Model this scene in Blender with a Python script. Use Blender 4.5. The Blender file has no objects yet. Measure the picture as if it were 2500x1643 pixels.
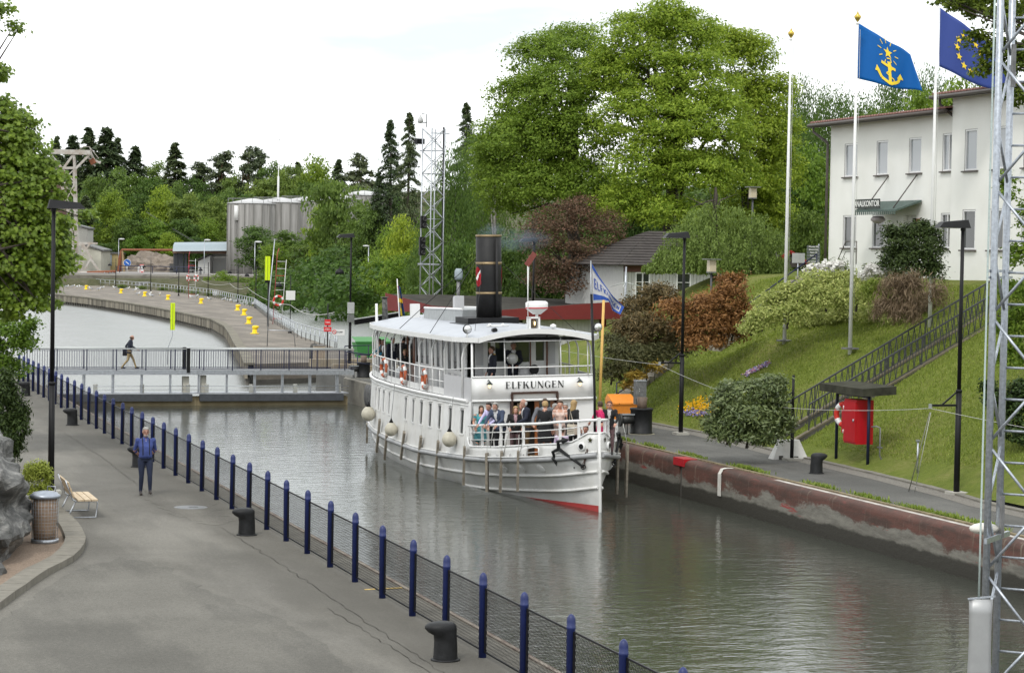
import bpy,math,random
import numpy as np
from mathutils import Vector,Matrix,kdtree
random.seed(7)
RNG=np.random.default_rng(11)
SC=bpy.context.scene
COL=SC.collection
PI=math.pi
# ------------------------------------------------------------------ camera
# frame of the place: Y runs up the canal (away), X across it (to the right), z = 0 is the quay
CF,CPITCH,CROLL,CYAW,CZ=5491.9,.0368267,.0173659,.3153096,6.5
def _basis():
 c,s=math.cos(CPITCH),math.sin(CPITCH)
 f=Vector((0,c,-s));u=Vector((0,s,c));r=Vector((1,0,0))
 cr,sr=math.cos(CROLL),math.sin(CROLL)
 r2=r*cr + u*sr;u2=-r*sr + u*cr
 m=Matrix.Rotation(-CYAW,3,'Z')
 return m @ r2,m @ u2,m @ f
CR,CU,CFW=_basis()
CAMP=Vector((0,0,CZ))
cam=bpy.data.cameras.new('camera');cam_o=bpy.data.objects.new('camera',cam);COL.objects.link(cam_o)
cam.sensor_width=36;cam.lens=CF/2500*36;cam.clip_start=.5;cam.clip_end=4000
mw=Matrix((CR,CU,-CFW)).transposed().to_4x4();mw.translation=CAMP
cam_o.matrix_world=mw
SC.camera=cam_o
# ------------------------------------------------------------------ sky, sun, exposure
W=bpy.data.worlds.new('World');SC.world=W;W.use_nodes=True
wn=W.node_tree.nodes;wl=W.node_tree.links;wn.clear()
SUN_EL,SUN_AZ=math.radians(50),math.radians(218)  # azimuth measured from +Y clockwise
wo=wn.new('ShaderNodeOutputWorld');bg=wn.new('ShaderNodeBackground');bg.inputs[1].default_value=.15
sk=wn.new('ShaderNodeTexSky');sk.sky_type='NISHITA';sk.sun_disc=False
sk.sun_elevation=SUN_EL;sk.sun_rotation=SUN_AZ
tc=wn.new('ShaderNodeTexCoord');mp=wn.new('ShaderNodeMapping');mp.inputs['Scale'].default_value=(1.2,1.2,5.0)
nz=wn.new('ShaderNodeTexNoise');nz.inputs['Scale'].default_value=1.6;nz.inputs['Detail'].default_value=7;nz.inputs['Roughness'].default_value=.55
rp=wn.new('ShaderNodeValToRGB');rp.color_ramp.elements[0].position=.34;rp.color_ramp.elements[0].color=(.8,.8,.8,1)
rp.color_ramp.elements[1].position=.56;rp.color_ramp.elements[1].color=(1,1,1,1)
cl=wn.new('ShaderNodeMix');cl.data_type='RGBA'
CLOUD=12.5
nz2=wn.new('ShaderNodeTexNoise');nz2.inputs['Scale'].default_value=2.6;nz2.inputs['Detail'].default_value=6
cc=wn.new('ShaderNodeValToRGB');cc.color_ramp.elements[0].position=.36;cc.color_ramp.elements[0].color=(.50,.535,.55,1)
cc.color_ramp.elements[1].position=.58;cc.color_ramp.elements[1].color=(1,1,1,1)
cm=wn.new('ShaderNodeMix');cm.data_type='RGBA';cm.blend_type='MULTIPLY';cm.inputs['Factor'].default_value=1;cm.inputs['B'].default_value=(CLOUD,CLOUD*1.01,CLOUD*1.01,1)
wl.new(mp.outputs[0],nz2.inputs['Vector']);wl.new(nz2.outputs[0],cc.inputs[0]);wl.new(cc.outputs[0],cm.inputs['A']);wl.new(cm.outputs['Result'],cl.inputs['B'])
for a,b in ((tc.outputs['Generated'],mp.inputs['Vector']),(mp.outputs[0],nz.inputs['Vector']),(nz.outputs[0],rp.inputs[0]),
             (rp.outputs[0],cl.inputs['Factor']),(sk.outputs[0],cl.inputs['A']),(cl.outputs['Result'],bg.inputs[0]),(bg.outputs[0],wo.inputs[0])):
 wl.new(a,b)
sd=bpy.data.lights.new('sun','SUN');sd.energy=1.5;sd.angle=math.radians(10);sd.color=(1,.97,.92)
so=bpy.data.objects.new('sun',sd);COL.objects.link(so)
sdir=Vector((math.sin(SUN_AZ)*math.cos(SUN_EL),math.cos(SUN_AZ)*math.cos(SUN_EL),math.sin(SUN_EL)))
so.rotation_euler=sdir.to_track_quat('Z','Y').to_euler();so.location=(0,0,60)
VS=SC.view_settings
VS.view_transform='Standard';VS.look='None';VS.exposure=0.0;VS.gamma=1;VS.use_curve_mapping=False
SC.cycles.max_bounces=6;SC.cycles.diffuse_bounces=3;SC.cycles.glossy_bounces=3;SC.cycles.transmission_bounces=4
SC.cycles.transparent_max_bounces=8;SC.cycles.use_denoising=True
SC.cycles.caustics_reflective=False;SC.cycles.caustics_refractive=False
# ------------------------------------------------------------------ points: where a line of sight meets a plane of the place
VV=1.05042
def ray(px,py): return CFW + CR*((px-1250)/CF) - CU*((py-821.5)/CF)
def G(px,py,z=0.0):
 r=ray(px*VV,py*VV);return CAMP + r*((z-CZ)/r.z)
def atX(px,py,X):
 r=ray(px*VV,py*VV);return CAMP + r*(X/r.x)
def atY(px,py,Y):
 r=ray(px*VV,py*VV);return CAMP + r*(Y/r.y)
def atD(px,py,D): return CAMP + ray(px*VV,py*VV)*D
# ------------------------------------------------------------------ materials
MATS={}
def nmat(name):
 m=bpy.data.materials.new(name);m.use_nodes=True
 n=m.node_tree.nodes;n.clear()
 o=n.new('ShaderNodeOutputMaterial');b=n.new('ShaderNodeBsdfPrincipled')
 m.node_tree.links.new(b.outputs[0],o.inputs[0]);MATS[name]=m
 return m,n,m.node_tree.links,b
def srgb(r,g,b):
 f=lambda c: c/12.92 if c <= .04045 else ((c+.055)/1.055)**2.4
 return tuple(f(x/255) for x in (r,g,b))
def M(name,col,rough=.6,metal=0.,var=.12,scale=6.,bump=0.,bscale=60.,col2=None,spec=.5,detail=5,orand=0.):
 """painted / stone / metal surface: base colour broken up by two noises"""
 if name in MATS: return MATS[name]
 m,n,l,b=nmat(name)
 b.inputs['Roughness'].default_value=rough;b.inputs['Metallic'].default_value=metal
 b.inputs['Specular IOR Level'].default_value=spec
 t=n.new('ShaderNodeTexCoord');z=n.new('ShaderNodeTexNoise');z.inputs['Scale'].default_value=scale
 z.inputs['Detail'].default_value=detail;z.inputs['Roughness'].default_value=.62
 l.new(t.outputs['Object'],z.inputs['Vector'])
 r=n.new('ShaderNodeValToRGB');r.color_ramp.elements[0].position=.3;r.color_ramp.elements[1].position=.7
 if col2 is None:
  c1=tuple(max(0,c*(1-var)) for c in col);c2=tuple(min(1,c*(1+var)) for c in col)
 else: c1,c2=col,col2
 r.color_ramp.elements[0].color=(*c1,1);r.color_ramp.elements[1].color=(*c2,1)
 l.new(z.outputs[0],r.inputs[0])
 if orand:
  oi=n.new('ShaderNodeObjectInfo');hv=n.new('ShaderNodeHueSaturation');mm=n.new('ShaderNodeMath');mm.operation='MULTIPLY_ADD';mm.inputs[1].default_value=orand;mm.inputs[2].default_value=1-orand/2
  l.new(oi.outputs['Random'],mm.inputs[0]);l.new(mm.outputs[0],hv.inputs['Value']);l.new(r.outputs[0],hv.inputs['Color']);l.new(hv.outputs[0],b.inputs['Base Color'])
 else: l.new(r.outputs[0],b.inputs['Base Color'])
 if bump:
  z2=n.new('ShaderNodeTexNoise');z2.inputs['Scale'].default_value=bscale;z2.inputs['Detail'].default_value=4
  l.new(t.outputs['Object'],z2.inputs['Vector'])
  bp=n.new('ShaderNodeBump');bp.inputs['Strength'].default_value=bump;bp.inputs['Distance'].default_value=.02
  l.new(z2.outputs[0],bp.inputs['Height']);l.new(bp.outputs[0],b.inputs['Normal'])
 return m
def leafmat(name,c_dark,c_light,trans=.35,vary=.35,rough=.55,spec=.25):
 if name in MATS: return MATS[name]
 m,n,l,b=nmat(name)
 g=n.new('ShaderNodeNewGeometry');oi=n.new('ShaderNodeObjectInfo')
 mx=n.new('ShaderNodeMix');mx.data_type='RGBA';mx.inputs['A'].default_value=(*c_dark,1);mx.inputs['B'].default_value=(*c_light,1)
 l.new(g.outputs['Random Per Island'],mx.inputs['Factor'])
 hs=n.new('ShaderNodeHueSaturation')
 ma=n.new('ShaderNodeMath');ma.operation='MULTIPLY_ADD';ma.inputs[1].default_value=vary;ma.inputs[2].default_value=1-vary/2
 l.new(oi.outputs['Random'],ma.inputs[0]);l.new(ma.outputs[0],hs.inputs['Value'])
 mb_=n.new('ShaderNodeMath');mb_.operation='MULTIPLY_ADD';mb_.inputs[1].default_value=-.03;mb_.inputs[2].default_value=.515
 l.new(oi.outputs['Random'],mb_.inputs[0]);l.new(mb_.outputs[0],hs.inputs['Hue'])
 l.new(mx.outputs['Result'],hs.inputs['Color']);l.new(hs.outputs[0],b.inputs['Base Color'])
 b.inputs['Roughness'].default_value=rough;b.inputs['Specular IOR Level'].default_value=spec
 tr=n.new('ShaderNodeBsdfTranslucent');l.new(hs.outputs[0],tr.inputs['Color'])
 ms=n.new('ShaderNodeMixShader');ms.inputs[0].default_value=trans
 out=[x for x in n if x.type == 'OUTPUT_MATERIAL'][0]
 l.new(b.outputs[0],ms.inputs[1]);l.new(tr.outputs[0],ms.inputs[2]);l.new(ms.outputs[0],out.inputs[0])
 return m
def glow(name,col,strength):
 m,n,l,b=nmat(name)
 b.inputs['Base Color'].default_value=(*col,1);b.inputs['Emission Color'].default_value=(*col,1);b.inputs['Emission Strength'].default_value=strength
 return m
# ------------------------------------------------------------------ mesh builder
class MB:
 def __init__(s): s.v=[];s.f=[];s.m=[];s.cur=0;s.smooth=[];s.sm=False
 def add(s,vs,fs):
  k=len(s.v);s.v.extend([tuple(p) for p in vs])
  for f in fs: s.f.append(tuple(i+k for i in f));s.m.append(s.cur);s.smooth.append(s.sm)
  return s
 def mat(s,i): s.cur=i;return s
 def box(s,c,d,rot=None,taper=1.0):
  hx,hy,hz=d[0]/2,d[1]/2,d[2]/2
  vs=[Vector((x*hx*(taper if z > 0 else 1),y*hy*(taper if z > 0 else 1),z*hz)) for z in (-1,1) for y in (-1,1) for x in (-1,1)]
  if rot is not None: vs=[rot @ p for p in vs]
  c=Vector(c)
  return s.add([p+c for p in vs],[(0,2,3,1),(4,5,7,6),(0,1,5,4),(2,6,7,3),(0,4,6,2),(1,3,7,5)])
 def span(s,lo,hi): return s.box([(a+b)/2 for a,b in zip(lo,hi)],[abs(b-a) for a,b in zip(lo,hi)])
 def cyl(s,a,b,r,r2=None,n=10,cap=True):
  return s.tube([a,b],[r,r if r2 is None else r2],n,cap)
 def tube(s,path,r,n=8,cap=True,closed=False):
  P=[Vector(p) for p in path];N=len(P)
  R=[r]*N if not hasattr(r,'__len__') else list(r)
  vs=[];prev=None
  for i,p in enumerate(P):
   if closed: d=P[(i+1) % N]-P[i-1]
   else: d=P[min(i+1,N-1)]-P[max(i-1,0)]
   if d.length < 1e-9: d=Vector((0,0,1))
   d.normalize()
   if prev is None:
    u=d.cross(Vector((0,0,1)))
    if u.length < .05: u=d.cross(Vector((0,1,0)))
   else: u=prev - d*prev.dot(d)
   u.normalize();prev=u;w=d.cross(u)
   for k in range(n):
    a=2*PI*k/n
    vs.append(p + (u*math.cos(a)+w*math.sin(a))*R[i])
  fs=[]
  for i in range(N if closed else N-1):
   j=(i+1) % N
   for k in range(n):
    q=(k+1) % n
    fs.append((i*n+k,i*n+q,j*n+q,j*n+k))
  if cap and not closed:
   fs.append(tuple(range(n-1,-1,-1)));fs.append(tuple((N-1)*n+k for k in range(n)))
  o=s.sm;s.sm=True;s.add(vs,fs);s.sm=o
  if cap and not closed: s.smooth[-1]=s.smooth[-2]=False
  return s
 def bar(s,a,b,w,h):
  """rectangular bar from a to b, w across, h upright"""
  a=Vector(a);b=Vector(b);d=(b-a);L=d.length;d.normalize()
  u=d.cross(Vector((0,0,1)))
  if u.length < .01: u=Vector((1,0,0))
  u.normalize();t=u.cross(d)
  m=Matrix((u,d,t)).transposed()
  return s.box((a+b)/2,(w,L,h),m)
 def lathe(s,prof,c=(0,0,0),n=16,rot=None):
  c=Vector(c);vs=[]
  for r,z in prof:
   for k in range(n):
    a=2*PI*k/n;p=Vector((r*math.cos(a),r*math.sin(a),z))
    vs.append((rot @ p if rot is not None else p)+c)
  N=len(prof);fs=[]
  for i in range(N-1):
   for k in range(n):
    q=(k+1) % n;fs.append((i*n+k,i*n+q,(i+1)*n+q,(i+1)*n+k))
  fs.append(tuple(range(n-1,-1,-1)));fs.append(tuple((N-1)*n+k for k in range(n)))
  o=s.sm;s.sm=True;s.add(vs,fs);s.sm=o;s.smooth[-1]=s.smooth[-2]=False
  return s
 def ball(s,c,r,n=12,m=8,rot=None):
  r=(r,r,r) if not hasattr(r,'__len__') else r
  vs=[];c=Vector(c)
  for i in range(m+1):
   t=PI*i/m
   for k in range(n):
    a=2*PI*k/n;p=Vector((r[0]*math.sin(t)*math.cos(a),r[1]*math.sin(t)*math.sin(a),r[2]*math.cos(t)))
    vs.append((rot @ p if rot is not None else p)+c)
  fs=[(i*n+k,(i+1)*n+k,(i+1)*n+(k+1) % n,i*n+(k+1) % n) for i in range(m) for k in range(n)]
  o=s.sm;s.sm=True;s.add(vs,fs);s.sm=o
  return s
 def prism(s,poly,z0,z1):
  """poly: xy list; z0/z1 number or list"""
  n=len(poly);a=z0 if hasattr(z0,'__len__') else [z0]*n;b=z1 if hasattr(z1,'__len__') else [z1]*n
  vs=[(p[0],p[1],a[i]) for i,p in enumerate(poly)]+[(p[0],p[1],b[i]) for i,p in enumerate(poly)]
  fs=[tuple(range(n-1,-1,-1)),tuple(range(n,2*n))]+[(i,(i+1) % n,n+(i+1) % n,n+i) for i in range(n)]
  return s.add(vs,fs)
 def slab(s,pts,thick,nrm):
  """flat polygon pts (3d) given thickness along nrm"""
  nrm=Vector(nrm)*thick;n=len(pts);P=[Vector(p) for p in pts]
  vs=P+[p+nrm for p in P]
  return s.add(vs,[tuple(range(n-1,-1,-1)),tuple(range(n,2*n))]+[(i,(i+1) % n,n+(i+1) % n,n+i) for i in range(n)])
 def loft(s,rings,closed=True,cap=True):
  n=len(rings[0]);vs=[p for r in rings for p in r];fs=[]
  for i in range(len(rings)-1):
   for k in range(n if closed else n-1):
    q=(k+1) % n;fs.append((i*n+k,i*n+q,(i+1)*n+q,(i+1)*n+k))
  if cap and closed:
   fs.append(tuple(range(n-1,-1,-1)));fs.append(tuple((len(rings)-1)*n+k for k in range(n)))
  return s.add(vs,fs)
 def mesh(s,name,mats):
  me=bpy.data.meshes.new(name);me.from_pydata(s.v,[],s.f)
  for m in (mats if isinstance(mats,(list,tuple)) else [mats]): me.materials.append(m)
  me.polygons.foreach_set('material_index',s.m);me.polygons.foreach_set('use_smooth',s.smooth)
  me.update();return me
 def build(s,name,mats,parent=None,loc=None):
  o=bpy.data.objects.new(name,s.mesh(name,mats));COL.objects.link(o)
  if parent is not None: o.parent=parent
  if loc is not None: o.location=loc
  return o
def tag(o,label=None,cat=None,group=None,kind=None):
 if label: o['label']=label
 if cat: o['category']=cat
 if group: o['group']=group
 if kind: o['kind']=kind
 return o
def thing(name,label,cat,loc=(0,0,0),rz=0.,group=None):
 o=bpy.data.objects.new(name,None);COL.objects.link(o);o.empty_display_size=.2
 o.location=loc;o.rotation_euler=(0,0,rz)
 return tag(o,label,cat,group)
def link(name,me,parent=None,loc=(0,0,0),rz=0.,scale=None):
 o=bpy.data.objects.new(name,me);COL.objects.link(o);o.parent=parent;o.location=loc
 if rz: o.rotation_euler=(0,0,rz)
 if scale is not None: o.scale=scale
 return o
def copy_tree(o,parent=None):
 kids=[c for c in o.children]
 c=o.copy();COL.objects.link(c);c.parent=parent
 for k in kids: copy_tree(k,c)
 return c
def fastmesh(name,verts,quads,mat,smooth=False):
 """numpy mesh of quads (n,4) or triangles (n,3)"""
 me=bpy.data.meshes.new(name);k=quads.shape[1]
 me.vertices.add(len(verts));me.vertices.foreach_set('co',np.ascontiguousarray(verts,dtype=np.float32).ravel())
 me.loops.add(quads.size);me.loops.foreach_set('vertex_index',np.ascontiguousarray(quads,dtype=np.int32).ravel())
 me.polygons.add(len(quads));me.polygons.foreach_set('loop_start',np.arange(0,quads.size,k,dtype=np.int32))
 if smooth: me.polygons.foreach_set('use_smooth',np.ones(len(quads),dtype=bool))
 me.update(calc_edges=True)
 for m in (mat if isinstance(mat,(list,tuple)) else [mat]): me.materials.append(m)
 return me
def text_mesh(name,txt,size,mat,parent,loc,rot,font_bold=False,sx=1.0,extrude=.003,align='CENTER'):
 cu=bpy.data.curves.new(name,'FONT');cu.body=txt;cu.size=size;cu.align_x=align;cu.align_y='CENTER';cu.extrude=extrude
 if font_bold: cu.offset=size*.02
 t=bpy.data.objects.new(name+'_t',cu);COL.objects.link(t)
 dg=bpy.context.evaluated_depsgraph_get()
 me=bpy.data.meshes.new_from_object(t.evaluated_get(dg));bpy.data.objects.remove(t);bpy.data.curves.remove(cu)
 me.name=name;me.materials.clear();me.materials.append(mat)
 o=bpy.data.objects.new(name,me);COL.objects.link(o);o.parent=parent;o.location=loc;o.rotation_euler=rot;o.scale=(sx,1,1)
 return o
# ================================================================== SETTING
WZ=-1.2  # water level
XL,XR=11.62,27.5  # lock wall faces
def tri_noise(seed):
 r=np.random.default_rng(seed);a=r.uniform(0,6.28,12);k=r.normal(size=(12,2))
 def f(x,y):
  s=0
  for i in range(12): s += math.sin(k[i,0]*x+k[i,1]*y+a[i])
  return s/5
 return f
_tn=tri_noise(3)
def right_h(X,Y):
 """lawn bank and terrace on the right of the canal"""
 t=min(max((Y-70.2)/2.6,0),1)
 steep=np.interp(X,[32.3,32.8,34,36.9,39.8,42,60,90],[.02,.15,.85,2.45,4.1,5.4,6.0,9.0])
 gent=np.interp(X,[32.3,32.8,34,36.9,39.5,43,60,90],[.02,.16,1.0,3.25,4.1,5.75,6.3,9.0])
 h=steep*(1-t)+gent*t
 if Y > 81.5:
  u=min((Y-81.5)/3.5,1);h=h*(1-u)+np.interp(X,[32.3,32.7,35.2,37.3,41.4,43,60,90],[.02,.18,1.9,2.55,5.45,5.75,6.3,9.0])*u
 if Y > 98:  # beyond the stairs the bank falls back behind the boat house
  u=min((Y-98)/22,1);h=h*(1-u)+np.interp(X,[33,40,52,75,110,200],[.15,.6,4.0,6.0,12,22])*u
 return float(h)+.05*_tn(X*.7,Y*.7)*min(max((X-32.8)/2,0),1)
def far_h(X,Y):
 """far bank beyond the basins, rising to the wooded hill"""
 b=.9
 hill=max(0,Y-520+max(0,(150-X))*0.25)*.09
 side=max(0,X-82-max(0,(Y-300))*.12)*.14
 return min(b+hill+side,26)+.4*_tn(X*.06,Y*.06)
def grid_mesh(name,xs,ys,hf,mat):
 xs=np.asarray(xs);ys=np.asarray(ys)
 v=np.array([(x,y,hf(x,y)) for y in ys for x in xs]);n=len(xs)
 q=np.array([(j*n+i,j*n+i+1,(j+1)*n+i+1,(j+1)*n+i) for j in range(len(ys)-1) for i in range(n-1)])
 return fastmesh(name,v,q,mat,True)
# ---------------------------------------------------------------- materials of the ground
def asphalt(name,c1,c2,stain=(.09,.085,.075),edge=None):
 m,n,l,b=nmat(name);t=n.new('ShaderNodeTexCoord')
 def noise(sc,det=5,mapping=None,rough=.6):
  z=n.new('ShaderNodeTexNoise');z.inputs['Scale'].default_value=sc;z.inputs['Detail'].default_value=det;z.inputs['Roughness'].default_value=rough
  if mapping:
   mp_=n.new('ShaderNodeMapping');mp_.inputs['Scale'].default_value=mapping;l.new(t.outputs['Object'],mp_.inputs[0]);l.new(mp_.outputs[0],z.inputs['Vector'])
  else: l.new(t.outputs['Object'],z.inputs['Vector'])
  return z
 def ramp(z,p0,p1,a,bb):
  r=n.new('ShaderNodeValToRGB');r.color_ramp.elements[0].position=p0;r.color_ramp.elements[1].position=p1
  r.color_ramp.elements[0].color=(*a,1);r.color_ramp.elements[1].color=(*bb,1);l.new(z.outputs[0],r.inputs[0]);return r
 def mix(a,bb,fac,mode='MIX'):
  x=n.new('ShaderNodeMix');x.data_type='RGBA';x.blend_type=mode
  l.new(a,x.inputs['A']);l.new(bb,x.inputs['B'])
  if isinstance(fac,float): x.inputs['Factor'].default_value=fac
  else: l.new(fac,x.inputs['Factor'])
  return x.outputs['Result']
 big=ramp(noise(.28,7,rough=.65),.36,.64,c1,c2)
 patches=ramp(noise(.5,6,(1,.22,1)),.46,.58,(.72,)*3,(1.08,)*3)
 grit=ramp(noise(60,3),.3,.7,(.5,)*3,(1.45,)*3)
 st=ramp(noise(.9,8,(1,.35,1),.75),.6,.72,(0,)*3,(1,)*3)
 c=mix(big.outputs[0],patches.outputs[0],.75,'MULTIPLY');c=mix(c,grit.outputs[0],.8,'MULTIPLY');c=mix(c,ramp(noise(13,6,rough=.75),.32,.68,(.72,)*3,(1.26,)*3).outputs[0],.8,'MULTIPLY')
 sc_=n.new('ShaderNodeRGB');sc_.outputs[0].default_value=(*stain,1)
 f=n.new('ShaderNodeMath');f.operation='MULTIPLY';f.inputs[1].default_value=.55;l.new(st.outputs[0],f.inputs[0])
 c=mix(c,sc_.outputs[0],f.outputs[0])
 if edge:  # trodden, darker strip beside the fence
  sx=n.new('ShaderNodeSeparateXYZ');l.new(t.outputs['Object'],sx.inputs[0]);e1=n.new('ShaderNodeMath');e1.operation='MULTIPLY_ADD';e1.inputs[1].default_value=2.6
  l.new(noise(.45,7,(1,.3,1)).outputs[0],e1.inputs[0]);l.new(sx.outputs['X'],e1.inputs[2]);e2=n.new('ShaderNodeMapRange');e2.interpolation_type='SMOOTHSTEP';e2.inputs['From Min'].default_value=edge+1.1;e2.inputs['From Max'].default_value=edge+1.7;e2.inputs['To Max'].default_value=.5
  l.new(e1.outputs[0],e2.inputs['Value']);dk0=n.new('ShaderNodeRGB');dk0.outputs[0].default_value=(*stain,1);c=mix(c,dk0.outputs[0],e2.outputs[0])
 # hair cracks
 vo=n.new('ShaderNodeTexVoronoi');vo.feature='DISTANCE_TO_EDGE';vo.inputs['Scale'].default_value=.09
 zz=noise(1.1,5);av=n.new('ShaderNodeMix');av.data_type='RGBA';av.inputs['Factor'].default_value=.35
 l.new(t.outputs['Object'],av.inputs['A']);l.new(zz.outputs['Color'],av.inputs['B']);l.new(av.outputs['Result'],vo.inputs['Vector'])
 cr_=n.new('ShaderNodeMath');cr_.operation='LESS_THAN';cr_.inputs[1].default_value=.0012;l.new(vo.outputs['Distance'],cr_.inputs[0])
 cf=n.new('ShaderNodeMath');cf.operation='MULTIPLY';cf.inputs[1].default_value=.14;l.new(cr_.outputs[0],cf.inputs[0])
 dk=n.new('ShaderNodeRGB');dk.outputs[0].default_value=(.05,.048,.042,1)
 c=mix(c,dk.outputs[0],cf.outputs[0])
 l.new(c,b.inputs['Base Color']);b.inputs['Roughness'].default_value=.88
 bp=n.new('ShaderNodeBump');bp.inputs['Strength'].default_value=.5;bp.inputs['Distance'].default_value=.012
 l.new(noise(140,3).outputs[0],bp.inputs['Height']);l.new(bp.outputs[0],b.inputs['Normal'])
 return m
ASPH=asphalt('asphalt_quay',(.128,.12,.101),(.178,.168,.145),(.075,.069,.056),9.1)
ASPH2=asphalt('asphalt_right_quay',(.092,.09,.082),(.135,.132,.12),(.15,.142,.12))
CONC=M('concrete',(.18,.168,.14),.85,var=.28,scale=1.6,bump=.35,bscale=40)
CONC_D=M('concrete_dark',(.085,.08,.07),.85,var=.4,scale=1.3,bump=.4,bscale=30)
CONC_L=M('concrete_pale',(.40,.385,.34),.85,var=.2,scale=2.5,bump=.3,bscale=50)
STEEL=M('galvanised_steel',(.42,.44,.47),.42,.75,var=.22,scale=14)
STEEL_D=M('weathered_steel',(.20,.20,.20),.5,.5,var=.3,scale=9)
BLACK=M('black_paint',(.008,.008,.009),.5,var=.3,spec=.25)
CAST=M('black_cast_iron',(.014,.0145,.0155),.55,var=.4,scale=8,bump=.25,bscale=35,spec=.3)
BLUE=M('blue_post_paint',srgb(27,40,92),.45,var=.16,scale=9)
NAVY=M('navy_paint',srgb(22,28,60),.45,var=.2)
WHITEP=M('white_paint',(.72,.72,.71),.4,var=.04,scale=4)
REDP=M('red_paint',srgb(176,18,32),.35,var=.06)
YELP=M('yellow_paint',srgb(240,205,30),.45,var=.1,scale=9)
RUST=M('rusty_paint',srgb(150,92,60),.7,col2=srgb(110,62,42),scale=5)
WOODG=M('grey_weathered_wood',(.25,.22,.175),.85,var=.35,scale=7,bump=.5,bscale=25)
EARTH=M('bare_earth',(.10,.08,.055),.95,var=.4,scale=2)
GLASS=None
def glass_dark(name,col=(.03,.035,.035),rough=.06):
 m,n,l,b=nmat(name);b.inputs['Base Color'].default_value=(*col,1);b.inputs['Roughness'].default_value=rough
 b.inputs['Specular IOR Level'].default_value=.8;return m
PANE=glass_dark('window_glass');PANE_L=glass_dark('window_glass_curtain',(.32,.34,.36),.12)
# grass: colour from noises, patches of dry straw on the bank
def grassmat(name,g1,g2,dry,amount=.5):
 m,n,l,b=nmat(name);t=n.new('ShaderNodeTexCoord')
 def nz_(sc,det,mp_=None):
  z=n.new('ShaderNodeTexNoise');z.inputs['Scale'].default_value=sc;z.inputs['Detail'].default_value=det;z.inputs['Roughness'].default_value=.68
  if mp_:
   q=n.new('ShaderNodeMapping');q.inputs['Scale'].default_value=mp_;l.new(t.outputs['Object'],q.inputs[0]);l.new(q.outputs[0],z.inputs['Vector'])
  else: l.new(t.outputs['Object'],z.inputs['Vector'])
  return z
 def rp_(z,a,b_,c1,c2):
  r=n.new('ShaderNodeValToRGB');r.color_ramp.elements[0].position=a;r.color_ramp.elements[1].position=b_
  r.color_ramp.elements[0].color=(*c1,1);r.color_ramp.elements[1].color=(*c2,1);l.new(z.outputs[0],r.inputs[0]);return r
 base=rp_(nz_(3.0,8),.3,.7,g1,g2)
 d=rp_(nz_(.42,6),.46,.66,(0,)*3,(1,)*3);d2=rp_(nz_(9,4,(1,.4,.4)),.35,.65,(.1,)*3,(1,)*3)
 mu=n.new('ShaderNodeMath');mu.operation='MULTIPLY';l.new(d.outputs[0],mu.inputs[0]);l.new(d2.outputs[0],mu.inputs[1])
 mu2=n.new('ShaderNodeMath');mu2.operation='MULTIPLY';mu2.inputs[1].default_value=amount;l.new(mu.outputs[0],mu2.inputs[0])
 x=n.new('ShaderNodeMix');x.data_type='RGBA';l.new(mu2.outputs[0],x.inputs['Factor']);l.new(base.outputs[0],x.inputs['A']);x.inputs['B'].default_value=(*dry,1)
 l.new(x.outputs['Result'],b.inputs['Base Color']);b.inputs['Roughness'].default_value=.9;b.inputs['Specular IOR Level'].default_value=.15
 bp=n.new('ShaderNodeBump');bp.inputs['Strength'].default_value=1.0;bp.inputs['Distance'].default_value=.06
 l.new(nz_(26,5).outputs[0],bp.inputs['Height']);l.new(bp.outputs[0],b.inputs['Normal'])
 return m
LAWN=grassmat('lawn',(.10,.135,.02),(.165,.20,.036),(.26,.235,.09),.75)
WILD=grassmat('rough_ground',(.05,.055,.022),(.09,.09,.045),(.16,.14,.11),1.0)
# ---------------------------------------------------------------- water
def water_mat(nm,rough,dist,col,ior):
 m,n,l,b=nmat(nm);t=n.new('ShaderNodeTexCoord')
 b.inputs['Base Color'].default_value=(*col,1);b.inputs['Roughness'].default_value=rough;b.inputs['IOR'].default_value=ior
 b.inputs['Specular IOR Level'].default_value=.5
 def nz_(sc,det,mp_,dist):
  q=n.new('ShaderNodeMapping');q.inputs['Scale'].default_value=mp_;q.inputs['Rotation'].default_value=(0,0,.35);l.new(t.outputs['Object'],q.inputs[0])
  z=n.new('ShaderNodeTexNoise');z.inputs['Scale'].default_value=sc;z.inputs['Detail'].default_value=det;z.inputs['Distortion'].default_value=dist
  l.new(q.outputs[0],z.inputs['Vector']);return z.outputs[0]
 a=nz_(1.5,3,(.75,1.5,1),.4);c=nz_(6.5,3,(.8,1.4,1),.3);patch=nz_(.10,3,(1,1,1),0)
 r=n.new('ShaderNodeMapRange');r.inputs['From Min'].default_value=.35;r.inputs['From Max'].default_value=.65;r.inputs['To Min'].default_value=.5;r.inputs['To Max'].default_value=1.0
 l.new(patch,r.inputs['Value'])
 s1=n.new('ShaderNodeMath');s1.operation='MULTIPLY_ADD';s1.inputs[1].default_value=.42;l.new(c,s1.inputs[0]);l.new(a,s1.inputs[2])
 bp=n.new('ShaderNodeBump');bp.inputs['Distance'].default_value=dist
 l.new(s1.outputs[0],bp.inputs['Height']);l.new(r.outputs[0],bp.inputs['Strength']);l.new(bp.outputs[0],b.inputs['Normal'])
 return m
WATER=water_mat('chamber_water',.07,.025,(.052,.056,.045),1.5);WATER2=water_mat('upper_water',.27,.075,(.16,.168,.156),1.48)
for nm,lab,y0,y1,mt in (('lock_water','sheltered dark water in the lock chamber mirroring trees and sky',-60,110,WATER),('canal_water','bright rippled canal water above the lock',110,700,WATER2)):
 wv=np.array([(x,y,WZ) for y in (y0,y1) for x in (-400,500)]);tag(link(nm,fastmesh(nm,wv,np.array([(0,1,3,2)]),mt)),lab,kind='structure')
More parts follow.
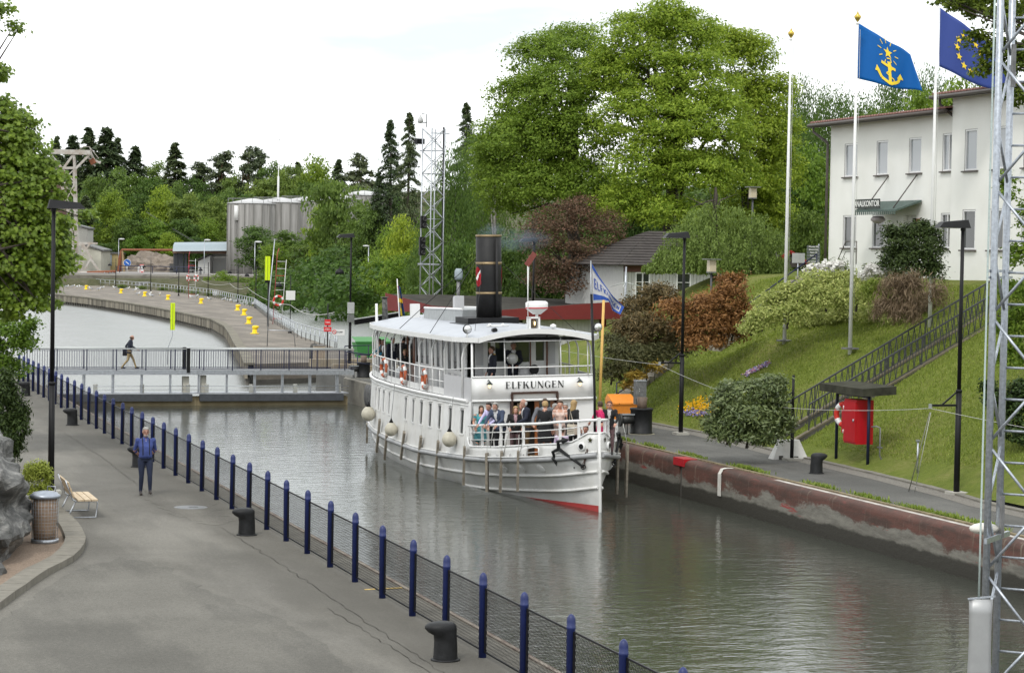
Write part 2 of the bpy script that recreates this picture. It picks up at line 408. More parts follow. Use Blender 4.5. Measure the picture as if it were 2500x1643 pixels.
# ---------------------------------------------------------------- left quay
b=MB()
b.mat(0).prism([(-40,5),(10.95,5),(10.95,104),(8.0,132),(-40,140)],-5,0)
lq=b.build('left_quay',[ASPH]);tag(lq,kind='structure')
b=MB();b.mat(0)  # concrete strip under the fence and worn nosing
y=5.0
strip=MB()
strip.prism([(10.95,5),(XL-.1,5),(XL-.1,111),(10.95,111)],-5,-.012)
lco=strip.build('quay_edge',[CONC]);tag(lco,kind='structure')
nose=MB();nose.prism([(XL-.1,5),(XL,5),(XL,111),(XL-.1,111)],-5,.012)
RWALL=None
def wall_mat():
 """red paint worn off to concrete, dark and wet towards the water"""
 m,n,l,b=nmat('lock_wall_paint');t=n.new('ShaderNodeTexCoord');sx=n.new('ShaderNodeSeparateXYZ');l.new(t.outputs['Object'],sx.inputs[0])
 def nz_(sc,det,mp_):
  q=n.new('ShaderNodeMapping');q.inputs['Scale'].default_value=mp_;l.new(t.outputs['Object'],q.inputs[0])
  z=n.new('ShaderNodeTexNoise');z.inputs['Scale'].default_value=sc;z.inputs['Detail'].default_value=det;z.inputs['Roughness'].default_value=.65;l.new(q.outputs[0],z.inputs['Vector']);return z.outputs[0]
 def madd(v,k,add):
  x=n.new('ShaderNodeMath');x.operation='MULTIPLY_ADD';x.inputs[1].default_value=k;l.new(v,x.inputs[0])
  if isinstance(add,(int,float)): x.inputs[2].default_value=add
  else: l.new(add,x.inputs[2])
  return x.outputs[0]
 def sstep(v,lo,hi):
  x=n.new('ShaderNodeMapRange');x.interpolation_type='SMOOTHSTEP';x.inputs['From Min'].default_value=lo;x.inputs['From Max'].default_value=hi;l.new(v,x.inputs['Value']);return x.outputs[0]
 def mix(f,a,c):
  x=n.new('ShaderNodeMix');x.data_type='RGBA';l.new(f,x.inputs['Factor'])
  for s_,k in ((a,'A'),(c,'B')):
   if isinstance(s_,tuple): x.inputs[k].default_value=(*s_,1)
   else: l.new(s_,x.inputs[k])
  return x.outputs['Result']
 z=sx.outputs['Z']
 red=mix(sstep(nz_(2.2,8,(1,.3,1.6)),.35,.65),srgb(64,46,38),srgb(92,58,48))
 red=mix(sstep(nz_(5,7,(1,.25,1.2)),.58,.75),red,srgb(112,58,50))
 red=mix(sstep(nz_(2.6,8,(1,2.2,.25)),.56,.72),red,srgb(112,100,86))
 conc=mix(sstep(nz_(3,8,(1,.5,2.5)),.3,.7),(.12,.113,.095),(.21,.2,.17))
 scar=mix(sstep(nz_(1.1,5,(1,.35,3)),.61,.66),conc,srgb(140,62,58))
 edge=madd(nz_(.9,9,(1,.55,1.4)),1.55,z)  # ragged border paint / bare concrete
 c=mix(sstep(edge,.2,.34),scar,red)
 wet=madd(nz_(2.5,6,(1,.5,1)),.28,z)
 c=mix(sstep(wet,-.70,-.6),(.035,.032,.024),c)
 l.new(c,b.inputs['Base Color']);b.inputs['Roughness'].default_value=.72
 bp=n.new('ShaderNodeBump');bp.inputs['Strength'].default_value=.5;bp.inputs['Distance'].default_value=.03
 l.new(nz_(9,6,(1,.5,1)),bp.inputs['Height']);l.new(bp.outputs[0],b.inputs['Normal'])
 return m
RWALL=wall_mat()
lno=nose.build('quay_nosing',[M('worn_nosing',(.13,.075,.055),.7,col2=(.38,.34,.28),scale=2.4,detail=9)]);tag(lno,kind='structure')
rg=np.random.default_rng(77)
def ragged(pts,amp,step=.35):
 out=[]
 for (x0,y0),(x1,y1) in zip(pts,pts[1:]+pts[:1]):
  m=max(2,int(math.hypot(x1-x0,y1-y0)/step))
  for k_ in range(m): t_=k_/m;out.append((x0+(x1-x0)*t_+rg.normal()*amp,y0+(y1-y0)*t_+rg.normal()*amp))
 return out
OLDA=asphalt('old_asphalt',(.108,.102,.086),(.148,.14,.12),(.19,.18,.155))
tag(MB().prism(ragged([(6.1,46.3),(6.9,47.2),(7.6,45.4),(7.7,42.6),(8.3,39.6),(8.6,36.0),(8.2,31),(7,30),(2.2,30),(2.5,35.6),(4.2,41.2),(5.3,44.6)],.07),.001,.005).build('old_asphalt_patch',[OLDA]),kind='structure')
tag(MB().prism(ragged([(9.0,57.6),(9.9,58.6),(10.5,57.0),(10.4,53.0),(9.7,52.2),(9.2,54.6)],.1,.25),.001,.004).build('damp_patch',[asphalt('damp_asphalt',(.095,.088,.073),(.15,.14,.118),(.2,.18,.13))]),kind='structure')
def seam(pts,w,mat):
 P=ragged(pts,.025,.3)[:-max(2,int(math.hypot(pts[-1][0]-pts[0][0],pts[-1][1]-pts[0][1])/.3))];b=MB()
 for (x0,y0),(x1,y1) in zip(P[:-1],P[1:]):
  d=Vector((y1-y0,x0-x1,0)).normalized()*w*(.5+rg.random());b.add([(x0-d.x,y0-d.y,.007),(x0+d.x,y0+d.y,.007),(x1+d.x,y1+d.y,.007),(x1-d.x,y1-d.y,.007)],[(0,1,2,3),(3,2,1,0)])
 tag(b.build('asphalt_seam',[mat]),kind='structure')
SEAM=M('seam_tar',(.095,.089,.076),.9)
for q_ in ([(9.85,27),(9.8,36),(9.9,45),(9.82,52)],[(9.6,27),(9.62,33),(9.5,40)],[(9.3,59),(9.5,70),(9.4,84)]): seam(q_,.004,SEAM)
# bed of wood chips beside the path, with its kerb of separate stones
kerb_out=[(3.7,38.5),(3.9,40.6),(4.93,44.36),(5.96,46.98),(6.42,49.2),(6.62,52.0),(6.60,56.0)]
bed=MB();bed.prism([(-6,34.6),(1.4,34.6),(3.3,40.7),(4.5,44.5),(5.5,47.15),(5.95,49.3),(6.15,52),(6.15,66),(-6,66)],-.2,.02)
tag(bed.build('planting_bed',[M('wood_chips',(.16,.11,.075),.95,col2=(.32,.25,.19),scale=22,bump=1.0,bscale=30,detail=8)]),kind='structure')
kp=thing('stone_kerb','curved row of flat grey kerb stones edging the wood-chip bed','kerb',(5,46,0))
path=[Vector((x,y,0)) for x,y in [(1.6,34.6),(3.52,40.66),(4.7,44.43),(5.72,47.05),(6.18,49.25),(6.38,52.0),(6.37,58)]]
def resample(P,step):
 out=[P[0]];acc=0
 for a,c in zip(P[:-1],P[1:]):
  L=(c-a).length;d=step-acc
  while d <= L: out.append(a+(c-a)*(d/L));d += step
  acc=L-(d-step)
 return out
kpts=resample(path,.98)
for i,(a,c) in enumerate(zip(kpts[:-1],kpts[1:])):
 d=(c-a).normalized()
 s_=MB();s_.bar(a+d*.012+Vector((0,0,.02+.008*(i % 3))),c-d*.012+Vector((0,0,.02+.008*((i+1) % 3))),.44,.22)
 o=s_.build('kerb_stone',[M('kerb_stone_concrete',(.19,.176,.145),.9,var=.2,scale=3,bump=.4,bscale=50)],kp)
 for v_ in o.data.vertices: v_.co -= Vector((5,46,0))
# ---------------------------------------------------------------- right quay and its wall
b=MB()
rq_back=[(33.4,120),(33.0,96),(32.4,87),(32.2,81),(32.5,76.3),(31.9,68),(31.6,60),(31.2,55),(30.9,53),(30.8,5)]
b.prism([(XR+.42,5),*[(x+3.0,y) for x,y in rq_back[::-1]],(XR+.42,120)],-5,0)
tag(b.build('right_quay',[ASPH2]),kind='structure')
def right_wall(y0,y1,name):
 prof=[(XR+.42,-5),(XR,-5),(XR,-.17),(XR+.025,-.075),(XR+.09,-.01),(XR+.19,.02),(XR+.42,.02)]
 ys=np.arange(y0,y1+.01,1.5)
 rings=[[(x+(.012*math.sin(y*1.3) if 0 < i < 4 else 0),y,z) for i,(x,z) in enumerate(prof)] for y in ys]
 q=MB();q.sm=True;q.loft(rings,closed=False);q.sm=False
 q.add(rings[0],[tuple(range(len(prof)))]);q.add(rings[-1],[tuple(range(len(prof)-1,-1,-1))])
 return tag(q.build(name,[RWALL]),kind='structure')
right_wall(5,66.6,'lock_wall');right_wall(66.75,106.5,'lock_wall')
tag(MB().span((XR+.05,66.4,-1.6),(XR+.3,66.95,-.03)).build('wall_joint',[CONC_D]),kind='structure')
# left lock wall below the nosing gets the same face further up the canal
# timber rope-rail line along the right edge
b=MB();b.span((XR+.44,5,.0),(XR+.56,106,.055));tag(b.build('edge_batten',[M('mossy_edge',(.12,.09,.05),.9,col2=(.30,.25,.15),scale=5)]),kind='structure')
b=MB();b.span((XR+.2,40,.018),(XR+.36,60,.026));tag(b.build('edge_line',[M('worn_white_line',(.24,.20,.18),.8,col2=(.6,.58,.53),scale=1.6,detail=9)]),kind='structure')
# gravel margin and flat border stones at the back of the quay
b=MB()
for (x0,y0),(x1,y1) in zip(rq_back[:-1],rq_back[1:]):
 b.add([(x0-.75,y0,.006),(x1-.75,y1,.006),(x1+.25,y1,.03),(x0+.25,y0,.03)],[(0,1,2,3)])
tag(b.build('gravel_margin',[M('gravel',(.085,.08,.068),.95,col2=(.26,.24,.21),scale=26,bump=1,bscale=40)]),kind='structure')
bs=thing('border_stones','row of flat border stones between right quay and grass bank','kerb',(32,66,0))
bp_=resample([Vector((x-.06,y,.03)) for x,y in rq_back if 44 < y < 90 or y == 5][::-1],1.05)
for i,(a,c) in enumerate(zip(bp_[:-1],bp_[1:])):
 if a.y < 50 or a.y > 88: continue
 d=(c-a).normalized();s_=MB();s_.bar(a+d*.02,c-d*.02+Vector((0,0,.01*(i % 2))),.24,.07)
 o=s_.build('border_stone',[CONC],bs)
 for v_ in o.data.vertices: v_.co -= Vector((32,66,0))
# bank and terrace
xs=np.concatenate([np.arange(31.2,46,.5),np.arange(46,60,2),np.arange(60,205,8)])
ys=np.concatenate([np.arange(20,100,1.0),np.arange(100,160,3),np.arange(160,262,10)])
def rh(x,y):
 bx=np.interp(y,[5,53,55,60,68,76.3,81,87,96,260],[30.8,30.9,31.2,31.6,31.9,32.5,32.2,32.4,33.0,33.4])
 if y > 118: bx=np.interp(y,[118,140,160,262],[34,46,60,70])
 if x < bx-.1: return -.06 if y < 118 else -2.0
 return right_h(max(x,32.3+(x-bx)),y)
tag(link('grass_bank',grid_mesh('grass_bank',xs,ys,rh,LAWN)),'sloping lawn rising from the right quay to the office terrace',kind='structure')
# far bank
xs=np.concatenate([np.arange(-140,60,10),np.arange(60,130,5),np.arange(130,420,14)]);ys=np.concatenate([np.arange(255,400,6),np.arange(400,960,16)])
def fh(x,y):
 edge=np.interp(y,[255,262,285,300,318,345,372,384],[66,67.5,70,71.6,71,66,55,-200])
 if x < edge-2: return -2.2
 if x < edge+3 and y < 384: return -1.0
 return far_h(x,y)
tag(link('far_bank',grid_mesh('far_bank',xs,ys,fh,WILD)),kind='structure')
tag(MB().prism([(40,396),(128,402),(150,470),(120,500),(30,470)],1.2,1.75).build('far_road',[M('far_asphalt',(.24,.225,.21),.9,var=.15,scale=.2)]),kind='structure')
# old masonry wall of the far bank
b=MB()
fw=[G(105,668,0.0),G(225,668,0.0),G(235,662,0),G(560,672,0)]
tag(MB().prism([(40,384),(90,388),(92,400),(40,398)],-3,1.62).build('far_bank_wall',[M('old_masonry',(.10,.09,.07),.9,col2=(.26,.24,.2),scale=.6,detail=9,bump=.6,bscale=2)]),kind='structure')
# ---------------------------------------------------------------- guide pier with vertical timber planks
pe=[G(x,y) for x,y in [(590,846),(577,818),(563,800),(549,776),(536,759),(505,743),(440,729),(380,717),(300,704),(210,692),(120,683)]]
pb=[G(x,y) for x,y in [(120,664),(230,664),(300,669),(400,678),(500,691),(600,715),(645,748),(700,782),(800,815),(860,838)]]
poly=[(p.x,p.y) for p in pe]+[(p.x,p.y) for p in pb]
tag(MB().prism(poly,-4,-.9).build('pier_core',[CONC_D]),kind='structure')
tag(MB().prism(poly,-.9,0).build('guide_pier',[asphalt('pier_top',(.16,.14,.115),(.23,.2,.165),(.3,.25,.18))]),'long curved timber-faced guide pier',kind='structure')
PLANK=M('pier_planks',(.10,.088,.066),.9,col2=(.24,.215,.17),scale=1.6,bump=.4,bscale=12,detail=9,orand=.9)
pier_face=thing('pier_cladding','weathered vertical timber planks facing the curved guide pier','cladding',pe[4])
seg=resample([Vector((p.x,p.y,0)) for p in pe],.62)
pk=[MB().box((0,0,-.44),(.54,.16,.80)).mesh('plank',[PLANK]),MB().box((0,.03,-.42),(.5,.16,.76)).mesh('plank',[PLANK]),MB().box((0,-.02,-.43),(.57,.16,.82)).mesh('plank',[PLANK])]
pile=MB().cyl((0,0,-3),(0,0,-.8),.13,n=7).mesh('pile',[CONC_D])
big=MB()
for i,(a,c) in enumerate(zip(seg[:-1],seg[1:])):
 d=c-a;rz=math.atan2(d.y,d.x);mid=(a+c)/2;nrm=Vector((-d.y,d.x,0)).normalized()
 if i < 290:
  link('plank',pk[(i*7+i//3) % 3],pier_face,mid+nrm*.42-pier_face.location,rz)
  if i % 2 == 0: link('pile',pile,pier_face,mid+nrm*.34-pier_face.location,rz)
# cap beam along the pier's edge
b=MB()
for a,c in zip(pe[:-1],pe[1:]):
 d=(c-a).normalized();nn_=Vector((-d.y,d.x,0))*.26;b.bar(a+nn_+Vector((0,0,.01))-pe[4],c+nn_+d*.1+Vector((0,0,.01))-pe[4],.62,.12)
b.build('cap_beam',[M('pier_cap',(.16,.145,.11),.9,var=.35,scale=.8)],pier_face)
# inner lock head on the far right of the gate: stepped concrete
b=MB();b.mat(0)
b.prism([(XR,106.6),(XR,112),(29.5,118),(32.5,128),(36.5,147),(41,147),(44,106.6)],-5,-.02)
tag(b.build('lock_head',[CONC]),kind='structure')
ll=MB().prism([(8.0,104.2),(XL,111.2),(XL-.5,118),(5,135),(-10,140),(-10,104.2)],-5,-.02)
tag(ll.build('lock_head_left',[CONC]),kind='structure')
# ================================================================== VEGETATION
BARK=M('bark',(.055,.045,.035),.95,var=.4,scale=5,bump=.6,bscale=18)
BARK_B=M('birch_bark',(.42,.40,.36),.85,col2=(.12,.11,.1),scale=6,detail=8)
L_YEL=leafmat('leaf_yellow_green',(0.172,0.251,0.022),(0.421,0.501,0.059),.45,.2)
L_MID=leafmat('leaf_mid_green',(0.098,0.176,0.019),(0.234,0.338,0.042),.43,.25)
L_MAPLE=leafmat('leaf_maple',(.09,.17,.014),(.21,.32,.036),.42,.1,rough=.45,spec=.4)
L_DARK=leafmat('leaf_dark_green',(0.055,0.104,0.019),(0.137,0.215,0.039),.40,.35)
L_BIRCH=leafmat('leaf_birch',(0.081,0.138,0.025),(0.194,0.275,0.056),.42,.3)
L_LINDEN=leafmat('leaf_linden',(.125,.20,.02),(.28,.375,.05),.45,.1)
L_WILLOW=leafmat('leaf_willow',(0.145,0.198,0.042),(0.304,0.370,0.092),.42,.1)
L_OAK=leafmat('leaf_oak',(.06,.10,.01),(.16,.22,.025),.42,.1)
L_PINE=leafmat('needle_pine',(0.058,0.084,0.041),(0.138,0.167,0.080),.2,.3)
L_SPRUCE=leafmat('needle_spruce',(0.046,0.075,0.032),(0.116,0.152,0.061),.2,.35)
L_YEW=leafmat('needle_yew',(.016,.032,.008),(.06,.098,.022),.15,.2)
L_COPPER=leafmat('leaf_copper',(.085,.07,.038),(.22,.125,.08),.4,.1)
L_ORANGE=leafmat('needle_orange',(0.165,0.068,0.024),(0.363,0.165,0.064),.25,.1)
L_BROWN=leafmat('needle_brown_green',(.085,.07,.028),(.20,.14,.06),.25,.1)
L_OLIVE=leafmat('needle_olive',(.06,.068,.026),(.14,.135,.055),.25,.1)
L_VARI=leafmat('leaf_variegated',(0.203,0.254,0.051),(0.584,0.596,0.203),.35,.1)
L_RHODO=leafmat('leaf_rhododendron',(.06,.095,.026),(.18,.225,.08),.2,.1,rough=.4,spec=.5)
L_STRAW=leafmat('straw',(.13,.095,.055),(.27,.205,.125),.3,.1)
L_LIME=leafmat('leaf_lime',(.24,.30,.04),(.42,.48,.1),.4,.1)
L_GRASS=leafmat('grass_blade',(0.129,0.195,0.022),(0.302,0.360,0.072),.35,.1)
L_WHITE=leafmat('petal_white',(.74,.72,.68),(.86,.85,.82),.3,0)
L_YELLOW=leafmat('petal_yellow',(.7,.42,.01),(.85,.6,.02),.3,0)
L_PURPLE=leafmat('petal_purple',(.12,.06,.28),(.5,.45,.62),.3,0)
L_PINK=leafmat('petal_pink',(.45,.12,.25),(.7,.62,.62),.3,0)
L_FERN=leafmat('fern_yellow',(.28,.16,.03),(.42,.28,.06),.35,.1)
def leaves(C,nrm,size,rng,aspect=.55,twist=1.0,fold=0.0,axis=None):
 """one diamond-shaped blade for each centre: C (n,3), nrm (n,3), size (n,)"""
 n=len(C);nrm=nrm/np.maximum(np.linalg.norm(nrm,axis=1,keepdims=True),1e-6)
 r=rng.normal(size=(n,3)) if axis is None else axis+rng.normal(size=(n,3))*.25
 u=r-nrm*np.sum(r*nrm,1,keepdims=True);u /= np.maximum(np.linalg.norm(u,axis=1,keepdims=True),1e-6)
 w=np.cross(nrm,u);s=size[:,None]
 v=np.empty((n,4,3));v[:,0]=C-u*s*.5;v[:,1]=C+w*s*aspect*.5+u*s*.08;v[:,2]=C+u*s*.55;v[:,3]=C-w*s*aspect*.5+u*s*.08
 return v.reshape(-1,3),np.arange(4*n).reshape(n,4)
def maple_leaves(C,nrm,size,rng):
 """five-lobed leaf, one polygon fan each (as triangles)"""
 n=len(C);nrm=nrm/np.maximum(np.linalg.norm(nrm,axis=1,keepdims=True),1e-6)
 down=np.tile([0,0,-1.],(n,1))+rng.normal(size=(n,3))*.45
 u=down-nrm*np.sum(down*nrm,1,keepdims=True);u /= np.maximum(np.linalg.norm(u,axis=1,keepdims=True),1e-6);w=np.cross(nrm,u)
 out=[(-.35,0),(-.25,.5),(.02,.28),(.2,.62),(.3,.22),(.72,0),(.3,-.22),(.2,-.62),(.02,-.28),(-.25,-.5)]
 k=len(out);v=np.empty((n,k+1,3));v[:,0]=C
 for i,(a,b_) in enumerate(out): v[:,i+1]=C+size[:,None]*(u*a+w*b_)-nrm*size[:,None]*.12*abs(b_)
 base=(np.arange(n)*(k+1))[:,None];tri=[]
 for i in range(k): tri.append(np.stack([np.zeros(n,int),np.full(n,i+1),np.full(n,(i+1) % k+1)],1)+base)
 return v.reshape(-1,3),np.concatenate(tri)
def crown_points(blobs,n,rng,clump=.9,per=40,shell=.55,flat=.45):
 """clumps of leaves set in the outer volume of a few ellipsoids; returns centres, outward normals"""
 vol=np.array([b_[3]*b_[4]*b_[5] for b_ in blobs])**.67;pr_=vol/vol.sum();nc=max(1,n//per)
 k=rng.choice(len(blobs),nc,p=pr_);B=np.array(blobs)[k]
 d=rng.normal(size=(nc,3));d /= np.linalg.norm(d,axis=1,keepdims=True)
 d[:,2]=np.where(d[:,2] < -.55,-d[:,2],d[:,2])
 rad=shell+(1-shell)*rng.random(nc)**.6
 cc=B[:,:3]+d*B[:,3:6]*rad[:,None]
 idx=np.repeat(np.arange(nc),per);m=len(idx)
 g=rng.normal(size=(m,3))*clump*.5;g[:,2] *= flat
 P=cc[idx]+g;N=d[idx]*.8+rng.normal(size=(m,3))*.75+np.array([0,0,.75])
 return P,N,idx
def limbs(trunk_h,blobs,r0,rng,base=(0,0,0),mat_n=6,lean=(0,0)):
 b=MB();n=7
 top=Vector((lean[0],lean[1],trunk_h));base=Vector(base)
 pts=[base+(top-base)*(i/n)+Vector((rng.normal()*.06*r0*4,rng.normal()*.06*r0*4,0))*(i > 0) for i in range(n+1)]
 pts[0].z -= .4
 b.tube(pts,[r0*(1.25 if i == 0 else 1)*(1-.62*i/n) for i in range(n+1)],8)
 for bl in blobs:
  for j in range(2):
   st=pts[max(2,int(n*(.45+.5*rng.random())))]
   en=Vector(bl[:3])+Vector(rng.normal(size=3)*np.array(bl[3:6])*.35)
   mid=(st+en)/2+Vector((rng.normal()*.3,rng.normal()*.3,.12*(en-st).length))
   b.tube([st,mid,en],[r0*.38,r0*.22,r0*.05],5,cap=False)
 return b
def blobs_round(w,h,n,rng,base_frac=.25):
 """n ellipsoids packed into a crown w wide, h tall whose underside is at base_frac*h"""
 out=[]
 z0=h*base_frac;ch=h-z0
 for i in range(n):
  t=(i+.5)/n;a=i*2.399+rng.random()*.6
  env=math.sin(PI*min(max(.12+.80*t,0),1))**.7
  rr=w/2*env*(.62 if i < n-1 else .2)
  s=w*(.20+.10*rng.random())
  out.append((math.cos(a)*rr,math.sin(a)*rr,z0+ch*(.14+.72*t),s*1.15,s*1.15,s*.8))
 out.append((0,0,z0+ch*.45,w*.28,w*.28,ch*.36))
 return out
PROTO={}
def broadleaf(key,w,h,nleaf,lsize,seed,mat,clump=.9,base_frac=.2,nb=9,per=36,r0=None,bark=None,aspect=.6,shell=.5,droop=0):
 rng=np.random.default_rng(seed);bl=blobs_round(w,h,nb,rng,base_frac)
 P,N,idx=crown_points(bl,nleaf,rng,clump,per,shell)
 if droop:
  P[:,2] -= np.abs(rng.normal(size=len(P)))*droop;N[:,2] *= .25
 sz=lsize*(.65+.7*rng.random(len(P)))
 v,q=leaves(P,N,sz,rng,aspect,axis=np.array([0,0,-1.]) if droop else None)
 cm=fastmesh(key+'_crown',v,q,mat)
 tm=limbs(h*.72,bl[:5],r0 or w*.022,rng).mesh(key+'_trunk',[bark or BARK])
 PROTO[key]=(cm,tm,w,h)
 return PROTO[key]
def spruce(key,w,h,seed,mat,nleaf=4200,gap=0.0,bare=.06,lsize=.5,bark=None):
 rng=np.random.default_rng(seed);P=[];A=[];N=[]
 nb=int(h*5.2*(1-gap))+20;per=max(10,nleaf//nb)
 for i in range(nb):
  t=bare+(1-bare)*(i+rng.random())/nb;z=h*t;L=w/2*(1-t)**.72*(.75+.5*rng.random())+.22
  if gap and rng.random() < gap: continue
  a=rng.random()*6.283;d=np.array([math.cos(a),math.sin(a),0])
  u=rng.random(per)**.75
  pts=d*(u*L)[:,None];pts[:,2]=z-u**1.6*L*.42+.10*L
  side=np.array([-d[1],d[0],0]);pts += side*(rng.normal(size=per)*(L*.2+.12))[:,None];pts[:,2] += rng.normal(size=per)*.10-.12*rng.random(per)
  P.append(pts);A.append(np.tile(d*.8+np.array([0,0,-.55]),(per,1)));N.append(np.tile(np.array([0,0,1.])+d*.3,(per,1))+rng.normal(size=(per,3))*.5)
 P=np.concatenate(P);A=np.concatenate(A);N=np.concatenate(N)
 v,q=leaves(P,N,lsize*(.6+.8*rng.random(len(P))),rng,.34,axis=A)
 tm=MB().tube([(0,0,-.5),(0,0,h*.5),(0,0,h)],[w*.035+.08,w*.024+.05,.02],7).mesh(key+'_trunk',[bark or BARK])
 PROTO[key]=(fastmesh(key+'_crown',v,q,mat),tm,w,h);return PROTO[key]
def pine(key,w,h,seed,mat,nleaf=3600,lsize=.5):
 rng=np.random.default_rng(seed);bl=[]
 for i in range(11):
  t=.42+.56*i/10;a=i*2.4;r=w*.34*(1.15-t)*(.6+.8*rng.random())
  bl.append((math.cos(a)*r,math.sin(a)*r,h*t,w*.27*(1.4-t),w*.27*(1.4-t),h*.055))
 P,N,_=crown_points(bl,nleaf,rng,.7,30,.3,.5)
 v,q=leaves(P,N,lsize*(.6+.8*rng.random(len(P))),rng,.4)
 b=limbs(h*.97,bl[:8],w*.035,rng)
 PROTO[key]=(fastmesh(key+'_crown',v,q,mat),b.mesh(key+'_trunk',[M('pine_bark',(.13,.07,.04),.9,var=.35)]),w,h);return PROTO[key]
def plant(kind,loc,label,cat='tree',group=None,sx=1.,sz=1.,rz=None,name=None,parts=('crown','trunk')):
 cm,tm,w,h=PROTO[kind]
 o=thing(name or kind_name(kind),label,cat,loc,RNG.random()*6.28 if rz is None else rz,group)
 o.scale=(sx,sx,sz)
 link(parts[0],cm,o)
 if tm is not None: link(parts[1],tm,o)
 return o
NAMES={}
def kind_name(k): return NAMES.get(k,'leafy_tree')
def place(px,top_y,D,kind,label,group=None,width_px=None,base_z=None,name=None,cat='tree',rz=None):
 """a tree standing at distance D in direction px; its height reaches the line of sight to top_y"""
 p=atD(px,top_y,D);bz=base_z if base_z is not None else ground(p.x,p.y)
 cm,tm,w,h=PROTO[kind]
 sz=(p.z-bz)/h;sx=sz if width_px is None else (width_px*1.25*VV*D/CF)/w
 return plant(kind,(p.x,p.y,bz-.1),label,cat,group,sx,sz,rz,name)
def ground(x,y):
 if y > 262: return fh(x,y)
 return rh(x,y)
ORD=['first','second','third','fourth','fifth','sixth','seventh','eighth','ninth','tenth','eleventh','twelfth','thirteenth','fourteenth','fifteenth','sixteenth','seventeenth','eighteenth','nineteenth','twentieth','twenty-first','twenty-second','twenty-third','twenty-fourth']
# ---- kinds
broadleaf('round_a',9,12,7000,.42,1,L_MID,1.1,.08,11)
broadleaf('round_b',8,12,6500,.42,2,L_DARK,1.1,.08,10)
broadleaf('round_c',8,11,6500,.42,3,L_BIRCH,1.0,.06,10)
broadleaf('yellow_a',8,11,6500,.40,4,L_YEL,1.1,.08,9)
broadleaf('airy_a',7,13,5200,.40,5,L_BIRCH,.9,.12,9,bark=BARK_B,droop=.5)
broadleaf('birch_a',7,17,26000,.17,6,L_BIRCH,.8,.14,12,per=60,bark=BARK_B,droop=1.3,aspect=.5)
broadleaf('birch_b',7,16,18000,.2,16,L_DARK,.8,.10,12,per=50,bark=BARK_B,droop=1.1,aspect=.5)
broadleaf('bush_a',3.2,2.4,3800,.17,7,L_MID,.45,.0,8,r0=.04)
broadleaf('bush_b',3.0,2.6,3800,.17,8,L_BIRCH,.45,.0,8,r0=.04)
spruce('spruce_a',7,18,21,L_SPRUCE,7000,.0,.04,.75)
spruce('spruce_b',6.5,17,22,L_SPRUCE,6000,.06,.05,.72)
spruce('spruce_c',8,22,23,L_SPRUCE,18000,.16,.06,.42)
pine('pine_a',9,17,31,L_PINE,6000,.62)
pine('pine_b',8,16,32,L_PINE,6000,.62)
for k,v in dict(round_a='leafy_tree',round_b='leafy_tree',round_c='leafy_tree',yellow_a='leafy_tree',airy_a='birch_tree',birch_a='birch_tree',birch_b='birch_tree',bush_a='shrub',bush_b='shrub',spruce_a='spruce_tree',spruce_b='spruce_tree',spruce_c='spruce_tree',pine_a='pine_tree',pine_b='pine_tree').items(): NAMES[k]=v
# ---- the wooded hill beyond the water: skyline first, then the rows in front
for px,ty,D,kd,wpx,lab in [
 (133,318,560,'spruce_b',42,'small dark spruce on the skyline just right of the maple'),
 (170,315,575,'spruce_a',60,'dark spruce left of the tallest skyline spruces'),
 (205,298,570,'spruce_b',62,'dark bushy spruce topping the wood above the white gantry'),
 (248,297,560,'spruce_a',74,'tallest broad spruce above the white gantry crane'),
 (274,322,566,'spruce_b',52,'spruce leaning on the right of the tallest gantry spruce'),
 (314,340,570,'spruce_a',56,'lone pointed spruce right of the gantry, in a skyline dip'),
 (408,333,560,'spruce_b',58,'tall narrow lone spruce midway along the far skyline'),
 (517,358,565,'pine_a',78,'dark spreading pine on the skyline left of the tank silos'),
 (578,352,560,'pine_b',58,'dark pine on the skyline above the left silo'),
 (604,350,575,'pine_a',52,'dark pine right beside the pine above the left silo'),
 (640,372,560,'round_c',66,'pale leafy tree on the skyline behind the white radio mast'),
 (692,378,580,'spruce_b',40,'little spruce right of the white radio mast'),
 (735,360,540,'round_a',84,'bright round-headed tree on the skyline above the silos'),
 (680,372,555,'round_b',70,'dark leafy tree left of the bright round-headed skyline tree'),
 (788,372,560,'spruce_b',46,'spruce between the bright round tree and the dark pine'),
 (838,368,520,'pine_b',80,'dark pine left of the two tall spruces by the mast'),
 (470,385,575,'pine_b',84,'low dark pine in the skyline left of the spreading pine'),
 (365,372,575,'round_c',76,'pale birch-like tree left of the tall narrow lone spruce'),
 (445,402,560,'round_b',66,'dark leafy tree just right of the tall narrow lone spruce'),
 (545,400,560,'round_c',60,'pale leafy tree below the pines above the left silo')]:
 place(px,ty,D,kd,lab,'trees on the far skyline',wpx*(1.55 if 'spruce' in kd else 1.3 if 'pine' in kd else 1))
